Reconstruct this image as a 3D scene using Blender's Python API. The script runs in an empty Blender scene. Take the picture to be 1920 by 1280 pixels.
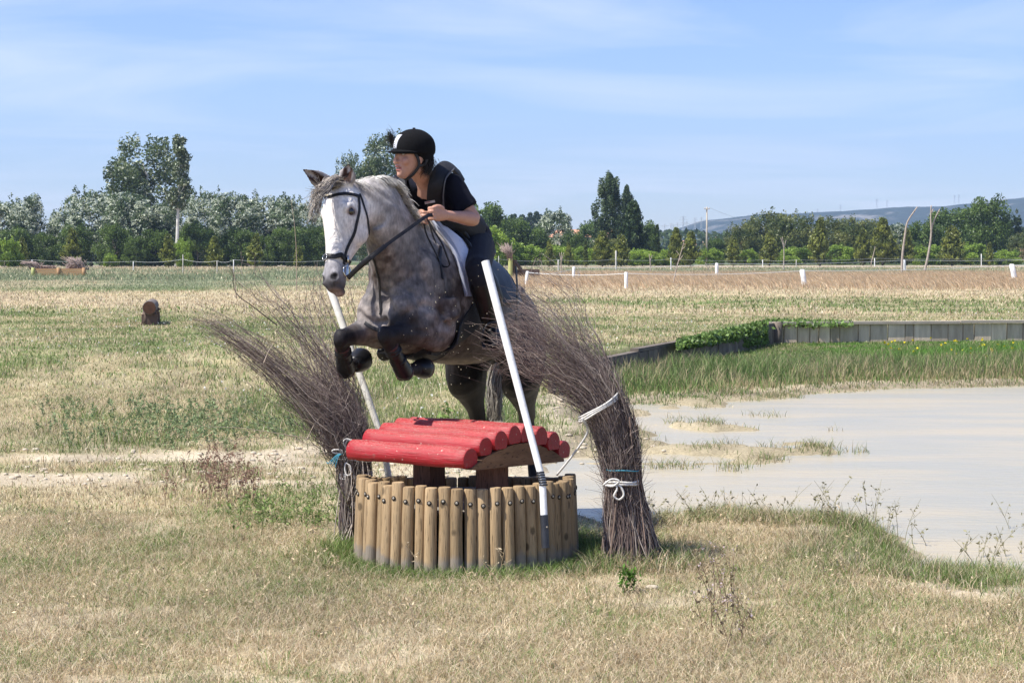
import bpy, bmesh, math, random
import numpy as np
from mathutils import Vector, Matrix
from mathutils.bvhtree import BVHTree
random.seed(7)
RNG = np.random.default_rng(11)
scene = bpy.context.scene
COL = scene.collection
# ------------------------------------------------------------------ camera
FPX = 3467.0                      # focal length in pixels of a 1920 px wide frame
CAMZ = 1.6
PITCH = math.atan((640 - 483) / FPX)
cam_data = bpy.data.cameras.new('camera')
cam_data.sensor_width = 36.0
cam_data.lens = FPX / 1920 * 36
cam_data.clip_start = 0.1
cam_data.clip_end = 20000
cam = bpy.data.objects.new('camera', cam_data)
cam.location = (0, 0, CAMZ)
cam.rotation_euler = (math.pi / 2 - PITCH, 0, 0)
COL.objects.link(cam)
scene.camera = cam
# ------------------------------------------------------------------ light
SUN_EL = math.radians(57)
SUN_AZ = math.radians(-114)        # where the sun stands, clockwise from +Y (behind the left shoulder)
sd = Vector((math.sin(SUN_AZ) * math.cos(SUN_EL), math.cos(SUN_AZ) * math.cos(SUN_EL), math.sin(SUN_EL)))
sun_data = bpy.data.lights.new('sun', 'SUN')
sun_data.energy = 5.0
sun_data.angle = math.radians(0.53)
sun_data.color = (1.0, 0.955, 0.88)
sun = bpy.data.objects.new('sun', sun_data)
sun.rotation_euler = (-sd).to_track_quat('-Z', 'Y').to_euler()
sun.location = (-20, -10, 30)
COL.objects.link(sun)
world = bpy.data.worlds.new('World')
scene.world = world
world.use_nodes = True
wn, wl = world.node_tree.nodes, world.node_tree.links
wn.clear()
w_out = wn.new('ShaderNodeOutputWorld')
w_bg = wn.new('ShaderNodeBackground')
w_sky = wn.new('ShaderNodeTexSky')
w_sky.sky_type = 'NISHITA'
w_sky.sun_disc = False
w_sky.sun_elevation = SUN_EL
w_sky.sun_rotation = SUN_AZ
w_sky.altitude = 0
w_sky.air_density = 1.0
w_sky.dust_density = 0.2
w_sky.ozone_density = 3.0
w_bg.inputs['Strength'].default_value = 0.090
# thin high cloud streaks
w_tc = wn.new('ShaderNodeTexCoord')
w_sep = wn.new('ShaderNodeSeparateXYZ'); wl.new(w_tc.outputs['Generated'], w_sep.inputs[0])
w_add = wn.new('ShaderNodeMath'); w_add.operation = 'ADD'; wl.new(w_sep.outputs['Z'], w_add.inputs[0]); w_add.inputs[1].default_value = 0.06
w_dx = wn.new('ShaderNodeMath'); w_dx.operation = 'DIVIDE'; wl.new(w_sep.outputs['X'], w_dx.inputs[0]); wl.new(w_add.outputs[0], w_dx.inputs[1])
w_dy = wn.new('ShaderNodeMath'); w_dy.operation = 'DIVIDE'; wl.new(w_sep.outputs['Y'], w_dy.inputs[0]); wl.new(w_add.outputs[0], w_dy.inputs[1])
w_cmb = wn.new('ShaderNodeCombineXYZ'); wl.new(w_dx.outputs[0], w_cmb.inputs[0]); wl.new(w_dy.outputs[0], w_cmb.inputs[1])
w_map = wn.new('ShaderNodeMapping'); wl.new(w_cmb.outputs[0], w_map.inputs[0])
w_map.inputs['Scale'].default_value = (0.45, 0.55, 1); w_map.inputs['Rotation'].default_value = (0, 0, 0.25)
w_n = wn.new('ShaderNodeTexNoise'); wl.new(w_map.outputs[0], w_n.inputs['Vector'])
w_n.inputs['Scale'].default_value = 1.1; w_n.inputs['Detail'].default_value = 7; w_n.inputs['Roughness'].default_value = 0.55
w_n.inputs['Distortion'].default_value = 0.6
w_r = wn.new('ShaderNodeMapRange'); wl.new(w_n.outputs['Fac'], w_r.inputs[0])
w_r.inputs['From Min'].default_value = 0.46; w_r.inputs['From Max'].default_value = 0.78; w_r.inputs['To Max'].default_value = 0.62
w_mix = wn.new('ShaderNodeMix'); w_mix.data_type = 'RGBA'
wl.new(w_r.outputs[0], w_mix.inputs['Factor'])
w_hs = wn.new('ShaderNodeMix'); w_hs.data_type = 'RGBA'; w_hs.blend_type = 'MULTIPLY'
w_hs.inputs['Factor'].default_value = 1.0
wl.new(w_sky.outputs[0], w_hs.inputs['A']); w_hs.inputs['B'].default_value = (0.83, 0.89, 1.22, 1)
wl.new(w_hs.outputs['Result'], w_mix.inputs['A'])
w_mix.inputs['B'].default_value = (7.2, 7.5, 9.0, 1)
wl.new(w_mix.outputs['Result'], w_bg.inputs['Color'])
wl.new(w_bg.outputs[0], w_out.inputs[0])
scene.view_settings.view_transform = 'Standard'
scene.view_settings.look = 'None'
scene.view_settings.gamma = 1
scene.view_settings.exposure = 0.72
try: scene.view_settings.use_curve_mapping = False
except Exception: pass
# ------------------------------------------------------------------ helpers
CP, SP = math.cos(PITCH), math.sin(PITCH)
def ray(px, py):
    a = (px - 960) / FPX; b = (640 - py) / FPX
    return Vector((a, CP + b * SP, -SP + b * CP))
def P(px, py, D):
    r = ray(px, py)
    return Vector((0, 0, CAMZ)) + r * (D / r.y)
def smooth(a, b, x):
    t = np.clip((x - a) / (b - a), 0, 1)
    return t * t * (3 - 2 * t)
def _h(ix, iy, iz, s):
    h = (ix * 374761393 + iy * 668265263 + iz * 2147483647 + s * 1274126177) & 0xFFFFFFFF
    h = ((h ^ (h >> 13)) * 1274126177) & 0xFFFFFFFF
    return ((h ^ (h >> 16)) & 0xFFFFFF) / float(0xFFFFFF)
def vnoise(p, s=0):
    p = np.asarray(p, float)
    i = np.floor(p).astype(np.int64); f = p - i; f = f * f * (3 - 2 * f)
    r = 0
    for dx in (0, 1):
        for dy in (0, 1):
            for dz in (0, 1):
                w = (f[:, 0] if dx else 1 - f[:, 0]) * (f[:, 1] if dy else 1 - f[:, 1]) * (f[:, 2] if dz else 1 - f[:, 2])
                r = r + w * _h(i[:, 0] + dx, i[:, 1] + dy, i[:, 2] + dz, s)
    return r
def fbm(p, s=0, o=4):
    p = np.asarray(p, float); r = 0; a = .5; t = 0
    for k in range(o):
        r = r + a * vnoise(p, s + k); t += a; p = p * 2.03 + 5.3; a *= .5
    return r / t
def n2(x, y, sc, s=0, o=4):
    x = np.asarray(x, float); y = np.asarray(y, float)
    return fbm(np.stack([x * sc, y * sc, np.zeros_like(x)], 1), s, o)
def tag(o, label=None, cat=None, group=None, kind=None):
    if label: o['label'] = label
    if cat: o['category'] = cat
    if group: o['group'] = group
    if kind: o['kind'] = kind
    return o
def empty(name, loc, label, cat, group=None):
    o = bpy.data.objects.new(name, None); COL.objects.link(o); o.location = loc
    o.empty_display_size = .2
    return tag(o, label, cat, group)
def link_mesh(name, me, mat, parent=None, loc=None):
    o = bpy.data.objects.new(name, me); COL.objects.link(o)
    if mat is not None and not me.materials: me.materials.append(mat)
    if parent is not None:
        o.parent = parent
        # geometry is written in world coordinates: take the ancestors' offset off
        w = Vector((0, 0, 0)); q = parent
        while q is not None: w = w + q.location; q = q.parent
        o.location = (loc if loc is not None else Vector((0, 0, 0))) - w
    elif loc is not None: o.location = loc
    return o
def np_mesh(name, V, F, mat, parent=None, col=None, smooth_=False, loc=None, face_sizes=None):
    """V (n,3), F (m,k) array or list of lists; col (n,3) vertex colours"""
    me = bpy.data.meshes.new(name)
    V = np.asarray(V, np.float32)
    if isinstance(F, np.ndarray):
        me.vertices.add(len(V)); me.vertices.foreach_set('co', V.ravel())
        m, k = F.shape
        me.loops.add(m * k); me.loops.foreach_set('vertex_index', F.astype(np.int32).ravel())
        me.polygons.add(m); me.polygons.foreach_set('loop_start', np.arange(0, m * k, k, dtype=np.int32))
        try: me.polygons.foreach_set('loop_total', np.full(m, k, np.int32))
        except Exception: pass
        me.update(calc_edges=True)
    else:
        me.from_pydata([tuple(map(float, v)) for v in V], [], [tuple(map(int, f)) for f in F]); me.update()
    if col is not None:
        a = me.color_attributes.new('Col', 'FLOAT_COLOR', 'POINT')
        c = np.ones((len(V), 4), np.float32); c[:, :3] = col
        a.data.foreach_set('color', c.ravel())
    if smooth_: me.polygons.foreach_set('use_smooth', np.ones(len(me.polygons), bool))
    me.validate()
    return link_mesh(name, me, mat, parent, loc)
class MB:
    def __init__(s): s.V = []; s.F = []; s.C = []
    def add(s, V, F, c=None):
        n = len(s.V); s.V += [tuple(v) for v in V]; s.F += [[i + n for i in f] for f in F]
        s.C += [c if c is not None else (1, 1, 1)] * len(V)
        return s
    def loft(s, rings, cap=True, c=None):
        k = len(rings[0]); V = [v for r in rings for v in r]; F = []
        for i in range(len(rings) - 1):
            for j in range(k):
                F.append([i * k + j, i * k + (j + 1) % k, (i + 1) * k + (j + 1) % k, (i + 1) * k + j])
        if cap:
            F.append(list(range(k))[::-1]); F.append([(len(rings) - 1) * k + j for j in range(k)])
        return s.add(V, F, c)
    def tube(s, pts, radii, k=8, c=None, flat=1.0, side=None, cap=True):
        pts = [Vector(p) for p in pts]
        if not hasattr(radii, '__len__'): radii = [radii] * len(pts)
        rings = []; u = None
        for i, p in enumerate(pts):
            t = (pts[min(i + 1, len(pts) - 1)] - pts[max(i - 1, 0)]).normalized()
            if side is not None:
                sv = side[i] if isinstance(side, list) else side
                u = (Vector(sv) - t * Vector(sv).dot(t)).normalized()
            elif u is None:
                r = Vector((0, 0, 1)) if abs(t.z) < .9 else Vector((1, 0, 0)); u = t.cross(r).normalized()
            else:
                u = (u - t * u.dot(t)).normalized()
            w = t.cross(u)
            rings.append([p + u * math.cos(a) * radii[i] + w * math.sin(a) * radii[i] * flat for a in [2 * math.pi * j / k for j in range(k)]])
        return s.loft(rings, cap, c)
    def box(s, cx, cy, cz, sx, sy, sz, M=None, c=None):
        V = [Vector((x * sx / 2, y * sy / 2, z * sz / 2)) for x in (-1, 1) for y in (-1, 1) for z in (-1, 1)]
        if M is not None: V = [M @ v for v in V]
        V = [v + Vector((cx, cy, cz)) for v in V]
        return s.add(V, [[0, 1, 3, 2], [4, 6, 7, 5], [0, 4, 5, 1], [2, 3, 7, 6], [0, 2, 6, 4], [1, 5, 7, 3]], c)
    def ball(s, p, r, k=10, n=8, M=None, c=None):
        """ellipsoid; r scalar or (rx,ry,rz); M 3x3 orientation"""
        if not hasattr(r, '__len__'): r = (r, r, r)
        V = []; F = []
        p = Vector(p)
        for i in range(1, n):
            ph = math.pi * i / n
            for j in range(k):
                a = 2 * math.pi * j / k
                v = Vector((r[0] * math.sin(ph) * math.cos(a), r[1] * math.sin(ph) * math.sin(a), r[2] * math.cos(ph)))
                if M is not None: v = M @ v
                V.append(p + v)
        t = Vector((0, 0, r[2])); b = -t
        if M is not None: t = M @ t; b = M @ b
        V.append(p + t); V.append(p + b); T = len(V) - 2; B = len(V) - 1
        for i in range(n - 2):
            for j in range(k):
                F.append([i * k + j, (i + 1) * k + j, (i + 1) * k + (j + 1) % k, i * k + (j + 1) % k])
        for j in range(k):
            F.append([T, j, (j + 1) % k]); F.append([B, (n - 2) * k + (j + 1) % k, (n - 2) * k + j])
        return s.add(V, F, c)
    def build(s, name, mat, parent=None, smooth_=True, col=False, angle=None):
        me = bpy.data.meshes.new(name)
        me.from_pydata([tuple(v) for v in s.V], [], s.F); me.update()
        if smooth_: me.polygons.foreach_set('use_smooth', np.ones(len(me.polygons), bool))
        if angle is not None:
            try: me.set_sharp_from_angle(angle=math.radians(angle))
            except Exception: pass
        if col:
            a = me.color_attributes.new('Col', 'FLOAT_COLOR', 'POINT')
            c = np.ones((len(s.V), 4), np.float32); c[:, :3] = np.array(s.C); a.data.foreach_set('color', c.ravel())
        return link_mesh(name, me, mat, parent)
def remesh(mb, voxel, smooth_it=3, fac=.5):
    """fuse overlapping shapes into one continuous surface; returns (V, F)"""
    me = bpy.data.meshes.new('tmp'); me.from_pydata([tuple(v) for v in mb.V], [], mb.F); me.update()
    bm = bmesh.new(); bm.from_mesh(me); bmesh.ops.recalc_face_normals(bm, faces=bm.faces); bm.to_mesh(me); bm.free()
    o = bpy.data.objects.new('tmp', me); COL.objects.link(o)
    m = o.modifiers.new('r', 'REMESH'); m.mode = 'VOXEL'; m.voxel_size = voxel; m.adaptivity = 0
    if smooth_it:
        m2 = o.modifiers.new('s', 'SMOOTH'); m2.factor = fac; m2.iterations = smooth_it
    dg = bpy.context.evaluated_depsgraph_get(); ev = o.evaluated_get(dg); em = ev.to_mesh()
    n = len(em.vertices); V = np.empty(n * 3, np.float32); em.vertices.foreach_get('co', V); V = V.reshape(-1, 3).astype(float)
    L = np.empty(len(em.loops), np.int32); em.loops.foreach_get('vertex_index', L)
    assert len(L) == len(em.polygons) * 4
    F = L.reshape(-1, 4).copy()
    ev.to_mesh_clear(); bpy.data.objects.remove(o); bpy.data.meshes.remove(me)
    return V, F
def catmull(pts, n=8):
    """smooth curve through points of any dimension"""
    p = np.array([list(q) for q in pts], float); p = np.vstack([2 * p[0] - p[1], p, 2 * p[-1] - p[-2]])
    out = []
    for i in range(1, len(p) - 2):
        for t in np.linspace(0, 1, n, endpoint=False):
            a, b, c, d = p[i - 1], p[i], p[i + 1], p[i + 2]
            out.append(.5 * ((2 * b) + (-a + c) * t + (2 * a - 5 * b + 4 * c - d) * t * t + (-a + 3 * b - 3 * c + d) * t ** 3))
    out.append(p[-2]); return np.array(out)
# ------------------------------------------------------------------ materials
def newmat(name):
    m = bpy.data.materials.new(name); m.use_nodes = True
    nt = m.node_tree; nt.nodes.clear()
    out = nt.nodes.new('ShaderNodeOutputMaterial'); b = nt.nodes.new('ShaderNodeBsdfPrincipled')
    nt.links.new(b.outputs[0], out.inputs[0])
    return m, nt, b
def mat(name, col, col2=None, rough=.6, scale=8, stretch=(1, 1, 1), bump=.0, bscale=None, attr=False, metal=0, spec=.5, dist=.01,
        mn=.35, mx=.65, detail=6, sheen=0, coords='Object', coat=0, trans=0, randv=0):
    m, nt, b = newmat(name); N, Lk = nt.nodes, nt.links
    b.inputs['Roughness'].default_value = rough; b.inputs['Metallic'].default_value = metal
    b.inputs['Specular IOR Level'].default_value = spec
    if coat: b.inputs['Coat Weight'].default_value = coat; b.inputs['Coat Roughness'].default_value = .15
    if sheen: b.inputs['Sheen Weight'].default_value = sheen
    tc = N.new('ShaderNodeTexCoord'); mp = N.new('ShaderNodeMapping'); Lk.new(tc.outputs[coords], mp.inputs[0]); mp.inputs['Scale'].default_value = stretch
    nz = N.new('ShaderNodeTexNoise'); Lk.new(mp.outputs[0], nz.inputs['Vector']); nz.inputs['Scale'].default_value = scale; nz.inputs['Detail'].default_value = detail
    nz.inputs['Roughness'].default_value = .6
    r = N.new('ShaderNodeMapRange'); Lk.new(nz.outputs['Fac'], r.inputs[0]); r.inputs['From Min'].default_value = mn; r.inputs['From Max'].default_value = mx
    mx_ = N.new('ShaderNodeMix'); mx_.data_type = 'RGBA'; Lk.new(r.outputs[0], mx_.inputs['Factor'])
    mx_.inputs['A'].default_value = (*col, 1); mx_.inputs['B'].default_value = (*(col2 or col), 1)
    outc = mx_.outputs['Result']
    if attr:
        at = N.new('ShaderNodeAttribute'); at.attribute_name = 'Col'
        mu = N.new('ShaderNodeMix'); mu.data_type = 'RGBA'; mu.blend_type = 'MULTIPLY'; mu.inputs['Factor'].default_value = 1
        Lk.new(outc, mu.inputs['A']); Lk.new(at.outputs['Color'], mu.inputs['B']); outc = mu.outputs['Result']
    if randv:
        oi = N.new('ShaderNodeObjectInfo'); rr = N.new('ShaderNodeMapRange'); Lk.new(oi.outputs['Random'], rr.inputs[0])
        rr.inputs['To Min'].default_value = 1 - randv; rr.inputs['To Max'].default_value = 1 + randv
        mv = N.new('ShaderNodeVectorMath'); mv.operation = 'SCALE'; Lk.new(outc, mv.inputs[0]); Lk.new(rr.outputs[0], mv.inputs['Scale']); outc = mv.outputs[0]
    Lk.new(outc, b.inputs['Base Color'])
    if bump:
        n2_ = N.new('ShaderNodeTexNoise'); Lk.new(mp.outputs[0], n2_.inputs['Vector']); n2_.inputs['Scale'].default_value = bscale or scale * 4; n2_.inputs['Detail'].default_value = 5
        bp = N.new('ShaderNodeBump'); Lk.new(n2_.outputs['Fac'], bp.inputs['Height']); bp.inputs['Strength'].default_value = bump; bp.inputs['Distance'].default_value = dist
        Lk.new(bp.outputs[0], b.inputs['Normal'])
    if trans:
        out = [n for n in N if n.type == 'OUTPUT_MATERIAL'][0]
        tr = N.new('ShaderNodeBsdfTranslucent'); Lk.new(outc, tr.inputs['Color']); ms = N.new('ShaderNodeMixShader'); ms.inputs[0].default_value = trans
        Lk.new(b.outputs[0], ms.inputs[1]); Lk.new(tr.outputs[0], ms.inputs[2]); Lk.new(ms.outputs[0], out.inputs[0])
    return m
# ------------------------------------------------------------------ terrain
WATER_Z = -0.07
def seg_sdf(x, y, poly):
    """signed distance to polygon, positive inside"""
    n = len(poly); d = np.full(len(x), 1e9); ins = np.zeros(len(x), bool)
    for i in range(n):
        ax, ay = poly[i]; bx, by = poly[(i + 1) % n]
        ex, ey = bx - ax, by - ay
        t = np.clip(((x - ax) * ex + (y - ay) * ey) / (ex * ex + ey * ey), 0, 1)
        d = np.minimum(d, np.hypot(x - ax - t * ex, y - ay - t * ey))
        c = ((ay > y) != (by > y)) & (x < (bx - ax) * (y - ay) / (by - ay + 1e-12) + ax)
        ins ^= c
    return np.where(ins, d, -d)
POND = [(.60, 11.3), (.95, 11.5), (1.5, 11.75), (2.1, 11.35), (2.1, 10.5), (2.0, 9.6), (2.2, 9.1), (2.8, 8.85), (4.2, 8.7), (12, 9.5), (15, 24), (6.8, 24.3), (4.4, 23.6), (2.7, 22.0),
        (1.5, 21.3), (.75, 21.2), (.55, 19.5), (.7, 17.6), (.5, 16), (.30, 14.6), (.30, 13), (.38, 11.9)]
WALL = [(.1, 21.3), (1.39, 25.4), (4.7, 35.0), (16, 36.6)]
BASIN = [(.35, 11.5), (.35, 16), (.1, 21.3), (1.39, 25.4), (4.7, 35.0), (16, 36.6), (40, 38), (40, 11.5)]
def gh(x, y):
    x = np.atleast_1d(np.asarray(x, float)); y = np.atleast_1d(np.asarray(y, float))
    base = .32 * smooth(14, 25, y)
    sb = seg_sdf(x, y, BASIN)
    left = smooth(2.2, .8, x) * smooth(24, 20, y)
    mb = smooth(-.1 - 1.2 * left, .16 + .8 * left, sb)
    h = base * (1 - mb)
    sp = seg_sdf(x, y, POND) + .30 * smooth(11.2, 12.5, y) * smooth(18, 15.5, y) + (n2(x, y, 1.6, 3) - .5) * .9 * smooth(9, 14, y) + (n2(x, y, 5, 5) - .5) * .28
    mp = smooth(-.45, .75, sp)
    lump = (n2(x * .55, y, 1.1, 9, 4) - .5)
    h = h - mp * (.13 + .0 * x) + mp * smooth(.50, .68, n2(x * .6, y, 1.7, 21, 5)) * .105 * smooth(13.5, 16, y) * smooth(4.0, 1.8, x)
    h = h + (n2(x, y, 9, 13, 3) - .5) * .022 * (1 - .7 * mp) * smooth(60, 30, y) + (n2(x, y, .45, 17, 3) - .5) * .06 * (1 - mp) * smooth(5, 9, y) * smooth(0.1, .6, np.hypot(x + .25, y - 9.9) - .7)
    return h
def gz(x, y): return float(gh([x], [y])[0])
def hit(px, py):
    """where the view ray through a pixel of the photo meets the terrain"""
    D = FPX * 1.6 / max(py - 483, .5)
    for _ in range(40):
        p = P(px, py, D); z = gz(p.x, p.y)
        D2 = (CAMZ - z) / max((CAMZ - p.z), 1e-6) * D
        D = .5 * D + .5 * D2
    p = P(px, py, D); return Vector((p.x, p.y, gz(p.x, p.y)))
TAN = np.array([.41, .33, .185]); STRAW = np.array([.50, .42, .26]); GREEN = np.array([.115, .16, .048]); OLIVE = np.array([.24, .235, .095])
SAND = np.array([.56, .47, .33]); ORANGE = np.array([.50, .38, .23]); BLUEG = np.array([.235, .25, .15]); MUD = np.array([.50, .42, .27]); PINK = np.array([.43, .34, .215])
def mixc(a, b, t): return a * (1 - t[:, None]) + b * t[:, None]
def green_mask(x, y):
    g = .10 + .26 * smooth(12, 22, y) + .30 * smooth(.38, .70, n2(x, y * .8, .8, 31)) * 1.0 + .3 * smooth(.5, .7, n2(x, y, 2.6, 33))
    g = g * (1 - .35 * smooth(12, 8, y)) 
    # greener weeds left of the jump, further back
    g = np.maximum(g, .72 * smooth(.35, .62, n2(x, y, .9, 35)) * smooth(14.6, 15.6, y) * smooth(23, 19, y) * smooth(-4.3, -3.2, x) * smooth(1.2, .2, x))
    # round the log ring and under the brush
    r = np.hypot(x + .245, y - 9.87)
    g = np.maximum(g, .85 * smooth(1.0, .62, r)); g = np.maximum(g, .7 * smooth(.5, .15, np.hypot(x - .62, y - 9.7)))
    # bank on the right
    sp = seg_sdf(x, y, POND)
    g = np.maximum(g, .6 * smooth(-.5, -.1, sp) * smooth(13, 11, y) * smooth(.6, 1.1, x))
    g = np.maximum(g, .8 * smooth(1.6, 2.6, x) * smooth(7.5, 8.3, y) * smooth(11, 9.5, y) * smooth(.35, .55, n2(x, y, 1.2, 41)))
    # rank grass between pond and retaining wall
    sb = seg_sdf(x, y, BASIN)
    g = np.maximum(g, .97 * smooth(.05, .4, sb) * smooth(20.5, 22.5, y) * smooth(-.2, -.8, sp))
    g = np.maximum(g, .8 * smooth(15, 17, y) * smooth(23, 20, y) * smooth(-1.0, -.2, x) * smooth(1.1, .5, x))
    # far left green belt and far right green belt
    l = smooth(-.03, -.08, x / np.maximum(y, 1))
    g = np.maximum(g, l * .95 * smooth(66, 78, y) * smooth(210, 150, y)); g = np.where(l > .5, g * (1 - .75 * smooth(44, 52, y) * smooth(74, 66, y)), g)
    g = np.maximum(g, (1 - l) * .9 * smooth(125, 150, y) * smooth(230, 200, y))
    g = np.where(l < .5, g * (1 - .8 * smooth(54, 64, y) * smooth(140, 120, y)), g)
    g = np.where(y > 40, g * (.45 + .75 * smooth(.35, .6, n2(x, y * .45, .12, 37))), g); g = np.where(y > 235, g * .2, g)
    g = g * (1 - .75 * smooth(-6, -6.5, np.zeros_like(x)))
    return np.clip(g, 0, 1)
def sand_mask(x, y):
    s = smooth(12.3, 13.2, y) * smooth(16.3, 15.0, y) * smooth(.9, .3, x) * smooth(.32, .50, n2(x * .6, y, 1.5, 51))
    s = np.maximum(s, .9 * smooth(10.4, 11.0, y) * smooth(14.8, 13.5, y) * smooth(-1.6, -.7, x) * smooth(.9, .5, x))
    sp = seg_sdf(x, y, POND)
    s = np.maximum(s, smooth(-.55, -.1, sp + (n2(x, y, 1.8, 53) - .5) * .7))
    s = np.maximum(s, .65 * smooth(.64, .72, n2(x, y, 1.9, 58)) * smooth(12, 11, y))
    return np.clip(s, 0, 1)
def ground_col(x, y):
    n1 = n2(x, y, 3.1, 61, 5); nb = n2(x, y, .3, 63)
    c = mixc(np.tile(TAN, (len(x), 1)), STRAW, smooth(.35, .65, n1))
    c = mixc(c, PINK, .7 * smooth(.4, .6, nb))
    orange = smooth(62, 84, y + 14 * (n2(x, y, .15, 39) - .5)) * smooth(165, 115, y) * smooth(-.02, .02, x / np.maximum(y, 1))
    c = mixc(c, ORANGE, .75 * orange)
    g = green_mask(x, y)
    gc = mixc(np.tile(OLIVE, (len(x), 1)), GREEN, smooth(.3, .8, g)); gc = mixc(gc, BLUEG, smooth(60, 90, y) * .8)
    c = mixc(c, gc, g)
    s = sand_mask(x, y); c = mixc(c, SAND, s)
    sp = seg_sdf(x, y, POND)
    c = mixc(c, MUD * .8, smooth(-.15, .35, sp))
    c = c * (1 - .42 * smooth(-.25, 0, sp) * smooth(.30, .1, sp))[:, None]
    # pale track in front of the trees
    t = smooth(248, 254, y) * smooth(300, 290, y); c = mixc(c, np.array([.42, .36, .30]), t * .9)
    c = mixc(c, np.array([.10, .13, .05]), smooth(300, 320, y))
    return c * (.82 + .36 * n2(x, y, 11, 67, 3))[:, None] * (.8 + .4 * n2(x, y, 1.1, 69, 4))[:, None]
def build_ground():
    rows = [-150, -60, -20, -5, 0, 2.5, 4, 5]
    d = 5.0
    while d < 60: d *= 1.0105; rows.append(d)
    while d < 9000: d *= 1.03; rows.append(d)
    u = list(np.linspace(-.36, .36, 330)); ext = [.4, .46, .55, .7, .9, 1.3, 2, 4]
    u = [-e for e in ext[::-1]] + u + ext
    R = np.array(rows); U = np.array(u)
    X = U[None, :] * np.maximum(R, 5)[:, None] * 1.0; Y = np.repeat(R[:, None], len(U), 1)
    x = X.ravel(); y = Y.ravel(); z = gh(x, y)
    nr, nc = len(R), len(U)
    i = np.arange((nr - 1) * nc).reshape(nr - 1, nc)[:, :-1].ravel()
    F = np.stack([i, i + 1, i + 1 + nc, i + nc], 1)
    m, nt, b = newmat('ground_mat'); N, Lk = nt.nodes, nt.links
    b.inputs['Roughness'].default_value = .95; b.inputs['Specular IOR Level'].default_value = .15
    at = N.new('ShaderNodeAttribute'); at.attribute_name = 'Col'
    tc = N.new('ShaderNodeTexCoord')
    n1 = N.new('ShaderNodeTexNoise'); Lk.new(tc.outputs['Object'], n1.inputs['Vector']); n1.inputs['Scale'].default_value = 38; n1.inputs['Detail'].default_value = 7; n1.inputs['Roughness'].default_value = .75
    mp = N.new('ShaderNodeMapping'); Lk.new(tc.outputs['Object'], mp.inputs[0]); mp.inputs['Scale'].default_value = (1, .35, 1)
    n3 = N.new('ShaderNodeTexNoise'); Lk.new(mp.outputs[0], n3.inputs['Vector']); n3.inputs['Scale'].default_value = 1.6; n3.inputs['Detail'].default_value = 9; n3.inputs['Roughness'].default_value = .7
    r1 = N.new('ShaderNodeMapRange'); Lk.new(n1.outputs['Fac'], r1.inputs[0]); r1.inputs['From Min'].default_value = .3; r1.inputs['From Max'].default_value = .7; r1.inputs['To Min'].default_value = .6; r1.inputs['To Max'].default_value = 1.25
    r3 = N.new('ShaderNodeMapRange'); Lk.new(n3.outputs['Fac'], r3.inputs[0]); r3.inputs['From Min'].default_value = .33; r3.inputs['From Max'].default_value = .67; r3.inputs['To Min'].default_value = .7; r3.inputs['To Max'].default_value = 1.22
    mm = N.new('ShaderNodeMath'); mm.operation = 'MULTIPLY'; Lk.new(r1.outputs[0], mm.inputs[0]); Lk.new(r3.outputs[0], mm.inputs[1])
    vs = N.new('ShaderNodeVectorMath'); vs.operation = 'SCALE'; Lk.new(at.outputs['Color'], vs.inputs[0]); Lk.new(mm.outputs[0], vs.inputs['Scale'])
    Lk.new(vs.outputs[0], b.inputs['Base Color'])
    bp = N.new('ShaderNodeBump'); Lk.new(n1.outputs['Fac'], bp.inputs['Height']); bp.inputs['Strength'].default_value = .6; bp.inputs['Distance'].default_value = .03
    Lk.new(bp.outputs[0], b.inputs['Normal'])
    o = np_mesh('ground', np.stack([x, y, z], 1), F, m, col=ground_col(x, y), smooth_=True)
    tag(o, kind='structure')
build_ground()
def build_water():
    m, nt, b = newmat('water_mat'); N, Lk = nt.nodes, nt.links
    tc = N.new('ShaderNodeTexCoord'); mp = N.new('ShaderNodeMapping'); Lk.new(tc.outputs['Object'], mp.inputs[0]); mp.inputs['Scale'].default_value = (.4, 1.1, 1)
    nz = N.new('ShaderNodeTexNoise'); Lk.new(mp.outputs[0], nz.inputs['Vector']); nz.inputs['Scale'].default_value = 1.0; nz.inputs['Detail'].default_value = 5
    r = N.new('ShaderNodeMapRange'); Lk.new(nz.outputs['Fac'], r.inputs[0]); r.inputs['From Min'].default_value = .4; r.inputs['From Max'].default_value = .62
    mx = N.new('ShaderNodeMix'); mx.data_type = 'RGBA'; Lk.new(r.outputs[0], mx.inputs['Factor'])
    mx.inputs['A'].default_value = (.36, .33, .245, 1); mx.inputs['B'].default_value = (.44, .37, .24, 1); Lk.new(mx.outputs['Result'], b.inputs['Base Color'])
    b.inputs['Roughness'].default_value = .26; b.inputs['IOR'].default_value = 1.33
    n2_ = N.new('ShaderNodeTexNoise'); Lk.new(mp.outputs[0], n2_.inputs['Vector']); n2_.inputs['Scale'].default_value = 14; n2_.inputs['Detail'].default_value = 4; n2_.inputs['Roughness'].default_value = .6
    n4 = N.new('ShaderNodeTexNoise'); Lk.new(mp.outputs[0], n4.inputs['Vector']); n4.inputs['Scale'].default_value = 3; n4.inputs['Detail'].default_value = 2
    ad = N.new('ShaderNodeMath'); ad.operation = 'MULTIPLY'; Lk.new(n2_.outputs['Fac'], ad.inputs[0]); Lk.new(n4.outputs['Fac'], ad.inputs[1])
    bp = N.new('ShaderNodeBump'); Lk.new(ad.outputs[0], bp.inputs['Height']); bp.inputs['Strength'].default_value = .5; bp.inputs['Distance'].default_value = .05
    Lk.new(bp.outputs[0], b.inputs['Normal'])
    V = [(-.6, 10.6, WATER_Z), (1.2, 8.3, WATER_Z), (20, 8.3, WATER_Z), (20, 30, WATER_Z), (-.6, 30, WATER_Z)]
    o = np_mesh('pond_water', V, [[0, 1, 2, 3, 4]], m); tag(o, kind='structure')
build_water()
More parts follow.
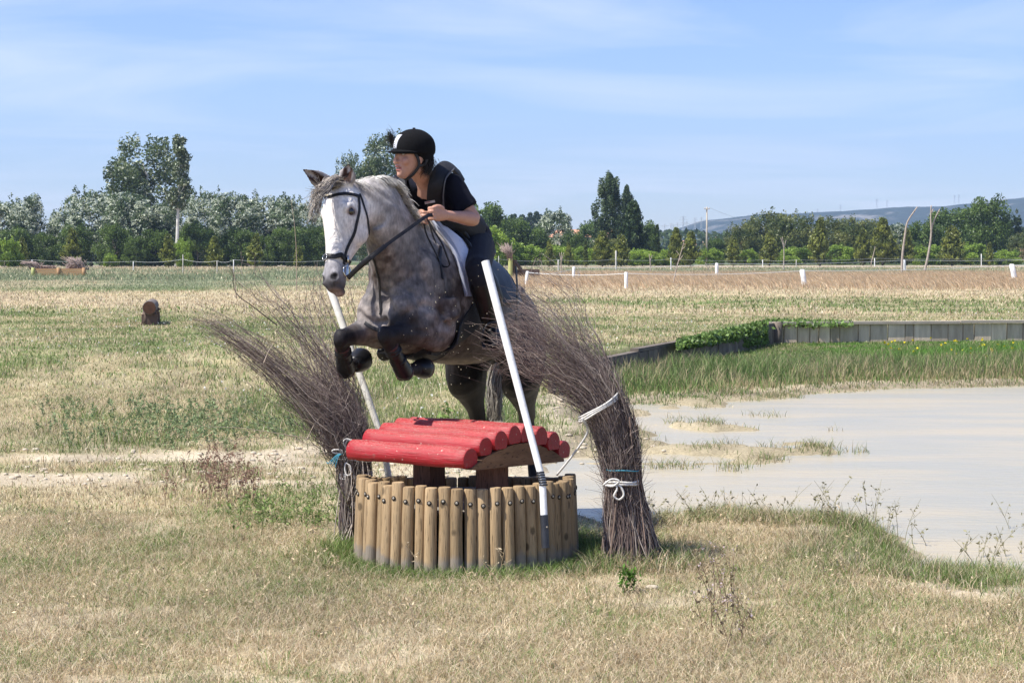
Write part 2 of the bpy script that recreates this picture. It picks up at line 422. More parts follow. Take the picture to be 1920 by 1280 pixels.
# ------------------------------------------------------------------ far hills
def build_hill():
    prof = [(-2500, 430), (200, 450), (900, 452), (1230, 440), (1330, 412), (1450, 402), (1560, 396), (1700, 386), (1800, 380), (1920, 368), (2200, 345), (2700, 335), (3600, 380), (5000, 470)]
    D = 4200.0
    px = np.array([p[0] for p in prof], float); py = np.array([p[1] for p in prof], float)
    xs = np.linspace(-4200, 4900, 620); zt = (483 - np.interp(xs / D * FPX + 960, px, py)) / FPX * D
    zt = np.maximum(zt, 2) + (n2(xs, xs * 0, .004, 71) - .5) * 14 + (n2(xs, xs * 0, .03, 73) - .5) * 5
    nd = 60; V = []
    t = np.linspace(0, 1, nd)
    X = np.repeat(xs[None], nd, 0); T = np.repeat(t[:, None], len(xs), 1)
    Y = 3100 + T * 1500
    prof2 = smooth(0, .78, T) * (1 - .5 * smooth(.8, 1, T))
    Z = prof2 * np.repeat(zt[None], nd, 0) + ((n2(X.ravel(), Y.ravel(), .006, 75) - .5) * 22 + (n2(X.ravel(), Y.ravel(), .03, 76, 3) - .5) * 9).reshape(X.shape) * prof2 * (1 - smooth(.55, .8, T)) - 1
    V = np.stack([X.ravel(), Y.ravel(), Z.ravel()], 1)
    nc = len(xs); i = np.arange((nd - 1) * nc).reshape(nd - 1, nc)[:, :-1].ravel(); F = np.stack([i, i + 1, i + 1 + nc, i + nc], 1)
    c = np.tile([.018, .027, .022], (len(V), 1)); r = smooth(.6, .7, n2(V[:, 0], V[:, 1] * 1.5, .012, 77, 5)); c = mixc(c, np.array([.30, .27, .24]), r * .6 * smooth(-300, 300, V[:, 0]))
    c = mixc(c, np.array([.10, .14, .05]), smooth(.16, .05, T.ravel()) * smooth(.4, .6, n2(V[:, 0], V[:, 1], .006, 78)))
    m = mat('hill_mat', (.8, .8, .8), (1.3, 1.3, 1.3), rough=1, scale=.05, attr=True, spec=.1, bump=.8, bscale=.08, dist=6)
    o = np_mesh('hill', V, F, m, col=c, smooth_=True); tag(o, kind='structure')
build_hill()
# ------------------------------------------------------------------ foliage
def leaf_mat(name, trans=.35, rough=.45, spec=.35):
    return mat(name, (1.35, 1.4, 1.15), (1.35, 1.4, 1.15), rough=rough, attr=True, spec=spec, trans=trans, coords='Object')
LEAF = leaf_mat('foliage_mat')
BARK = mat('bark_mat', (.16, .13, .10), (.24, .21, .17), rough=.9, scale=3, bump=.5)
PALEBARK = mat('pale_bark_mat', (.62, .60, .55), (.40, .38, .34), rough=.8, scale=2, bump=.3)
def leaf_quads(C, size, rng, up=0.0, aspect=1.6, cols=None, droop=None):
    """C (n,3) centres -> quads of random orientation"""
    n = len(C)
    a = rng.normal(size=(n, 3)); 
    if droop is not None: a = a * .7 + np.asarray(droop)[None]
    a /= np.linalg.norm(a, axis=1)[:, None]
    b = rng.normal(size=(n, 3)); b[:, 2] *= (1 - up); b -= a * (a * b).sum(1)[:, None]; b /= np.linalg.norm(b, axis=1)[:, None]
    s = size * rng.uniform(.6, 1.35, n)
    A = a * (s * aspect * .5)[:, None]; B = b * (s * .5)[:, None]
    V = np.stack([C - A, C + B * .9 - A * .1, C + A, C - B * .9 - A * .1], 1).reshape(-1, 3)
    F = np.arange(4 * n).reshape(n, 4)
    return V, F, (np.repeat(cols, 4, 0) if cols is not None else None)
def trunk_mb(rng, h, r0, lean=(0, 0), nb=10, spread=.5, start=.25, wob=.03):
    mb = MB(); pts = []; k = 9; p = np.array([0., 0, -.3])
    for i in range(k):
        t = i / (k - 1); p = np.array([lean[0] * t * h + rng.normal() * wob * h * t, lean[1] * t * h + rng.normal() * wob * h * t, t * h - .3]); pts.append(p)
    pts = catmull(pts, 2); n = len(pts)
    mb.tube(pts, [r0 * (1 - .88 * i / n) for i in range(n)], 7)
    tips = []
    for j in range(nb):
        t = start + (1 - start) * (j + .5) / nb; q = pts[int(t * (n - 1))]; a = rng.uniform(0, 6.28)
        L = h * spread * (1.05 - t * .75) * rng.uniform(.7, 1.1)
        d = np.array([math.cos(a), math.sin(a), rng.uniform(.35, 1.0)]); d /= np.linalg.norm(d)
        b = [q, q + d * L * .4, q + d * L * .75 + [0, 0, .06 * L], q + d * L + [0, 0, .16 * L]]; b = catmull(b, 2)
        mb.tube(b, [r0 * .38 * (1 - t * .5) * (1 - .8 * i / len(b)) for i in range(len(b))], 5)
        tips.append((b, L))
    return mb, pts, tips
def blob_points(rng, centres, radii, n, shell=.55):
    k = len(centres); w = np.array([r[0] * r[1] * r[2] for r in radii]) ** .75; w = w / w.sum()
    idx = rng.choice(k, n, p=w); d = rng.normal(size=(n, 3)); d /= np.linalg.norm(d, axis=1)[:, None]
    rad = rng.uniform(shell ** 3, 1, n) ** (1 / 3)
    return np.array(centres)[idx] + d * rad[:, None] * np.array(radii)[idx]
def make_bushy(rng, h, w, base_col, hi_col, white=0.0, low=.12, nclump=46, nleaf=6500, size=.26, top=1.0, lean=0):
    cs = []; rs = []
    for i in range(nclump):
        z = rng.uniform(low, 1) ** .9; a = rng.uniform(0, 6.28)
        prof = math.sin(min(1, (z * .93 + .12)) * math.pi * .88) ** .6
        r = w * .5 * prof * rng.uniform(.35, 1) ** .6
        s = w * rng.uniform(.09, .17)
        cs.append([math.cos(a) * r + lean * z * h, math.sin(a) * r, z * h * rng.uniform(.86, 1.02)]); rs.append([s, s, s * rng.uniform(.7, 1.3)])
    for i in range(int(nclump * .5)):       # ragged sprays that break the outline
        z = rng.uniform(.45, 1.0); a = rng.uniform(0, 6.28); prof = math.sin(min(1, z * .93 + .12) * math.pi * .88) ** .6
        r = w * .55 * prof * rng.uniform(.7, 1.05); s = w * rng.uniform(.03, .06)
        cs.append([math.cos(a) * r + lean * z * h, math.sin(a) * r, z * h * 1.04]); rs.append([s, s, s * 2.4])
    C = blob_points(rng, cs, rs, nleaf, .35); C = C[C[:, 2] > .15]
    n = len(C)
    f = fbm(C * .55 + 31, 5, 3); t = smooth(.35, .65, f)
    c = np.array(base_col)[None] * (1 - t[:, None]) + np.array(hi_col)[None] * t[:, None]
    c = c * rng.uniform(.75, 1.25, n)[:, None]
    if white:
        wm = (rng.uniform(0, 1, n) < white * smooth(.48, .60, fbm(C * [.7, .7, 1.3] + 7, 15, 3)) * 2.0 * smooth(.15, .5, C[:, 2] / h))
        c[wm] = np.array([.50, .51, .48]) * rng.uniform(.8, 1.1, wm.sum())[:, None]
    return leaf_quads(C, size, rng, cols=c)
def make_conifer(rng, h, w, base_col, hi_col, nbr=70, nleaf=46, size=.22):
    Cs = []; 
    for j in range(nbr):
        t = (j + rng.uniform()) / nbr; z = h * (.06 + .94 * t); a = rng.uniform(0, 6.28); L = w * .5 * (1 - t) ** .8 * rng.uniform(.6, 1.15) + .06
        s = rng.uniform(0, 1, nleaf) ** .7
        x = math.cos(a) * L * s; y = math.sin(a) * L * s
        C = np.stack([x, y, z + L * s * rng.uniform(.35, 1.0)], 1) + rng.normal(size=(nleaf, 3)) * [.09 * w * .5 + .03, .09 * w * .5 + .03, .05 * w + .03] * (1.1 - s[:, None] * .6)
        Cs.append(C)
    C = np.vstack(Cs); t = smooth(.35, .65, fbm(C * 1.3 + 3, 8, 3)); c = np.array(base_col) * (1 - t[:, None]) + np.array(hi_col) * t[:, None]; c = c * rng.uniform(.7, 1.3, len(C))[:, None]
    return leaf_quads(C, size, rng, cols=c, droop=(0, 0, 1.1), aspect=2.2)
PROTO = {}
def proto(kind, idx):
    key = (kind, idx)
    if key in PROTO: return PROTO[key]
    rng = np.random.default_rng(abs(hash_(kind)) + idx * 17)
    b = BARK
    if kind == 'white_poplar':
        mb, _, _ = trunk_mb(rng, 9, .28, nb=9); L = make_bushy(rng, 12, 10, (.038, .058, .03), (.11, .145, .085), white=.42, low=.03, nclump=80, nleaf=15000, size=.27); b = PALEBARK
    elif kind == 'broadleaf':
        mb, _, _ = trunk_mb(rng, 7, .25, nb=9); L = make_bushy(rng, 10, 9.5, (.040, .065, .02), (.105, .15, .042), low=.02, nclump=80, nleaf=13000, size=.27)
    elif kind == 'bright_bush':
        mb, _, _ = trunk_mb(rng, 3.2, .1, nb=6); L = make_bushy(rng, 5, 6, (.08, .125, .022), (.20, .27, .05), low=.0, nclump=40, nleaf=7000, size=.22)
    elif kind == 'reddish_hedge':
        mb, _, _ = trunk_mb(rng, 6, .2, nb=8); L = make_bushy(rng, 9, 9, (.06, .08, .028), (.15, .155, .055), low=.02, nclump=70, nleaf=12000, size=.24)
    elif kind == 'lombardy':
        mb, _, _ = trunk_mb(rng, 20, .35, nb=8, spread=.08)
        cs = []; rs = []
        for i in range(150):
            z = rng.uniform(.04, 1); a = rng.uniform(0, 6.28); r = 3.1 * (math.sin(min(1, z * .86 + .14) * math.pi) ** .55) * rng.uniform(.2, 1)
            if z > .9: r *= .6
            cs.append([math.cos(a) * r + .9 * (1 - z) ** 2 * 2 - 1.0 + .6 * z, math.sin(a) * r, z * 24]); rs.append([.55, .55, 1.7])
        C = blob_points(rng, cs, rs, 22000, .3); t = smooth(.38, .62, fbm(C * [1.1, 1.1, .45], 3, 3)); c = np.array([.03, .05, .022]) * (1 - t[:, None]) + np.array([.10, .13, .07]) * t[:, None]
        L = leaf_quads(C, .26, rng, cols=c * rng.uniform(.75, 1.25, len(C))[:, None])
    elif kind == 'conifer':
        mb = MB(); mb.tube([(0, 0, -.3), (0, 0, 2), (0.05, 0, 5.2)], [.12, .09, .02], 6); L = make_conifer(rng, 5.6, 3.3, (.075, .09, .022), (.20, .21, .05), nbr=100, nleaf=70, size=.16)
    elif kind == 'cypress':
        mb = MB(); mb.tube([(0, 0, -.3), (0, 0, 4.5)], [.1, .03], 6); L = make_conifer(rng, 5.5, 1.2, (.055, .075, .02), (.13, .15, .04), nbr=80, nleaf=50, size=.15)
    elif kind == 'dark_fir':
        mb = MB(); mb.tube([(0, 0, -.3), (0, 0, 10)], [.2, .03], 6); L = make_conifer(rng, 11, 5.5, (.018, .035, .012), (.05, .075, .03), nbr=160, nleaf=80, size=.3)
    elif kind == 'far_pine':
        mb, _, _ = trunk_mb(rng, 9, .2, nb=5, spread=.2, start=.4); L = make_bushy(rng, 12, 5.5, (.03, .05, .025), (.06, .08, .045), low=.25, nclump=34, nleaf=4500, size=.35)
    elif kind == 'tall_open':
        mb, pts, tips = trunk_mb(rng, 19, .33, lean=(.05, 0), nb=40, spread=.17, start=.44, wob=.006); b = PALEBARK
        cs = []; rs = []
        for bb, Lb in tips:
            for q in bb[2:]:
                if rng.uniform() < .8: cs.append(q + rng.normal(size=3) * .3); s = rng.uniform(.25, .6); rs.append([s, s, s])
        C = blob_points(rng, cs, rs, 5200, .2); t = rng.uniform(0, 1, len(C)); c = np.array([.045, .065, .03]) * (1 - t[:, None]) + np.array([.12, .14, .08]) * t[:, None]
        w = rng.uniform(0, 1, len(C)) < .14; c[w] = [.5, .52, .48]
        L = leaf_quads(C, .26, rng, cols=c)
    elif kind == 'tall_bushy':
        mb, _, _ = trunk_mb(rng, 15, .35, nb=12, spread=.3); L = make_bushy(rng, 17.5, 10.5, (.035, .055, .022), (.10, .125, .06), white=.12, low=.3, nclump=85, nleaf=15000, size=.26); b = PALEBARK
    PROTO[key] = (mb, L, b, [])
    return PROTO[key]
def hash_(s):
    h = 7
    for ch in s: h = (h * 31 + ord(ch)) % 100003
    return h
def tree(kind, name, idx, px, D, top_py, label, cat='tree', group=None, wscale=1.0, rot=None, base=None, lean=0.0):
    mb, L, b, made = proto(kind, idx)
    hgt = {'white_poplar': 12, 'broadleaf': 10, 'bright_bush': 5, 'reddish_hedge': 9, 'lombardy': 24.5, 'conifer': 5.8, 'cypress': 5.7, 'dark_fir': 11.4, 'far_pine': 12, 'tall_open': 20, 'tall_bushy': 17.5}[kind]
    w = P(px, 483, D); z0 = gz(w.x, w.y) if D < 1000 else 0
    zt = P(px, top_py, D).z; s = (zt - z0) / hgt
    e = empty(name, (w.x, w.y, z0), label, cat, group)
    if not made:
        t = mb.build('trunk', b, None); V, F, c = L
        cr = np_mesh('crown', V, F, LEAF, col=c)
        cr['kind'] = 'stuff'
        made += [t, cr]
        parts = made
    else:
        parts = [o.copy() for o in made]
        for o in parts: COL.objects.link(o)
    for o in parts: o.parent = e; o.location = (0, 0, 0)
    e.scale = (s * wscale, s * wscale, s); e.rotation_euler = (0, lean, rot if rot is not None else random.uniform(0, 6.28))
    return e
# left belt of wind-blown white poplars
WP = 'wind-blown white poplars in the left tree belt'
for i, (px, top, D, ws, lab) in enumerate([
    (5, 372, 268, 1.0, 'grey-green poplar at the left edge of the picture'),
    (55, 376, 276, .75, 'narrow grey-green poplar second from the left edge'),
    (120, 400, 285, .8, 'low grey-green poplar in the dip of the left tree belt'),
    (170, 360, 270, .95, 'silvery wind-blown poplar left of the tall bare-trunked tree'),
    (245, 372, 262, 1.05, 'silver-leaved poplar below the tall dark tree, leaves blown white'),
    (310, 385, 264, .9, 'silver-leaved poplar at the foot of the leaning pale trunk'),
    (385, 362, 275, .8, 'dark-topped poplar right of the leaning pale trunk'),
    (440, 372, 268, .95, 'silvery poplar right of centre in the left tree belt'),
    (505, 370, 272, 1.0, 'silvery poplar above the small dark conifer, left of the horse'),
    (560, 378, 266, .85, 'white-leaved poplar just left of the grey horse head'),
    (625, 385, 272, .9, 'poplar behind the grey horse head'),
    (700, 400, 280, .9, 'poplar hidden mostly behind the horse neck')]):
    tree('white_poplar', 'white_poplar_tree', i % 3, px, D, top, lab, 'tree', WP, ws)
for i, (px, top, D, ws, lab) in enumerate([(30, 430, 262, .9, 'dark broadleaf tree low at the left edge'), (140, 428, 262, .9, 'dark broadleaf tree behind the orange-brown jump'),
    (215, 425, 258, .9, 'dark broadleaf tree under the silver poplars'), (290, 432, 260, 1, 'dark broadleaf tree under the tall open poplar'), (370, 425, 258, 1, 'dark broadleaf tree right of the leaning trunk'),
    (450, 430, 258, .9, 'dark broadleaf tree behind the small conifers'), (540, 428, 260, 1.0, 'dark broadleaf tree left of the horse muzzle'), (600, 430, 262, 1, 'dark broadleaf tree behind the horse muzzle'),
    (85, 440, 262, .8, 'dark broadleaf tree between two bright young conifers'), (255, 445, 256, .8, 'low dark broadleaf tree above the pale track'), (410, 445, 257, .8, 'low dark broadleaf tree behind the thin fence stake'), (495, 445, 257, .8, 'low dark broadleaf tree left of the leafy shrub')]):
    tree('broadleaf', 'broadleaf_tree', i % 3, px, D, top, lab, 'tree', 'dark broadleaf trees under the poplars', ws * 1.15)
tree('tall_bushy', 'tall_poplar_tree', 0, 272, 290, 268, 'tall dark dense tree rising above the left tree belt', 'tree', None, 1.15, rot=.4)
tree('tall_open', 'tall_poplar_tree', 0, 330, 255, 238, 'tall open-crowned poplar with a leaning bare white trunk', 'tree', None, .95, rot=0)
tree('tall_bushy', 'round_crowned_tree', 0, 722, 300, 262, 'round-crowned dark tree showing between horse ears and rider', 'tree', None, .85, rot=2)
tree('tall_bushy', 'small_crowned_tree', 0, 655, 310, 298, 'small dark crown just behind the horse ears', 'tree', None, .55, rot=1)
# young conifers in front of the left belt
for i, (px, top, D, kind, ws, lab) in enumerate([
    (8, 452, 235, 'bright_bush', 1, 'yellow-green bush at the left picture edge'), (42, 446, 240, 'conifer', 1.0, 'yellow-green young conifer left of the orange jump'),
    (135, 430, 242, 'conifer', 1.1, 'tall yellow-green young conifer behind the orange-brown jump'), (207, 476, 245, 'bright_bush', .9, 'small bright green bush right of the orange-brown jump'),
    (316, 440, 236, 'conifer', 1.1, 'young conifer under the leaning white trunk'), (345, 450, 242, 'bright_bush', .6, 'leafy green sapling right of the leaning trunk'), (402, 444, 235, 'conifer', 1.15, 'young conifer left of the thin fence stake'),
    (480, 440, 232, 'conifer', 1.2, 'dark young conifer left of the brush wing'), (560, 462, 238, 'conifer', 1.1, 'young conifer behind the bare twigs of the left brush'),
    (915, 430, 238, 'bright_bush', .9, 'bright leafy tree just behind the rider back'), ]):
    tree(kind, 'young_conifer' if kind == 'conifer' else 'leafy_bush', i % 2, px, D, top, lab, 'conifer' if kind == 'conifer' else 'bush', 'young trees in front of the left belt', ws)
# centre and right belt
BT = 'mixed trees of the right tree belt'
for i, (px, top, D, kind, ws, lab) in enumerate([
    (905, 385, 290, 'broadleaf', .9, 'green tree right behind the rider back'), (960, 415, 300, 'broadleaf', 1, 'broad green tree behind the brush-topped post'),
    (1040, 398, 310, 'white_poplar', .8, 'grey-green poplar between the far pines and the house roof'), (1000, 430, 300, 'broadleaf', 1, 'dense green tree left of the pale poplar'),
    (1075, 440, 300, 'broadleaf', .8, 'dark green tree below the house roof'), (1110, 418, 360, 'broadleaf', .8, 'dark tree left of the tall cypress-shaped poplar'),
    (1140, 448, 290, 'reddish_hedge', 1, 'dense olive tree under the tall poplar'), (1210, 420, 300, 'broadleaf', .7, 'round dark tree at the right foot of the tall poplar'), (1170, 425, 310, 'broadleaf', .9, 'dark tree between tall poplar and fir'),
    (1205, 470, 275, 'bright_bush', 1.6, 'feathery light green shrub right of the tall poplar'), (1265, 465, 290, 'bright_bush', 1.4, 'green shrub below the distant pylons'),
    (1390, 425, 330, 'reddish_hedge', .9, 'olive tree right of the wooden utility pole'), (1440, 402, 340, 'reddish_hedge', 1, 'olive-brown tree below the distant hill crest'),
    (1490, 405, 335, 'reddish_hedge', .9, 'reddish-tinged tree in the middle of the right belt'), (1560, 415, 340, 'reddish_hedge', 1.1, 'reddish-brown dense tree behind the tall white post'),
    (1620, 413, 335, 'reddish_hedge', 1.1, 'dark olive tree left of the bare crooked sticks'), (1680, 425, 345, 'white_poplar', .8, 'pale grey-green tree between the bare sticks'),
    (1735, 420, 320, 'broadleaf', 1, 'deep green tree behind the forked bare stick'), (1790, 395, 330, 'broadleaf', 1.1, 'bright green tree right of the forked stick'),
    (1850, 380, 320, 'broadleaf', .75, 'tall ragged green tree near the right edge'), (1895, 400, 400, 'far_pine', 1, 'dark pine behind the ragged tree at the right edge'), (1915, 440, 360, 'reddish_hedge', 1, 'olive hedge tree at the right picture edge'),
    (1340, 450, 330, 'broadleaf', .9, 'low green tree just right of the wooden utility pole')]):
    tree(kind, {'bright_bush': 'shrub', 'reddish_hedge': 'olive_tree', 'white_poplar': 'poplar_tree', 'far_pine': 'pine_tree'}.get(kind, 'broadleaf_tree'), i % 3, px, D, top, lab, 'tree' if kind != 'bright_bush' else 'shrub', BT, ws * 1.1)
tree('lombardy', 'lombardy_poplar', 0, 1147, 300, 320, 'tall dense dark green poplar standing above all other trees', 'tree', None, 1.5, rot=0)
tree('lombardy', 'lombardy_poplar', 1, 1172, 320, 352, 'shorter grey-green poplar close behind the tallest poplar', 'tree', None, 1.15, rot=3)
tree('dark_fir', 'fir_tree', 0, 1187, 285, 378, 'dark pointed fir right of the tall poplar', 'tree', None, 1.2)
tree('cypress', 'cypress_tree', 0, 1232, 300, 420, 'slim dark cypress at the right end of the poplar group', 'tree', None, 1.0)
FP = 'row of far pines behind the rider'
for i, (px, top) in enumerate([(938, 402), (955, 401), (968, 400), (982, 401), (1000, 397), (1012, 395), (922, 405)]):
    tree('far_pine', 'far_pine_tree', 0, px, 560, top, ['first', 'second', 'third', 'fourth', 'fifth', 'sixth', 'leftmost, half hidden'][i] + ' pine of the distant row right of the rider back' if i < 6 else 'leftmost pine of the distant row, close to the rider back', 'tree', FP, .75)
for i, (px, top, D, kind, ws, lab) in enumerate([
    (1030, 450, 265, 'conifer', .8, 'young conifer left of the thin white stakes'), (1066, 455, 270, 'conifer', .9, 'small conifer right of the first thin stake'), (1098, 450, 262, 'cypress', 1.1, 'narrow dark young cypress left of the olive tree'),
    (1130, 435, 262, 'conifer', 1.3, 'olive-green conifer below the tall poplar'), (1165, 440, 260, 'conifer', 1.2, 'second olive-green conifer below the tall poplar'),
    (1268, 428, 272, 'conifer', 1.0, 'pointed conifer left of the utility pole'), (1295, 435, 270, 'conifer', 1.2, 'pointed conifer at the foot of the utility pole'), (1375, 445, 285, 'conifer', 1.2, 'bushy conifer right of the utility pole'),
    (1443, 436, 290, 'conifer', 1.2, 'dark conifer behind the thin forked stick'), (1538, 410, 285, 'conifer', 1.0, 'pointed dark conifer behind the upright white post'), (1618, 430, 300, 'conifer', 1.1, 'left one of the paired conifers before the hill'),
    (1655, 410, 298, 'conifer', 1.2, 'right one of the paired conifers before the hill'), (1785, 425, 290, 'conifer', 1.4, 'broad conifer right of the forked bare stick'), (1855, 455, 285, 'conifer', .9, 'small conifer near the right edge'), (1700, 430, 300, 'conifer', 1, 'dark conifer between the two bare sticks')]):
    tree(kind, 'cypress_tree' if kind == 'cypress' else 'young_conifer', (i % 2) if kind == 'conifer' else 0, px, D, top, lab, 'conifer', 'young conifers of the right belt', ws)
for i, (px, top, D, ws) in enumerate([(940, 455, 280, 1.2), (985, 462, 282, 1.2), (1045, 462, 280, 1), (1330, 468, 300, 1.1), (1400, 470, 300, 1), (1490, 465, 310, 1.2), (1580, 462, 315, 1.2), (1740, 462, 310, 1.2), (1820, 460, 305, 1.1), (1890, 470, 310, 1.2), (1100, 465, 290, 1), (1240, 475, 290, 1)]):
    tree('bright_bush', 'low_bush', i % 2, px, D, top, ['low green bush behind the brush-topped post', 'low green bush right of the brown wooden jump', 'low bush behind the first thin stake', 'low bush right of the utility pole', 'low bush left of the forked stick', 'low bush behind the leaning white post', 'low bush between two dark conifers', 'low bush behind the forked bare stick', 'low bush right of the broad conifer', 'low bush behind the red-brown jump', 'low bush behind the narrow cypress', 'low bush under the feathery shrub'][i], 'bush', 'low bushes along the right tree belt', ws * 1.4)
# ------------------------------------------------------------------ far wood as one mass at the foot of the hill
def far_wood():
    rng = np.random.default_rng(5); n = 26000
    X = rng.uniform(-330, 420, n); Y = rng.uniform(700, 760, n); hh = 9 + 5 * n2(X, Y * 0, .03, 91); Z = rng.uniform(0, 1, n) * hh
    C = np.stack([X, Y, Z], 1); c = np.array([.045, .065, .03]) * rng.uniform(.6, 1.5, n)[:, None]
    V, F, cc = leaf_quads(C, 1.6, rng, cols=c); o = np_mesh('distant_wood', V, F, LEAF, col=cc); tag(o, 'dark far-off wood along the foot of the blue hill', 'wood', kind='stuff')
far_wood()
# ------------------------------------------------------------------ village, pylons, poles
ROOF = mat('terracotta_mat', (.42, .20, .12), (.52, .28, .17), rough=.9, scale=.6)
PLASTER = mat('plaster_mat', (.62, .52, .42), (.70, .62, .52), rough=.9, scale=.4)
SHUT = mat('dark_glass_mat', (.05, .05, .06), rough=.3)
METAL = mat('pylon_steel_mat', (.42, .43, .45), (.5, .5, .52), rough=.6, metal=.3)
def house(px, D, w, d, h, rz, label):
    p = P(px, 483, D); M = Matrix.Rotation(rz, 3, 'Z')
    e = empty('house', (p.x, p.y, 0), label, 'house', 'houses among the trees')
    mb = MB(); mb.box(p.x, p.y, h / 2, w, d, h, M); mb.build('wall', PLASTER, e, False)
    r = MB(); pts = [(-w / 2 - .4, -d / 2 - .4, h + .02), (w / 2 + .4, -d / 2 - .4, h + .02), (w / 2 + .4, d / 2 + .4, h + .02), (-w / 2 - .4, d / 2 + .4, h + .02), (-w / 2 - .4, 0, h + d * .2), (w / 2 + .4, 0, h + d * .2)]
    pts = [M @ Vector(q) + Vector((p.x, p.y, 0)) for q in pts]
    r.add(pts, [[0, 1, 5, 4], [2, 3, 4, 5], [0, 4, 3], [1, 2, 5], [0, 3, 2, 1]]); ro = r.build('roof', ROOF, e, False)
    c = MB(); q = M @ Vector((w * .25, 0, h + d * .2)) + Vector((p.x, p.y, 0)); c.box(q.x, q.y, q.z, .8, .8, 1.6, M); c.build('chimney', PLASTER, ro, False)
    for k in (-.3, 0, .3):
        wn_ = MB(); q = M @ Vector((w * k, -d / 2 - .02, h * .6)) + Vector((p.x, p.y, 0)); wn_.box(q.x, q.y, q.z, 1, .12, 1.3, M); wn_.build('window', SHUT, e, False)
house(1092, 420, 12, 9, 6.2, -.5, 'pale house with orange tiled roof left of the tall poplar')
house(1165, 400, 10, 8, 6.0, .3, 'house with pale orange wall half hidden behind the tall poplar')
house(1335, 800, 26, 10, 7, .15, 'long low farmhouse beside the wooden utility pole')
house(1372, 830, 15, 9, 10, .0, 'small pale house on the slope right of the utility pole')
def pylon_mesh(H=46):
    mb = MB(); r = .28
    def bar(a, b, rr=r): mb.tube([a, b], rr, 4)
    lv = [(0, 4.2), (10, 3.0), (20, 2.0), (30, 1.4), (H, 1.0)]
    for (z0, w0), (z1, w1) in zip(lv, lv[1:]):
        for sx, sy in ((1, 1), (1, -1), (-1, 1), (-1, -1)): bar((sx * w0, sy * w0, z0), (sx * w1, sy * w1, z1))
        for sy in (1, -1): bar((-w0, sy * w0, z0), (w1, sy * w1, z1), r * .6); bar((w0, sy * w0, z0), (-w1, sy * w1, z1), r * .6)
    for z, L in ((30, 9), (37, 11), (H - 3, 8)):
        bar((-L, 0, z), (L, 0, z)); bar((-L, 0, z), (0, 0, z + 3), r * .7); bar((L, 0, z), (0, 0, z + 3), r * .7)
    return mb
py_me = None
def pylon(px, D, top, foot_py, label, h=46, grp='pylons along the distant hill'):
    global py_me
    p = P(px, top, D); zt = p.z; zf = P(px, foot_py, D).z
    if py_me is None:
        o = pylon_mesh().build('pylon', METAL, None, False); py_me = o
    else:
        o = py_me.copy(); COL.objects.link(o)
    o.location = (p.x, p.y, zf - 6); o.scale = ((zt - zf + 6) / 46 * .9,) * 2 + ((zt - zf + 6) / 46,)
    tag(o, label, 'pylon', grp)
for px, D, top, fo, lab in [(1403, 4300, 402, 412, 'faint twin-armed pylon farthest left on the hill crest'), (1533, 4300, 391, 401, 'faint pylon on the hill crest left of centre'), (1576, 4300, 384, 395, 'faint pylon on the crest above the olive trees'),
    (1644, 4300, 373, 386, 'tallest pylon on the middle of the hill crest'), (1663, 4300, 376, 387, 'pylon just right of the tallest crest pylon'), (1790, 4300, 366, 377, 'left one of the paired pylons at the right of the crest'), (1798, 4300, 365, 377, 'right one of the paired pylons at the right of the crest'),
    (1246, 1900, 420, 434, 'white lattice pylon at the left of the near power line'), (1258, 2000, 418, 432, 'second pylon of the near power line from the left'), (1270, 2100, 417, 430, 'third pylon of the near power line, short'), (1281, 1700, 405, 430, 'tallest pylon of the near power line'),
    (1288, 2200, 415, 428, 'fifth pylon of the near power line from the left'), (1303, 2300, 408, 424, 'sixth pylon of the near power line from the left'), (1315, 2400, 407, 421, 'pylon of the near power line just left of the wooden pole'), (1262, 2500, 420, 431, 'small pale pylon behind the left end of the power line')]:
    pylon(px, D, top, fo, lab)
def wire(a, b, sag, r, label=None, name='power_line', parent=None, mat_=None, n=14, grp=None):
    pts = []
    for i in range(n + 1):
        t = i / n; q = Vector(a).lerp(Vector(b), t); q.z -= sag * 4 * t * (1 - t); pts.append(q)
    o = MB().tube(pts, r, 5).build(name, mat_ or METAL, parent)
    if parent is None: tag(o, label, 'wire', grp)
    return o
wire(P(1232, 423, 1700), P(1325, 411, 1700), 2, .14, 'thin power line rising from the poplar group to the wooden pole')
WOODP = mat('grey_pole_mat', (.36, .32, .26), (.46, .41, .33), rough=.9, scale=1.2, stretch=(4, 4, .4), bump=.3)
up = P(1325, 483, 300); e = empty('utility_pole', (up.x, up.y, .32), 'slim wooden utility pole standing above the bushes, hill behind', 'utility pole')
MB().tube([(up.x, up.y, .3), (up.x, up.y, P(1325, 388, 300).z)], [.17, .12], 8).build('pole', WOODP, e)
zt_ = P(1325, 388, 300).z; MB().box(up.x, up.y - .16, zt_ - .35, .9, .1, .12).build('cross_arm', WOODP, e, False)
for k in (-.35, .35): MB().tube([(up.x + k, up.y - .16, zt_ - .3), (up.x + k, up.y - .16, zt_ - .08)], .06, 6).build('insulator', PLASTER, e)
wire(Vector((up.x + .35, up.y, zt_ - .1)), P(1500, 416, 420), 1.5, .02, 'power line running right from the wooden utility pole')
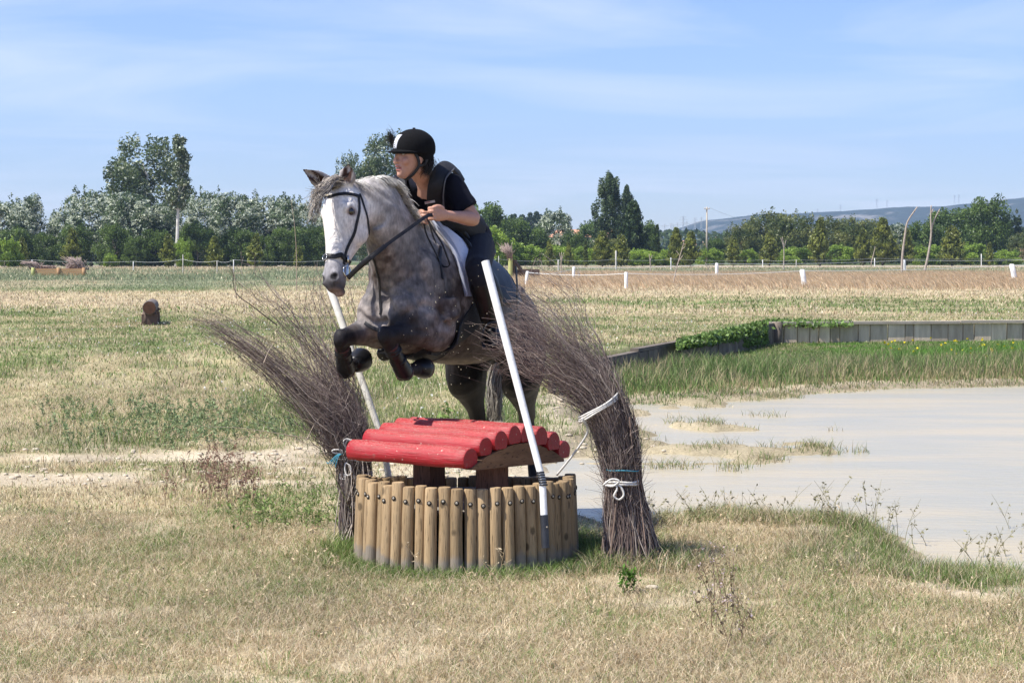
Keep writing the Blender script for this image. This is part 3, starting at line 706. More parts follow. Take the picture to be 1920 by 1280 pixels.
# ------------------------------------------------------------------ fences
WHITE = mat('white_paint_mat', (.78, .77, .74), (.62, .60, .56), rough=.7, scale=6, bump=.25, mn=.5, mx=.8)
TAPE = mat('fence_tape_mat', (.70, .72, .70), rough=.6)
DEAD = mat('dead_branch_mat', (.30, .24, .19), (.42, .36, .30), rough=.9, scale=5, bump=.4)
GREYST = mat('grey_stake_mat', (.45, .42, .37), (.55, .52, .46), rough=.9, scale=4)
def post(px, base_py, top_py, wpx, label, parent, lean=0, m=None):
    b = hit(px, base_py); D = b.y; t = P(px - lean, top_py, D); r = wpx / 2 / FPX * D
    mb = MB(); mb.tube([b + Vector((0, 0, -.15)), b.lerp(t, .5), t - Vector((0, 0, r * .4)), t], [r, r * .98, r, r * .7], 10)
    o = mb.build('post', m or WHITE, parent, angle=50)
    if label: o['label'] = label
    return t, D
def fence(pts, label, line_r, lines, w_list, sag=.06):
    b0 = hit(pts[0][0], pts[0][1]); e = empty('electric_fence', b0, label, 'fence', None)
    tops = []
    for (px, base, top, lean), w in zip(pts, w_list):
        t, D = post(px, base, top, w, None, e, lean); tops.append(t)
    return e, tops
eC, tC = fence([(986, 535, 508, -3, ), (1174, 541, 510, 0), (1509, 536, 505, 5), (1903, 525, 495, 6), (2290, 520, 488, 2)], 'nearer white-post fence with a single tape across the dry grass', .008, None, [6, 7, 10, 10, 9])
for a, b in zip(tC, tC[1:]): wire(a - Vector((0, 0, .06)), b - Vector((0, 0, .06)), .10, .011, name='tape', parent=eC, mat_=TAPE)
eB, tB = fence([(1075, 523, 500, -1), (1344, 518, 493, 0), (1695, 509, 487, 1), (2000, 505, 484, 0)], 'middle white-post fence with tape behind the dry orange grass', .008, None, [5.5, 6.5, 8, 7])
for a, b in zip(tB, tB[1:]): wire(a - Vector((0, 0, .05)), b - Vector((0, 0, .05)), .12, .014, name='tape', parent=eB, mat_=TAPE)
wire(tC[0] - Vector((0, 0, .08)), tB[0] - Vector((0, 0, .1)), .15, .01, name='tape', parent=eC, mat_=TAPE)
FA = [(-60, 509, 486), (60, 508, 487), (250, 508, 490), (343, 512, 477), (407, 513, 489), (438, 513, 487), (620, 512, 488), (760, 511, 480), (935, 510, 480), (1047, 509, 487), (1155, 508, 470), (1258, 507, 483), (1430, 502, 487), (1493, 502, 487), (1640, 500, 484), (1840, 498, 476), (1990, 498, 478)]
e = empty('far_electric_fence', hit(343, 512), 'far low fence of thin stakes and tape in front of the tree belt', 'fence'); tops = []
for px, base, top in FA:
    t, D = post(px, base, top, 1.7 if px not in (1047, 1155) else 3.4, None, e, 0, GREYST if px % 2 else WHITE); t.z = t.z if t.z < .32 + 1.25 else .32 + 1.15; tops.append(t)
for a, b in zip(tops, tops[1:]): wire(a, b, .16, .009, name='tape', parent=e, mat_=TAPE)
# bare saplings and crooked sticks
def crooked(paths, D0, r0, label, cat='stick', name='bare_stick'):
    """paths: pixel polylines at depth D0; first path is the main stem"""
    b = P(paths[0][0][0], paths[0][0][1], D0); e = empty(name, (b.x, b.y, gz(b.x, b.y)), label, cat, 'bare sticks and saplings along the fences')
    for k, pa in enumerate(paths):
        pts = catmull([P(x, y, D0 + (k * .15)) for x, y in pa], 5); n = len(pts)
        if k == 0: pts[0][2] = gz(pts[0][0], pts[0][1]) - .1
        MB().tube(pts, [r0 * (1 if k == 0 else .65) * (1 - .6 * i / n) for i in range(n)], 6).build('stem' if k == 0 else 'twig', DEAD, e)
Dn = hit(1690, 515).y; crooked([[(1691, 515), (1692, 480), (1697, 440), (1702, 415), (1720, 388)]], Dn, .11, 'tall bent bare stick standing right of the middle fence')
Dn = hit(1733, 511).y; crooked([[(1733, 511), (1740, 480), (1746, 440), (1745, 410), (1746, 385)], [(1746, 432), (1752, 412), (1762, 392)], [(1746, 400), (1750, 392)]], Dn, .12, 'tall forked pale bare stick near the right edge')
Dn = hit(1262, 533).y; crooked([[(1262, 533), (1268, 505), (1275, 480), (1282, 455)], [(1268, 510), (1262, 500)], [(1272, 490), (1281, 478)], [(1275, 480), (1268, 470)], [(1278, 468), (1285, 462)]], Dn, .035, 'leaning bare sapling between two white posts')
Dn = hit(1052, 519).y; crooked([[(1052, 519), (1052, 495), (1053, 473)], [(1052, 492), (1057, 474)], [(1052, 488), (1049, 474)]], Dn, .05, 'short bare forked sapling in front of the conifers')
Dn = hit(1220, 512).y; crooked([[(1220, 512), (1219, 490), (1217, 476)], [(1219, 490), (1223, 478)]], Dn, .06, 'thin sapling below the tall poplar')
Dn = hit(1469, 509).y; crooked([[(1469, 509), (1470, 480), (1469, 462), (1464, 446)], [(1470, 465), (1474, 450)], [(1470, 462), (1467, 444)]], Dn, .07, 'forked bare sapling in front of a dark conifer')
Dn = hit(1633, 495).y; crooked([[(1633, 494), (1637, 480), (1641, 462)]], min(Dn, 250), .08, 'short leaning stick before the paired conifers')
Dn = hit(1330, 512).y; crooked([[(1330, 517), (1328, 505), (1322, 492)], [(1328, 505), (1331, 495)]], Dn, .04, 'small dark dead weed by the middle fence')
Dn = hit(1085, 525).y; crooked([[(1085, 525), (1085, 512), (1083, 502)], [(1085, 515), (1089, 506)], [(1085, 517), (1081, 508)]], Dn, .04, 'dark dry thistle between the first two white posts')
# ------------------------------------------------------------------ small jumps in the distance
TIMB = mat('orange_timber_mat', (.34, .19, .09), (.42, .26, .13), rough=.8, scale=4, stretch=(.3, 3, 3), bump=.3)
DTIMB = mat('dark_timber_mat', (.07, .045, .035), (.12, .08, .06), rough=.85, scale=4, bump=.3)
GREENP = mat('green_post_mat', (.36, .38, .12), (.42, .42, .16), rough=.7, scale=3)
TWIGM = mat('twig_far_mat', (.24, .17, .15), (.34, .27, .24), rough=.9, scale=5)
def box_jump(px0, px1, base_py, top_py, label, nx=2):
    a = hit((px0 + px1) / 2, base_py); D = a.y; e = empty('box_jump', a, label, 'horse jump')
    x0 = P(px0, 483, D).x; x1 = P(px1, 483, D).x; zt = P(px0, top_py, D).z; n = 3; W = (x1 - x0) / nx
    for k in range(nx):
        for j in range(n):
            h = (zt - a.z) / n; mb = MB(); mb.box(x0 + W * (k + .5), D, a.z + h * (j + .5), W * .94, .9, h * .86); mb.build('board', TIMB, e, False)
    for k in range(nx + 1):
        MB().tube([(x0 + W * k, D - .5, a.z - .1), (x0 + W * k, D - .5, zt + .05)], .12, 8).build('upright', GREENP if k == 0 else TIMB, e)
    rng = np.random.default_rng(3)
    for c, lean, hh in ((x0 + .15 * W, -1.3, .7), (x0 + W * 1.78, -.7, 1.15), (x0 + W * .55, -.5, .3), (x0 + W * 1.45, .5, .55)):
        mb = MB()
        for i in range(60):
            t = Vector((c + rng.normal() * .28 + lean * hh * .7 + rng.normal() * .3, D + rng.normal() * .2, zt + hh * rng.uniform(.5, .75)))
            b_ = Vector((c + rng.normal() * .25, D + rng.normal() * .15, zt - .1)); mb.tube([b_, b_.lerp(t, .6) + Vector((0, 0, .08)), t], [.035, .025, .01], 4)
        o = mb.build('brush_tuft', TWIGM, e); o['kind'] = 'stuff'
box_jump(65, 160, 517, 503, 'low orange-brown wooden box jump with brush tufts at the far left')
box_jump(1905, 1960, 492, 463, 'reddish wooden jump at the right picture edge', 1)
def brush_post():
    a = hit(957, 525); D = a.y; e = empty('brush_post_jump', a, 'green round post topped with dry brush beside a dark wooden frame', 'horse jump')
    zt = P(957, 485, D).z; r = 4.2 / FPX * D
    MB().tube([a - Vector((0, 0, .2)), Vector((a.x, a.y, zt))], r, 12).build('post', GREENP, e, angle=40)
    rng = np.random.default_rng(8); mb = MB()
    for i in range(130):
        ax = rng.normal() * r * .45; q = P(957 - 8 + rng.normal() * 7, 460 + rng.uniform(-6, 12), D + rng.normal() * .15); mb.tube([Vector((a.x + ax, a.y + rng.normal() * r * .4, zt - .1)), Vector((a.x + ax * 1.4, a.y, zt + .2)).lerp(q, .4), q], [.016, .012, .005], 4)
    mb.build('brush', TWIGM, e)['kind'] = 'stuff'
    x = lambda px: P(px, 483, D).x; z = lambda py: P(960, py, D).z
    for k in range(9):
        px = 965 + k * 5.3; MB().box(x(px), D + .3, (z(521) + z(508)) / 2, .09, .1, z(508) - z(521)).build('slat', DTIMB, e, False)
    MB().box((x(962) + x(1012)) / 2, D + .36, z(509), x(1012) - x(962), .12, .14).build('rail', DTIMB, e, False)
    MB().box((x(962) + x(1012)) / 2, D + 1.1, z(513), x(1012) - x(962), .12, .5).build('back_board', DTIMB, e, False)
    MB().tube([(x(965), D + .2, a.z), (x(965), D + .2, z(487))], .13, 4).build('upright', DTIMB, e, False)
    MB().tube([(x(965), D + .2, z(489)), (x(988), D + .2, a.z + .1)], .1, 4).build('brace', DTIMB, e, False)
brush_post()
# ------------------------------------------------------------------ log jump in the left field
OLDLOG = mat('old_log_mat', (.10, .08, .07), (.20, .17, .15), rough=.9, scale=5, stretch=(5, 1, 5), bump=.5)
ENDG = mat('log_end_mat', (.07, .03, .015), (.12, .055, .03), rough=.9, scale=9)
def log_jump():
    a = hit(281, 610); D = a.y; e = empty('log_jump', a, 'dark round log on a low trestle casting a shadow in the left field', 'horse jump')
    s = D / FPX; r = 13 * s; c = P(280, 577, D); ax = Vector((-.165, 1, 0)).normalized(); L = 2.0
    c2 = c + ax * L
    MB().tube([c, c + ax * .02, c.lerp(c2, .5), c2], [r * .97, r, r * 1.03, r * .97], 18).build('log', OLDLOG, e, angle=50)
    MB().tube([c - ax * .012, c - ax * .002], r * .9, 18).build('log_end', ENDG, e, False)
    for q in (.15, L - .2):
        p = c + ax * q; sd_ = Vector((ax.y, -ax.x, 0))
        for k in (-1, 1):
            f = p + sd_ * k * r * .8; f.z = a.z - .05; MB().tube([f, p + sd_ * k * r * .45 - Vector((0, 0, r * .5))], .07, 6).build('leg', DTIMB, e)
        MB().tube([p + sd_ * r * 1.0 - Vector((0, 0, r * .3)), p - sd_ * r * .9 - Vector((0, 0, r * 1.9))], .055, 5).build('brace', DTIMB, e)
        MB().box(p.x, p.y, a.z + .10, .30, .12, .22, Matrix.Rotation(.1, 3, 'Z')).build('block', DTIMB, e, False)
log_jump()
# ------------------------------------------------------------------ retaining wall
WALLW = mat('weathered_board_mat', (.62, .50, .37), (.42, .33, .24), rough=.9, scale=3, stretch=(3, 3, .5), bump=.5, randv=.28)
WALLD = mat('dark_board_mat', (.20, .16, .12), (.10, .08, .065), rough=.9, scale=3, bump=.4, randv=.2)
CAPW = mat('cap_plank_mat', (.42, .36, .29), (.33, .28, .22), rough=.9, scale=3, bump=.4)
def wall():
    e = empty('retaining_wall', (4.7, 35, .0), 'low grey wooden retaining wall of upright boards above the pond bank', 'wall')
    rng = np.random.default_rng(12)
    def run(a, b, m, wmin, wmax, top_a, top_b, zb):
        a = Vector((*a, 0)); b = Vector((*b, 0)); d = (b - a); L = d.length; d.normalize(); n = Vector((d.y, -d.x, 0)); q = 0; k = 0
        off = .34
        while q < L:
            w = rng.uniform(wmin, wmax); w = min(w, L - q); c = a + d * (q + w / 2) + n * (off + rng.uniform(-.008, .012)); t = top_a + (top_b - top_a) * q / L
            M = Matrix.Rotation(math.atan2(d.y, d.x), 3, 'Z') @ Matrix.Rotation(rng.normal() * .006, 3, 'Y')
            h = t - zb; mb = MB(); mb.box(c.x, c.y, zb + h / 2 - .0, w - .018, .05, h, M); mb.build('board', m, e, False); q += w; k += 1
        c = (a + b) / 2 + n * (off - .05); capm = CAPW if m is WALLW else WALLD; M = Matrix.Rotation(math.atan2(d.y, d.x), 3, 'Z')
        nseg = max(1, int(L / 3.2))
        for i in range(nseg):
            c = a + d * (L * (i + .5) / nseg) + n * (off - .04); t = top_a + (top_b - top_a) * (i + .5) / nseg
            MB().box(c.x, c.y, t + .028 + rng.uniform(-.004, .006), L / nseg - .015, .24 if m is WALLW else .12, .05, M).build('cap_plank', capm, e, False)
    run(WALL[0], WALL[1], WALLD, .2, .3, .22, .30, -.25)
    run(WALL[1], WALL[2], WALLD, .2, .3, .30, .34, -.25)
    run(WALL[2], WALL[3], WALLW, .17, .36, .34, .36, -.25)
    for q in ((4.62, 34.45), (4.95, 34.5)):
        MB().tube([(q[0], q[1], -.2), (q[0], q[1], .4)], .09, 8).build('corner_post', WALLD, e)
wall()
# ------------------------------------------------------------------ log well jump
def wood_mat(name, a, b, bump=.5, stretch=(9, 9, .4), mudline=False, randv=.12, scale=4, cracks=True):
    m, nt, bs = newmat(name); N, Lk = nt.nodes, nt.links
    bs.inputs['Roughness'].default_value = .8; bs.inputs['Specular IOR Level'].default_value = .3
    tc = N.new('ShaderNodeTexCoord'); oi = N.new('ShaderNodeObjectInfo')
    ad = N.new('ShaderNodeVectorMath'); ad.operation = 'ADD'; cm = N.new('ShaderNodeCombineXYZ'); ml = N.new('ShaderNodeMath'); ml.operation = 'MULTIPLY'; ml.inputs[1].default_value = 37
    Lk.new(oi.outputs['Random'], ml.inputs[0]); Lk.new(ml.outputs[0], cm.inputs[0]); Lk.new(ml.outputs[0], cm.inputs[1])
    Lk.new(tc.outputs['Object'], ad.inputs[0]); Lk.new(cm.outputs[0], ad.inputs[1])
    mp = N.new('ShaderNodeMapping'); Lk.new(ad.outputs[0], mp.inputs[0]); mp.inputs['Scale'].default_value = stretch
    nz = N.new('ShaderNodeTexNoise'); Lk.new(mp.outputs[0], nz.inputs['Vector']); nz.inputs['Scale'].default_value = scale; nz.inputs['Detail'].default_value = 7; nz.inputs['Roughness'].default_value = .65; nz.inputs['Distortion'].default_value = .3
    r = N.new('ShaderNodeMapRange'); Lk.new(nz.outputs['Fac'], r.inputs[0]); r.inputs['From Min'].default_value = .33; r.inputs['From Max'].default_value = .67
    mx = N.new('ShaderNodeMix'); mx.data_type = 'RGBA'; Lk.new(r.outputs[0], mx.inputs['Factor']); mx.inputs['A'].default_value = (*a, 1); mx.inputs['B'].default_value = (*b, 1)
    outc = mx.outputs['Result']
    nb = N.new('ShaderNodeTexNoise'); Lk.new(mp.outputs[0], nb.inputs['Vector']); nb.inputs['Scale'].default_value = scale * 5; nb.inputs['Detail'].default_value = 4
    # dark drying cracks along the grain
    cr = N.new('ShaderNodeMapRange'); Lk.new(nb.outputs['Fac'], cr.inputs[0]); cr.inputs['From Min'].default_value = .36; cr.inputs['From Max'].default_value = .42; cr.inputs['To Min'].default_value = .45
    v2 = N.new('ShaderNodeVectorMath'); v2.operation = 'SCALE'; Lk.new(outc, v2.inputs[0]); Lk.new(cr.outputs[0], v2.inputs['Scale']); outc = v2.outputs[0]
    rr = N.new('ShaderNodeMapRange'); Lk.new(oi.outputs['Random'], rr.inputs[0]); rr.inputs['To Min'].default_value = 1 - randv; rr.inputs['To Max'].default_value = 1 + randv
    v3 = N.new('ShaderNodeVectorMath'); v3.operation = 'SCALE'; Lk.new(outc, v3.inputs[0]); Lk.new(rr.outputs[0], v3.inputs['Scale']); outc = v3.outputs[0]
    vo = N.new('ShaderNodeTexVoronoi'); mk = N.new('ShaderNodeMapping'); Lk.new(ad.outputs[0], mk.inputs[0]); mk.inputs['Scale'].default_value = (1, 1, .7); Lk.new(mk.outputs[0], vo.inputs['Vector']); vo.inputs['Scale'].default_value = 9
    kr = N.new('ShaderNodeMapRange'); Lk.new(vo.outputs['Distance'], kr.inputs[0]); kr.inputs['From Min'].default_value = .10; kr.inputs['From Max'].default_value = .17; kr.inputs['To Min'].default_value = .38
    v4 = N.new('ShaderNodeVectorMath'); v4.operation = 'SCALE'; Lk.new(outc, v4.inputs[0]); Lk.new(kr.outputs[0], v4.inputs['Scale']); outc = v4.outputs[0]
    if mudline:
        ge = N.new('ShaderNodeNewGeometry'); sp = N.new('ShaderNodeSeparateXYZ'); Lk.new(ge.outputs['Position'], sp.inputs[0])
        nn = N.new('ShaderNodeTexNoise'); Lk.new(tc.outputs['Object'], nn.inputs['Vector']); nn.inputs['Scale'].default_value = 9
        a1 = N.new('ShaderNodeMath'); a1.operation = 'MULTIPLY_ADD'; Lk.new(nn.outputs['Fac'], a1.inputs[0]); a1.inputs[1].default_value = .22; Lk.new(sp.outputs['Z'], a1.inputs[2])
        r5 = N.new('ShaderNodeMapRange'); Lk.new(a1.outputs[0], r5.inputs[0]); r5.inputs['From Min'].default_value = .175; r5.inputs['From Max'].default_value = .215; r5.inputs['To Min'].default_value = 0; r5.inputs['To Max'].default_value = 1
        m5 = N.new('ShaderNodeMix'); m5.data_type = 'RGBA'; Lk.new(r5.outputs[0], m5.inputs['Factor']); m5.inputs['A'].default_value = (.24, .20, .155, 1); Lk.new(outc, m5.inputs['B']); outc = m5.outputs['Result']
    Lk.new(outc, bs.inputs['Base Color'])
    bp = N.new('ShaderNodeBump'); Lk.new(nb.outputs['Fac'], bp.inputs['Height']); bp.inputs['Strength'].default_value = bump; bp.inputs['Distance'].default_value = .006; Lk.new(bp.outputs[0], bs.inputs['Normal'])
    return m
POSTW = wood_mat('pine_post_mat', (.26, .175, .09), (.40, .285, .16), mudline=True, randv=.24)
POSTTOP = mat('post_top_mat', (.25, .19, .13), (.35, .27, .19), rough=.9, scale=30, bump=.3)
BEAM = wood_mat('brown_beam_mat', (.14, .075, .04), (.23, .13, .07), stretch=(1.2, 1.2, 6), randv=.1)
BEAMV = wood_mat('brown_support_mat', (.17, .075, .045), (.24, .115, .07), stretch=(8, 8, .8), randv=.1)
BOLT = mat('bolt_mat', (.50, .47, .40), (.26, .22, .17), rough=.65, metal=.3, scale=60)
HOLE = mat('bolt_hole_mat', (.03, .022, .015), rough=.95)
DIRT = mat('dirt_fill_mat', (.20, .18, .15), (.30, .27, .22), rough=1, scale=14, bump=.8)
def redmat():
    m, nt, bs = newmat('red_paint_mat'); N, Lk = nt.nodes, nt.links
    bs.inputs['Roughness'].default_value = .5
    tc = N.new('ShaderNodeTexCoord'); mp = N.new('ShaderNodeMapping'); Lk.new(tc.outputs['Object'], mp.inputs[0]); mp.inputs['Scale'].default_value = (1.4, 16, 16)
    nz = N.new('ShaderNodeTexNoise'); Lk.new(mp.outputs[0], nz.inputs['Vector']); nz.inputs['Scale'].default_value = 5; nz.inputs['Detail'].default_value = 8; nz.inputs['Roughness'].default_value = .7
    r = N.new('ShaderNodeMapRange'); Lk.new(nz.outputs['Fac'], r.inputs[0]); r.inputs['From Min'].default_value = .46; r.inputs['From Max'].default_value = .66
    mx = N.new('ShaderNodeMix'); mx.data_type = 'RGBA'; Lk.new(r.outputs[0], mx.inputs['Factor']); mx.inputs['A'].default_value = (.34, .004, .010, 1); mx.inputs['B'].default_value = (.24, .018, .016, 1)
    n5 = N.new('ShaderNodeTexNoise'); Lk.new(tc.outputs['Object'], n5.inputs['Vector']); n5.inputs['Scale'].default_value = 120; n5.inputs['Detail'].default_value = 2
    # dust settled on top
    ge = N.new('ShaderNodeNewGeometry'); sp = N.new('ShaderNodeSeparateXYZ'); Lk.new(ge.outputs['Normal'], sp.inputs[0])
    up_ = N.new('ShaderNodeMapRange'); Lk.new(sp.outputs['Z'], up_.inputs[0]); up_.inputs['From Min'].default_value = .5; up_.inputs['From Max'].default_value = 1; up_.inputs['To Max'].default_value = .36
    r6 = N.new('ShaderNodeMapRange'); Lk.new(n5.outputs['Fac'], r6.inputs[0]); r6.inputs['From Min'].default_value = .40; r6.inputs['From Max'].default_value = .68
    mu = N.new('ShaderNodeMath'); mu.operation = 'MULTIPLY'; Lk.new(up_.outputs[0], mu.inputs[0]); Lk.new(r6.outputs[0], mu.inputs[1])
    m2 = N.new('ShaderNodeMix'); m2.data_type = 'RGBA'; Lk.new(mu.outputs[0], m2.inputs['Factor']); Lk.new(mx.outputs['Result'], m2.inputs['A']); m2.inputs['B'].default_value = (.55, .42, .34, 1)
    # paint worn through to the wood in streaks
    mw = N.new('ShaderNodeMapping'); Lk.new(tc.outputs['Object'], mw.inputs[0]); mw.inputs['Scale'].default_value = (3, 9, 9); n9 = N.new('ShaderNodeTexNoise'); Lk.new(mw.outputs[0], n9.inputs['Vector']); n9.inputs['Scale'].default_value = 4.2; n9.inputs['Detail'].default_value = 9; n9.inputs['Roughness'].default_value = .75
    r9 = N.new('ShaderNodeMapRange'); Lk.new(n9.outputs['Fac'], r9.inputs[0]); r9.inputs['From Min'].default_value = .61; r9.inputs['From Max'].default_value = .65; r9.inputs['To Max'].default_value = .8
    m9 = N.new('ShaderNodeMix'); m9.data_type = 'RGBA'; Lk.new(r9.outputs[0], m9.inputs['Factor']); Lk.new(m2.outputs['Result'], m9.inputs['A']); m9.inputs['B'].default_value = (.22, .10, .075, 1); m2 = m9
    # splashes of dried mud
    n6 = N.new('ShaderNodeTexNoise'); Lk.new(tc.outputs['Object'], n6.inputs['Vector']); n6.inputs['Scale'].default_value = 55; n6.inputs['Detail'].default_value = 1
    r7 = N.new('ShaderNodeMapRange'); Lk.new(n6.outputs['Fac'], r7.inputs[0]); r7.inputs['From Min'].default_value = .73; r7.inputs['From Max'].default_value = .77; r7.inputs['To Max'].default_value = .6
    m3 = N.new('ShaderNodeMix'); m3.data_type = 'RGBA'; Lk.new(r7.outputs[0], m3.inputs['Factor']); Lk.new(m2.outputs['Result'], m3.inputs['A']); m3.inputs['B'].default_value = (.6, .53, .42, 1)
    Lk.new(m3.outputs['Result'], bs.inputs['Base Color'])
    bp = N.new('ShaderNodeBump'); Lk.new(nz.outputs['Fac'], bp.inputs['Height']); bp.inputs['Strength'].default_value = .7; bp.inputs['Distance'].default_value = .008; Lk.new(bp.outputs[0], bs.inputs['Normal'])
    return m
RED = redmat()
WC = Vector((-.245, 9.87, 0)); WR = .555
def well():
    e = empty('well_jump', (WC.x, WC.y, 0), 'round cross-country jump of upright wooden posts under a red half-log roof', 'horse jump')
    rng = np.random.default_rng(4); n = 54; a = 0; ang = []
    for k in range(n): ang.append(2 * math.pi * k / n + rng.normal() * .002)
    for k, a in enumerate(ang):
        wide = rng.uniform(.0305, .0335); d = Vector((math.cos(a), math.sin(a), 0)); out = WR + rng.uniform(-.012, .012)
        back = (math.sin(a) + 1) / 2
        top = .435 - .07 * smooth(.45, 1, np.array([back]))[0] + rng.normal() * .007; flare = .022 + rng.normal() * .004
        b = WC + d * (out + flare); t = WC + d * out
        b.z = -.12; t.z = top
        mb = MB(); pts = [b, b.lerp(t, .35), b.lerp(t, .7), t - Vector((0, 0, .008)), t]
        tw = Vector((-d.y, d.x, 0)) * rng.normal() * .0012
        for i in (1, 2): pts[i] = pts[i] + tw * i
        rr = [wide * 1.04, wide * 1.02, wide, wide, wide * .9]
        mb.tube(pts, rr, 14); o = mb.build('post', POSTW, e, angle=45)
        # bolt sunk in a round hole on the outside
        zb = top - .075 + rng.normal() * .004; q = WC + d * (out + flare * (1 - (zb + .12) / (top + .12)) + wide); q.z = zb
        h = MB(); h.tube([q - d * .01, q + d * .0022], .0125, 12); h.build('bolt_hole', HOLE, o)
        bo = MB(); bo.tube([q, q + d * .0032, q + d * .0042], [.0068, .0065, .004], 8); bo.build('bolt', BOLT, o)
    # dirt inside
    V = []; F = []; nr = 14; ns = 48
    for i in range(nr):
        for j in range(ns):
            r = (WR - .03) * i / (nr - 1); aa = 2 * math.pi * j / ns; x = WC.x + r * math.cos(aa); y = WC.y + r * math.sin(aa); V.append((x, y, .33 + .03 * float(n2([x], [y], 6, 3)[0]) - .05 * (r / WR) ** 2))
    for i in range(nr - 1):
        for j in range(ns): F.append([i * ns + j, i * ns + (j + 1) % ns, (i + 1) * ns + (j + 1) % ns, (i + 1) * ns + j])
    np_mesh('dirt_fill', V, F, DIRT, parent=e, smooth_=True)
    # roof
    ps = math.radians(35); U = Vector((math.cos(ps), -math.sin(ps), 0)); W = Vector((math.sin(ps), math.cos(ps), 0))
    C = Vector((-.265, 9.85, 0)); L = .77
    Mr = Matrix((U, W, Vector((0, 0, 1)))).transposed()
    zs = [.580, .630, .653, .671, .670, .645, .608, .552]; ts = [-.425 + .1215 * k for k in range(8)]
    for k in range(8):
        c = C + W * ts[k]; c.z = zs[k]; r = .0605 if k else .064
        sh = rng.normal() * .008; mb = MB(); rings = []
        ns_ = 13
        for i, q in enumerate([-L / 2, -L / 2 + .006] + [(-L / 2 + .006 + (L - .012) * s / ns_) for s in range(1, ns_)] + [L / 2 - .006, L / 2]):
            rad = r * (.93 if i == 0 or i == ns_ + 2 else 1) * (1 + .02 * math.sin(q * 9 + k * 2)) ; ring = []
            for j in range(24):
                an = 2 * math.pi * j / 24; yy = math.cos(an) * rad; zz = math.sin(an) * rad
                if zz < -.62 * rad: zz = -.62 * rad
                wob = 1 + .025 * math.sin(an * 3 + q * 14 + k) + .012 * math.sin(an * 7 + q * 31)
                ring.append(Vector((q + sh, yy * wob, zz * wob)))
            rings.append(ring)
        mb.loft(rings)
        me = mb.build('log', RED, None, angle=50)
        me.parent = e; me.location = c - e.location; me.rotation_euler = Mr.to_euler()
    # gable beams following the roof slope
    for s, ins in ((1, -.035), (-1, .035)):
        c = C + U * (s * L / 2 + ins); pr = [(ts[0] - .01, zs[0] - .045)] + [(ts[k], zs[k] - .041) for k in range(1, 7)] + [(ts[7] - .01, zs[7] - .041)]
        poly = [(t, z) for t, z in pr] + [(ts[7] - .012, .498), (ts[0] + .02, .528)]
        V = []
        for th in (-.028, .028):
            for t, z in poly: q = c + U * th + W * t; V.append((q.x, q.y, z))
        m = len(poly); F = [list(range(m))[::-1], [m + i for i in range(m)]] + [[i, (i + 1) % m, m + (i + 1) % m, m + i] for i in range(m)]
        me = MB().add(V, F).build('gable_beam', BEAM, e, False)
    for q in (-.225, .195):
        c = C + U * q; mb = MB(); mb.box(c.x, c.y, .45, .115, .135, .40, Matrix.Rotation(-ps, 3, 'Z')); mb.build('support_post', BEAMV, e, False)
well()
# ------------------------------------------------------------------ leaning white poles
POLEW = mat('white_pole_mat', (.80, .79, .76), (.62, .58, .50), rough=.55, scale=14, bump=.12, mn=.52, mx=.78)
POLEY = mat('aged_white_pole_mat', (.80, .78, .70), (.68, .65, .53), rough=.6, scale=10, bump=.1, mn=.45, mx=.7)
BLACKT = mat('black_tube_mat', (.018, .019, .022), (.03, .03, .033), rough=.4, scale=20)
def lean_pole(top, mid, bot, r0, m, label, band, tipdark=None):
    e = empty('white_pole', bot, label, 'pole')
    pts = catmull([top, top.lerp(mid, .5), mid], 5); mb = MB(); n = len(pts); mb.tube([top - (mid - top).normalized() * 0] + list(pts[1:]), [r0 * (1.12 - .22 * i / n) for i in range(n)], 14); mb.build('shaft', m, e, angle=50)
    d = (bot - mid); L = d.length; d.normalize()
    for k in range(band):
        q = mid + (mid - top).normalized() * (-.045 + k * .013); MB().tube([q, q + d * .009], r0 * 1.12, 14).build('rubber_ring', BLACKT, e)
    s1 = mid; s2 = bot if tipdark is None else bot - d * tipdark
    MB().tube([s1, s2], r0 * .93, 14).build('foot_tube', m, e, angle=50)
    if tipdark: MB().tube([s2, bot], r0 * 1.08, 14).build('black_sleeve', BLACKT, e, angle=50)
    if tipdark:
        q = s2.lerp(bot, .35) + Vector((.012, -r0 * 1.02, 0)); MB().ball(q, .005, 6, 4).build('screw', BOLT, e)
lean_pole(P(910, 490, 9.55), P(1017, 900, 9.27), P(1023, 1027, 9.21), .0193, POLEW, 'long white pole leaning left across the rider boot, black sleeve at its foot', 6, .165)
lean_pole(P(612, 520, 10.6), P(716, 822, 10.45), P(731, 905, 10.42), .020, POLEY, 'yellowed white pole leaning behind the red roof left of the horse', 4)
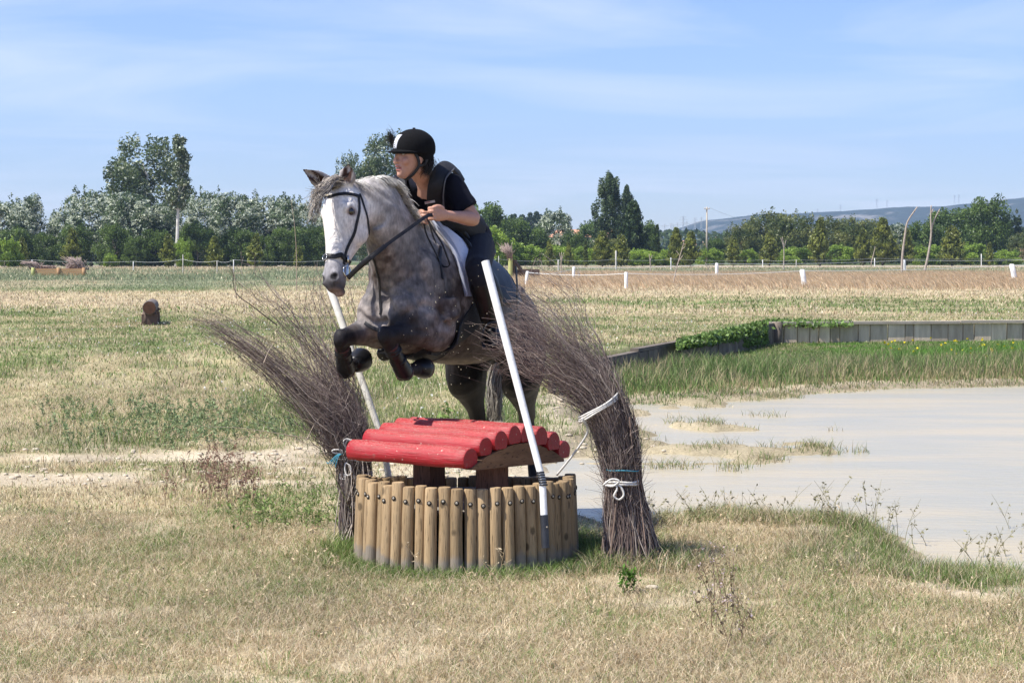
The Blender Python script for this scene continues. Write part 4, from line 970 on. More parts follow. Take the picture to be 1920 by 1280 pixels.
# ------------------------------------------------------------------ brush wings
TWIG = mat('twig_mat', (1, 1, 1), (1, 1, 1), rough=.85, attr=True, spec=.25)
ROPE = mat('white_rope_mat', (.72, .70, .66), (.50, .47, .42), rough=.9, scale=120, bump=.6, bscale=300, dist=.002)
BLUES = mat('blue_twine_mat', (.05, .28, .38), rough=.7)
def tubes_np(paths, radii, cols, k=3):
    """many thin tapered tubes in one array; paths list of (m,3)"""
    Vs = []; Fs = []; Cs = []; off = 0
    for p, r, c in zip(paths, radii, cols):
        m = len(p); t = np.gradient(p, axis=0); t /= np.linalg.norm(t, axis=1)[:, None] + 1e-9
        ref = np.array([.3, .9, .1]); u = np.cross(t, ref); u /= np.linalg.norm(u, axis=1)[:, None] + 1e-9; w = np.cross(t, u)
        rr = r if hasattr(r, '__len__') else np.linspace(r, r * .3, m)
        a = np.arange(k) * 2 * np.pi / k
        V = p[:, None, :] + rr[:, None, None] * (u[:, None, :] * np.cos(a)[None, :, None] + w[:, None, :] * np.sin(a)[None, :, None])
        Vs.append(V.reshape(-1, 3)); i = np.arange(m - 1)[:, None] * k; j = np.arange(k)[None, :]
        F = np.stack([i + j, i + (j + 1) % k, i + k + (j + 1) % k, i + k + j], -1).reshape(-1, 4) + off
        Fs.append(F); off += m * k; Cs.append(np.repeat(c[None] if c.ndim == 1 else c, m * k, 0) if c.ndim == 1 else np.repeat(c, k, 0))
    return np.vstack(Vs), np.vstack(Fs), np.vstack(Cs)
def brush(spine, D, n, seed, depth_scale=1.0, twist=.25, fork=.8, end=(.55, 1.0), base_r=.004, base_split=None, drift=None, dens=1.6, late=None, spr=.2, wob=.2):
    """spine: rows (px, py, radius_px[, dD]). Twigs run along it, each keeping its own place in the cross-section."""
    rng = np.random.default_rng(seed); S = []
    for row in spine:
        dd = row[3] if len(row) > 3 else 0; q = P(row[0], row[1], D + dd); S.append([q.x, q.y, q.z, row[2] / FPX * (D + dd)])
    S = catmull(S, 12); m = len(S); tt = np.linspace(0, 1, m)
    tan = np.gradient(S[:, :3], axis=0); tan /= np.linalg.norm(tan, axis=1)[:, None]
    Yv = np.array([0, 1., 0]); side = np.cross(tan, Yv); side /= np.linalg.norm(side, axis=1)[:, None]; dep = np.cross(side, tan)
    paths = []; rad = []; cols = []
    for i in range(n):
        a = rng.uniform(0, 6.283); rho = rng.uniform(0, 1) ** (1 / dens); a2 = a + rng.normal() * twist * 2; t1 = rng.uniform(*end)
        t0 = 0 if late is None or rng.uniform() > late else rng.uniform(.05, .45)
        if t1 - t0 < .15: continue
        k = int(10 + 14 * (t1 - t0)); ts = np.linspace(t0, t1, k); aa = a + (a2 - a) * ts
        ox = np.cos(aa) * rho; oy = np.sin(aa) * rho
        ph = rng.uniform(0, 6.28, 4)
        ox = ox + wob * np.sin(ts * 21 + ph[0]) * .5 + wob * np.sin(ts * 47 + ph[1]) * .3; oy = oy + wob * np.sin(ts * 19 + ph[2]) * .5
        wk = np.cumsum(rng.normal(size=(k, 2)), 0) * .075 * (ts ** .6)[:, None] * math.sqrt(18 / k); ox = ox + wk[:, 0]; oy = oy + wk[:, 1]
        c = np.stack([np.interp(ts, tt, S[:, j]) for j in range(3)], 1); r = np.interp(ts, tt, S[:, 3])
        sd_ = np.stack([np.interp(ts, tt, side[:, j]) for j in range(3)], 1); dp = np.stack([np.interp(ts, tt, dep[:, j]) for j in range(3)], 1)
        spread = 1 + spr * rng.normal() * smooth(.6, 1, ts)
        p = c + sd_ * (ox * r * spread)[:, None] + dp * (oy * r * depth_scale)[:, None]
        paths.append(p); r0 = base_r * rng.uniform(.3, 1.0) ** 1.5 * 1.3; rad.append(np.linspace(r0, r0 * .28, k))
        v = rng.uniform(.7, 1.5); col = np.array([.150, .113, .104]) * v
        if rng.uniform() < .30: col = np.array([.36, .30, .26]) * rng.uniform(.7, 1.2)
        cols.append(col)
        for f in range(rng.poisson(fork * 5.5)):
            j = max(1, int(rng.uniform(.2, .95) * (k - 1))); d = p[min(j + 1, k - 1)] - p[j - 1]; L = rng.uniform(.025, .15); d = d / np.linalg.norm(d) + rng.normal(size=3) * .42; d /= np.linalg.norm(d)
            q = p[j][None] + d[None] * (np.linspace(0, 1, 5) * L)[:, None] + rng.normal(size=3)[None] * (np.linspace(0, 1, 5) ** 2 * L * .15)[:, None]
            paths.append(q); rad.append(np.linspace(r0 * .45, r0 * .16, 5)); cols.append(col * rng.uniform(.9, 1.4))
    return paths, rad, cols
def ring_rope(center, ax_tilt, rx, ry, r, name, m, parent, seed=0, turns=1):
    rng = np.random.default_rng(seed)
    for k in range(turns):
        pts = []
        off = (k - (turns - 1) / 2) * r * 2.1
        for j in range(41):
            a = 2 * math.pi * j / 40; pts.append(Vector(center) + Vector((math.cos(a) * rx, math.sin(a) * ry, math.cos(a) * rx * ax_tilt + off + .003 * math.sin(a * 3 + k))))
        MB().tube(pts, r, 6).build(name, m, parent)
def right_brush():
    D = 9.6; b = P(1183, 1055, D); e = empty('brush_wing', (b.x, b.y, 0), 'tied bundle of dark twigs standing right of the log jump and fanning left', 'brush bundle')
    sp = [(1186, 1066, 62), (1180, 1010, 47), (1172, 950, 37), (1166, 905, 30), (1163, 868, 33), (1153, 815, 37), (1128, 752, 39), (1092, 705, 52, .05), (1046, 664, 66, .1), (1000, 620, 82, .15), (954, 598, 88, .2), (915, 572, 95, .25)]
    pa, ra, co = brush(sp, D, 1300, 21, depth_scale=.85, end=(.42, .97), fork=.75, base_r=.0034)
    # thick pale stems at the foot
    rng = np.random.default_rng(5)
    for i in range(150):
        a = rng.uniform(0, 6.28); r1 = rng.uniform(.25, 1.05); b0 = P(1186, 1066, D); q0 = Vector((b0.x + math.cos(a) * r1 * .175, b0.y + math.sin(a) * r1 * .16, -.06)); t = P(1166, 895, D); q1 = Vector((t.x + math.cos(a) * .082 * r1 ** .5, t.y + math.sin(a) * .082 * r1 ** .5, t.z + rng.uniform(-.05, .35)))
        ts = np.linspace(0, 1, 9)[:, None]; p = np.array(q0)[None] * (1 - ts) + np.array(q1)[None] * ts; p[:, 0] += (np.sin(ts[:, 0] * rng.uniform(5, 11) + a) * .010); p[:, 1] += np.sin(ts[:, 0] * 7 + a * 2) * .008
        p[:, :2] = p[:, :2] * 1 - (ts * (1 - ts)) * 0.10 * np.array([[math.cos(a), math.sin(a)]])
        pa.append(p); ra.append(np.linspace(rng.uniform(.004, .0085), .003, 9)); co.append(np.array([.30, .215, .175]) * rng.uniform(.45, 1.25))
    V, F, C = tubes_np(pa, ra, co); o = np_mesh('twigs', V, F, TWIG, parent=e, col=C, smooth_=True); o['kind'] = 'stuff'
    s = D / FPX
    ring_rope(P(1166, 903, D), .02, 31 * s * 1.03, .092, .0062, 'rope', ROPE, e, 1, 2)
    ring_rope(P(1167, 879, D), -.02, 31 * s * 1.03, .095, .003, 'twine', BLUES, e, 2)
    ring_rope(P(1122, 763, D), .62, 36 * s, .13, .0052, 'rope', ROPE, e, 3, 3)
    # knot and loop
    k0 = P(1153, 905, D - .1); MB().tube(catmull([k0, k0 + Vector((.01, -.01, -.03)), k0 + Vector((-.005, -.015, -.065)), k0 + Vector((.02, -.012, -.085)), k0 + Vector((.045, -.01, -.06)), k0 + Vector((.03, -.006, -.02)), k0], 6), .0055, 6).build('rope_loop', ROPE, e)
    MB().tube(catmull([k0 + Vector((-.06, 0, -.01)), k0 + Vector((-.02, -.01, .02)), k0 + Vector((.02, -.012, .012)), k0 + Vector((-.01, -.01, -.015)), k0 + Vector((-.05, -.004, -.012))], 6), .0055, 6).build('rope_knot', ROPE, e)
    q = P(1092, 783, D - .1); MB().tube(catmull([q, P(1102, 808, D - .05), P(1085, 838, D), P(1062, 868, D + .05), P(1044, 890, D + .1)], 6), .006, 6).build('rope_end', ROPE, e)
right_brush()
def left_brush():
    D = 10.2; b = P(668, 1010, D); e = empty('brush_wing', (b.x, b.y, 0), 'ragged bundle of dark twigs leaning far left behind the log jump', 'brush bundle')
    sp = [(668, 1012, 30), (664, 950, 27), (664, 890, 30), (660, 850, 36), (634, 805, 46), (596, 765, 44), (545, 715, 32), (490, 670, 28), (440, 636, 26), (394, 608, 25), (345, 588, 28)]
    pa, ra, co = brush(sp, D, 400, 31, depth_scale=1.1, end=(.4, 1.0), fork=.7, base_r=.0032)
    sp2 = [(666, 900, 26), (660, 840, 30), (640, 780, 38, .1), (616, 720, 38, .2), (592, 660, 42, .3), (565, 590, 50, .35), (545, 520, 62, .35)]
    p2, r2, c2 = brush(sp2, D, 115, 32, depth_scale=1.3, end=(.4, 1.0), fork=.9, base_r=.0034); pa += p2; ra += r2; co += c2
    sp3 = [(668, 900, 22), (668, 820, 30), (640, 740, 40), (580, 650, 38), (520, 590, 42), (460, 540, 55), (420, 500, 70)]
    p3, r3, c3 = brush(sp3, D, 42, 33, depth_scale=1.3, end=(.4, 1.0), fork=1.0, base_r=.0036); pa += p3; ra += r3; co += c3
    sp4 = [(664, 850, 18, .1), (655, 760, 22, .3), (640, 660, 28, .4), (618, 560, 38, .45), (600, 480, 48, .45)]
    p4, r4, c4 = brush(sp4, D + .1, 55, 34, depth_scale=1.3, end=(.35, 1.0), fork=.9, base_r=.003); pa += p4; ra += r4; co += c4
    sp5 = [(664, 880, 20), (620, 830, 34), (550, 780, 40), (470, 720, 50), (420, 680, 60)]
    p5, r5, c5 = brush(sp5, D, 26, 35, depth_scale=1.3, end=(.35, 1.0), fork=.8, base_r=.0025); pa += p5; ra += r5; co += c5
    # dense tangle in the middle
    sp6 = [(672, 862, 30), (648, 815, 46), (622, 765, 52), (590, 715, 48), (565, 670, 36)]
    p6, r6, c6 = brush(sp6, D, 300, 36, depth_scale=1.0, end=(.3, .9), fork=1.0, base_r=.0026); pa += p6; ra += r6; co += c6
    # loose pale shoots
    def shoot(pts, r, c=(.36, .29, .23)):
        p = catmull([P(x, y, D - .1) for x, y in pts], 7); pa.append(p); ra.append(np.linspace(r, r * .4, len(p))); co.append(np.array(c))
    shoot([(580, 822), (520, 812), (450, 802), (400, 800), (360, 797)], .0028); shoot([(660, 960), (610, 860), (580, 800), (555, 755)], .003, (.16, .17, .07)); shoot([(556, 545), (556, 480), (552, 420), (545, 372)], .0028)
    shoot([(640, 820), (600, 800), (540, 770), (500, 745)], .003); shoot([(443, 560), (440, 520), (436, 500)], .003); shoot([(520, 610), (475, 575), (442, 548), (436, 505)], .0042, (.07, .055, .05))
    shoot([(495, 680), (503, 660), (512, 645)], .0045); shoot([(575, 825), (590, 795), (607, 775)], .004)
    rng = np.random.default_rng(6)
    for i in range(70):
        x = rng.uniform(638, 700); pts = [(x + rng.normal() * 6, 1012), (x * .8 + 668 * .2 + rng.normal() * 8, 960), (668 + (x - 668) * .6 + rng.normal() * 8, 905), (668 + (x - 668) * .6, 860)]
        p = catmull([P(a, b_, D - .06 + rng.normal() * .05) for a, b_ in pts], 5); pa.append(p); ra.append(np.linspace(.0035, .002, len(p))); co.append(np.array([.40, .34, .29]) * rng.uniform(.35, 1.2))
    V, F, C = tubes_np(pa, ra, co); o = np_mesh('twigs', V, F, TWIG, parent=e, col=C, smooth_=True); o['kind'] = 'stuff'
    s = D / FPX; ring_rope(P(668, 890, D), .05, 30 * s, .09, .0045, 'rope', ROPE, e, 4, 3); ring_rope(P(664, 858, D), -.1, 34 * s, .1, .004, 'rope', ROPE, e, 5, 2)
    k = P(650, 850, D - .12)
    for dx, dz, w, h in ((0, .02, .035, .05), (.02, .03, -.03, .045), (-.005, -.05, .025, -.06), (-.03, .0, -.04, .02)):
        c = k + Vector((dx, 0, dz)); MB().tube(catmull([c, c + Vector((w, -.01, h * .3)), c + Vector((w * 1.1, -.015, h)), c + Vector((w * .2, -.01, h * 1.1)), c + Vector((-w * .2, -.005, h * .5)), c], 5), .0045, 6).build('rope_loop', ROPE, e)
    for j in range(4):
        c = k + Vector((-.02 - j * .006, -.01, 0)); MB().tube(catmull([c, c + Vector((-.02, -.01, -.01)), c + Vector((-.035 - .008 * j, -.01, -.05)), c + Vector((-.04 - .01 * j, -.005, -.075 + .01 * j))], 5), .0022, 5).build('twine', BLUES, e)
    # heap of dark cut twig butts next to the roof
    for i in range(1):
        pass
left_brush()
# ------------------------------------------------------------------ horse
HY = math.radians(25)
HF = Vector((-math.sin(HY), -math.cos(HY), 0)); HL = Vector((math.cos(HY), -math.sin(HY), 0)); HO = Vector((-.262, 11.0, 0))
def H(f, l, z): return HO + HF * f + HL * l + Vector((0, 0, z))
UP = Vector((0, 0, 1))
def ering(c, u, v, ru, rv, n=20, p=2.0, egg=0.0, flatu=0.0):
    """superellipse ring; egg makes the -v half wider, p > 2 squarer"""
    out = []
    for j in range(n):
        a = 2 * math.pi * j / n; ca, sa = math.cos(a), math.sin(a)
        x = math.copysign(abs(ca) ** (2 / p), ca) * ru * (1 - egg * sa); y = math.copysign(abs(sa) ** (2 / p), sa) * rv
        out.append(Vector(c) + u * x + v * y)
    return out
def limb(mb, pts, prof, fwd, n=14, sub=5):
    """limb through pts with (half width sideways, half depth fore-aft) per point; fwd = leg's own forward direction"""
    rows = [list(p) + list(r) for p, r in zip(pts, prof)]; S = catmull(rows, sub); rings = []
    for i in range(len(S)):
        t = Vector(S[min(i + 1, len(S) - 1)][:3] - S[max(i - 1, 0)][:3]).normalized()
        f = (Vector(fwd) - t * Vector(fwd).dot(t))
        f = f.normalized() if f.length > 1e-4 else Vector((1, 0, 0)); s = t.cross(f)
        rings.append(ering(Vector(S[i][:3]), s, f, max(S[i][3], .004), max(S[i][4], .004), n))
    mb.loft(rings)
def horse_body():
    mb = MB()
    # trunk: f, z_top, z_bottom, half width, squareness, egg
    tr = [(1.02, 1.50, 1.28, .11), (.97, 1.58, 1.17, .19), (.88, 1.66, 1.10, .235), (.74, 1.735, 1.055, .255), (.58, 1.775, 1.03, .268), (.47, 1.775, 1.01, .285), (.32, 1.70, .985, .305), (.12, 1.62, .965, .325), (-.08, 1.565, .965, .33), (-.26, 1.52, .98, .32), (-.42, 1.49, 1.0, .305), (-.56, 1.45, .99, .30), (-.70, 1.39, .95, .285), (-.83, 1.29, .93, .25), (-.93, 1.17, .95, .19), (-.98, 1.08, .98, .10)]
    rings = []
    for f, zt, zb, w in catmull(tr, 3):
        w = w * (.87 - .05 * float(smooth(.3, .7, np.array([f]))[0]))
        rear = float(smooth(0, -.7, np.array([f]))[0]); w *= 1 - .12 * rear; zt -= .03 * rear
        c = H(f, -.14 * rear, (zt + zb) / 2); tilt = math.radians(14); v = (UP * math.cos(tilt) + HF * -math.sin(tilt) * .6).normalized()
        egg = .12 if f > -.4 else .0
        rings.append(ering(c, HL, v, w, (zt - zb) / 2, 28, 2.15, egg))
    mb.loft(rings)
    # neck
    poll = P(640, 350, 9.86)
    nk = [(H(.62, .0, 1.44), .195, .33), (H(.78, .0, 1.55), .16, .285), (H(.90, 0, 1.68), .125, .22), (H(1.00, .0, 1.80), .105, .18), (H(1.07, 0, 1.88), .092, .155)]
    rows = [list(c) + [a, b] for c, a, b in nk]
    e1 = poll + Vector((.09, .10, -.10)); rows.append(list(e1) + [.088, .135]); rows.append(list(poll + Vector((.03, .04, -.09))) + [.075, .105])
    S = catmull(rows, 5); rings = []
    for i in range(len(S)):
        t = Vector(S[min(i + 1, len(S) - 1)][:3] - S[max(i - 1, 0)][:3]).normalized(); s = HL - t * HL.dot(t); s.normalize(); v = s.cross(t); 
        if v.z < 0: v = -v
        rings.append(ering(Vector(S[i][:3]), s, v, S[i][3], S[i][4], 22, 2.0, .16))
    mb.loft(rings)
    # crest ridge
    # shoulder, chest and haunch muscle
    def M3(a, b, c): return Matrix((a, b, c)).transposed()
    tl = lambda ang: (HF * math.cos(ang) + UP * math.sin(ang), HL, -HF * math.sin(ang) + UP * math.cos(ang))
    for s in (1, -1):
        a, b, c = tl(math.radians(58)); mb.ball(H(.72, .128 * s, 1.40), (.29, .094, .14), 14, 10, M3(a, b, c))      # shoulder blade
        a, b, c = tl(math.radians(-25)); mb.ball(H(.84, .135 * s, 1.25), (.18, .09, .12), 14, 10, M3(a, b, c))       # upper arm
        mb.ball(H(.985, .092 * s, 1.285), (.075, .095, .14), 12, 8, M3(*tl(0)))                                     # breast
        a, b, c = tl(math.radians(35)); mb.ball(H(-.66, .12 * s - .12, 1.17), (.32, .14, .23), 14, 10, M3(a, b, c))      # haunch
        mb.ball(H(-.40, .20 * s - .08, 1.38), (.09, .07, .06), 10, 8, M3(*tl(.2)))                                        # point of hip
    mb.ball(H(.55, 0, 1.74), (.20, .07, .075), 12, 8, M3(*tl(.1)))
    # ---- fore legs
    fl = HF
    # left foreleg (right in the picture)
    LK, LF, LH = P(722, 628, 9.88), P(756, 694, 10.08), P(786, 690, 10.24)
    el = H(.71, .17, 1.20)
    def foreleg(el, K, Fk, Hf, top):
        d = (K - el); up = UP
        limb(mb, [top, el, el.lerp(K, .3), el.lerp(K, .65), el.lerp(K, .9), K],
             [(.10, .14), (.092, .125), (.078, .092), (.056, .062), (.045, .050), (.044, .046)], UP)
        mb.ball(K, (.044, .047, .054), 12, 9)
        c = (Fk - K); limb(mb, [K, K.lerp(Fk, .25), K.lerp(Fk, .6), Fk.lerp(K, .12), Fk], [(.044, .048), (.034, .042), (.029, .038), (.034, .044), (.038, .045)], (K - el))
        mb.ball(Fk, (.040, .044, .046), 12, 8)
        limb(mb, [Fk, Fk.lerp(Hf, .5), Hf], [(.036, .042), (.031, .034), (.042, .046)], UP)
    foreleg(el, LK, LF, LH, H(.70, .145, 1.36))
    RK, RF, RH = P(639, 634, 9.95), P(648, 690, 10.15), P(668, 680, 10.28)
    foreleg(H(.76, -.165, 1.21), RK, RF, RH, H(.74, -.15, 1.34))
    # ---- hind legs
    hooves = []
    for s, px_ in ((1, 1003), (-1, 911)):
        hip = H(-.62, .14 * s - .11, 1.18); st = H(-.42, .19 * s - .03, .93)
        foot = P(px_, 915, 11.62); hx = foot.x
        hock = Vector((P(989 if s > 0 else 897, 800, 11.86).x, 11.86, .56)); fet = Vector((hx, 11.70, .17)); hf = Vector((hx - .01, 11.60, .05))
        limb(mb, [hip, st, st.lerp(hock, .35), st.lerp(hock, .72), hock], [(.15, .25), (.120, .185), (.092, .135), (.054, .075), (.044, .068)], HF, 16)
        limb(mb, [hock + Vector((0, .03, .03)), hock.lerp(fet, .2), hock.lerp(fet, .6), fet], [(.040, .062), (.034, .046), (.030, .038), (.038, .044)], HF)
        mb.ball(hock + Vector((0, .045, .045)), (.03, .045, .05), 10, 8)
        limb(mb, [fet, fet.lerp(hf, .6), hf], [(.036, .042), (.034, .038), (.045, .05)], HF); hooves.append((hf, px_))
    # ---- head
    mz = P(617, 541, 9.63)
    A = (mz - poll).normalized(); hh = Vector((-math.sin(math.radians(38)), -math.cos(math.radians(38)), 0)); N = (hh - A * hh.dot(A)).normalized(); S_ = A.cross(N)
    if S_.x < 0: S_ = -S_
    Lh = (mz - poll).length; k = Lh / .60
    def HD(t, s, n): return poll + A * (t * k) + S_ * s + N * n
    hs = [(-.035, -.055, .040, .050, 2), (.0, -.045, .075, .072, 2.1), (.05, -.042, .100, .088, 2.3), (.10, -.045, .116, .098, 2.5), (.155, -.055, .128, .104, 2.6), (.21, -.062, .130, .094, 2.5), (.27, -.062, .120, .078, 2.4), (.33, -.052, .100, .064, 2.3), (.39, -.040, .080, .054, 2.2), (.45, -.032, .068, .049, 2.2), (.50, -.030, .063, .052, 2.3), (.545, -.034, .060, .054, 2.3), (.58, -.040, .050, .048, 2.2), (.602, -.046, .034, .036, 2)]
    rings = []
    for t, c, d, w, p in catmull(hs, 3): rings.append(ering(HD(t, 0, c), S_, N, w, d, 26, p, .02))
    mb.loft(rings)
    Mh = Matrix((S_, N, A)).transposed()
    for s in (1, -1):
        mb.ball(HD(.215, .058 * s, -.095), (.035, .090, .105), 14, 10, Mh)        # cheek
        mb.ball(HD(.150, .080 * s, .014), (.026, .034, .038), 12, 9, Mh)          # brow over the eye
        mb.ball(HD(.335, .052 * s, -.005), (.012, .014, .10), 10, 8, Mh)          # facial crest
        mb.ball(HD(.535, .038 * s, .000), (.024, .028, .042), 12, 8, Mh)          # nostril wing
        # ears
    mb.ball(HD(.590, 0, -.075), (.032, .034, .03), 12, 8, Mh)                      # chin / lower lip
    earF = []
    for s, tip, basept in ((1, P(654, 306, 9.78), HD(.0, .052, .015)), (-1, P(567, 317, 9.72), HD(-.005, -.062, .0))):
        d = (tip - basept); L = d.length; d.normalize(); fc = (hh * .5 + Vector((.15, -1, 0)) * .9 if s > 0 else Vector((-.3, -.8, .2))); fc = (fc - d * fc.dot(d)).normalized(); sd_ = d.cross(fc)
        rings = []
        for t, w, dp in ((-.15, .030, .030), (.08, .042, .032), (.3, .050, .024), (.55, .046, .016), (.78, .022, .010), (.93, .010, .006), (1.0, .003, .003)):
            rings.append(ering(basept + d * (L * t) - fc * (.004 * math.sin(t * 3)), sd_, fc, w, dp, 14, 2))
        mb.loft(rings); earF.append((basept, d, L, fc, sd_))
    V, F = remesh(mb, .0092, 5, .5)
    return V, F, dict(poll=poll, A=A, N=N, S=S_, HD=HD, k=k, LK=LK, LF=LF, LH=LH, RK=RK, RF=RF, RH=RH, hooves=hooves, ears=earF, el=el)
hV, hF, hi = horse_body()
def hs_coords(V):
    d = V - np.array(hi['poll']); return d @ np.array(hi['A']) / hi['k'], d @ np.array(hi['S']), d @ np.array(hi['N'])
def sculpt(V):
    V = V.copy(); t, s, n = hs_coords(V)
    Nn = np.array(hi['N']); Ss = np.array(hi['S'])
    head = (t > -.05) & (t < .66) & (np.abs(s) < .14) & (n > -.22) & (n < .12)
    for sg in (1, -1):
        # eye socket, nostril, temple hollow
        for (tc, sc, nc, rt, rs, rn, dep, dr) in ((.168, .098, -.004, .020, .03, .022, .010, -Ss * sg), (.542, .052, .016, .020, .026, .016, .020, -Ss * sg * .5 - Nn * .8), (.105, .078, .03, .028, .03, .02, .008, -Ss * sg),
                                              (.30, .07, -.02, .05, .03, .022, .007, -Ss * sg), (.575, .04, -.055, .008, .05, .05, .006, -Ss * sg)):
            w = np.exp(-(((t - tc) / rt) ** 2 + ((s - sc * sg) / rs) ** 2 + ((n - nc) / rn) ** 2) * 1.2) * head; V += w[:, None] * dep * np.array(dr)[None]
    for bp, d, L, fc, sd_ in hi['ears']:
        q = V - np.array(bp); a = q @ np.array(d) / L; b = q @ np.array(sd_); c = q @ np.array(fc)
        w = smooth(.12, .35, a) * smooth(1.0, .8, a) * np.exp(-(b / .018) ** 2) * (c > 0) * (a < 1.05) * (np.abs(b) < .05) * (np.abs(c) < .05); V -= w[:, None] * .020 * np.array(fc)[None]
    # muscle relief on the chest and fine skin folds
    g = np.stack([V[:, 0] * 9, V[:, 1] * 9, V[:, 2] * 9], 1); bump = (fbm(g, 201, 4) - .5) * .016 + (fbm(g * [2.6, 2.6, 1.1], 231, 3) - .5) * .009 * smooth(.55, .8, (V - np.array(HO)) @ np.array(HF))
    low = ~head
    nrm = V - np.array(HO + HF * .2 + UP * 1.35)[None]; nrm /= np.linalg.norm(nrm, axis=1)[:, None]
    V += nrm * (bump * low)[:, None]
    # creases between the muscles
    bt = BVHTree.FromPolygons([tuple(v) for v in V], [tuple(int(i) for i in f) for f in hF])
    cen = np.array(HO + HF * .35 + UP * 1.4)
    for line, wd, dp in (([(706, 520), (704, 560), (708, 604)], .016, .013), ([(674, 585), (690, 600), (712, 606), (726, 600)], .016, .014), ([(742, 440), (728, 500), (722, 545), (738, 585)], .022, .014), ([(735, 618), (760, 590), (790, 574), (822, 584), (838, 612)], .017, .014),
                         ([(700, 455), (694, 500), (690, 540)], .016, .010), ([(695, 352), (735, 378), (770, 412), (795, 455)], .013, .010), ([(770, 470), (790, 520), (800, 560)], .03, .010), ([(845, 500), (838, 560), (822, 610)], .02, .008), ([(650, 585), (665, 600), (690, 615)], .012, .006), ([(760, 618), (800, 622)], .012, .007), ([(716, 545), (745, 556), (770, 548)], .012, .006)):
        pts = []
        for x, y in line:
            r_ = ray(x, y).normalized(); h_ = bt.ray_cast(Vector((0, 0, CAMZ)) + r_ * 8, r_)
            if h_[0]: pts.append(h_[0])
        if len(pts) < 2: continue
        C = catmull(pts, 10) if len(pts) > 2 else np.linspace(np.array(pts[0]), np.array(pts[-1]), 12); dm = np.min(np.linalg.norm(V[:, None, :] - C[None], axis=2), axis=1)
        w = np.exp(-(dm / wd) ** 2) * dp - np.exp(-((dm - wd * 2.2) / (wd * 1.1)) ** 2) * dp * .35
        dirv = cen[None] - V; dirv /= np.linalg.norm(dirv, axis=1)[:, None]; V += dirv * w[:, None]
    return V
hV = sculpt(hV)
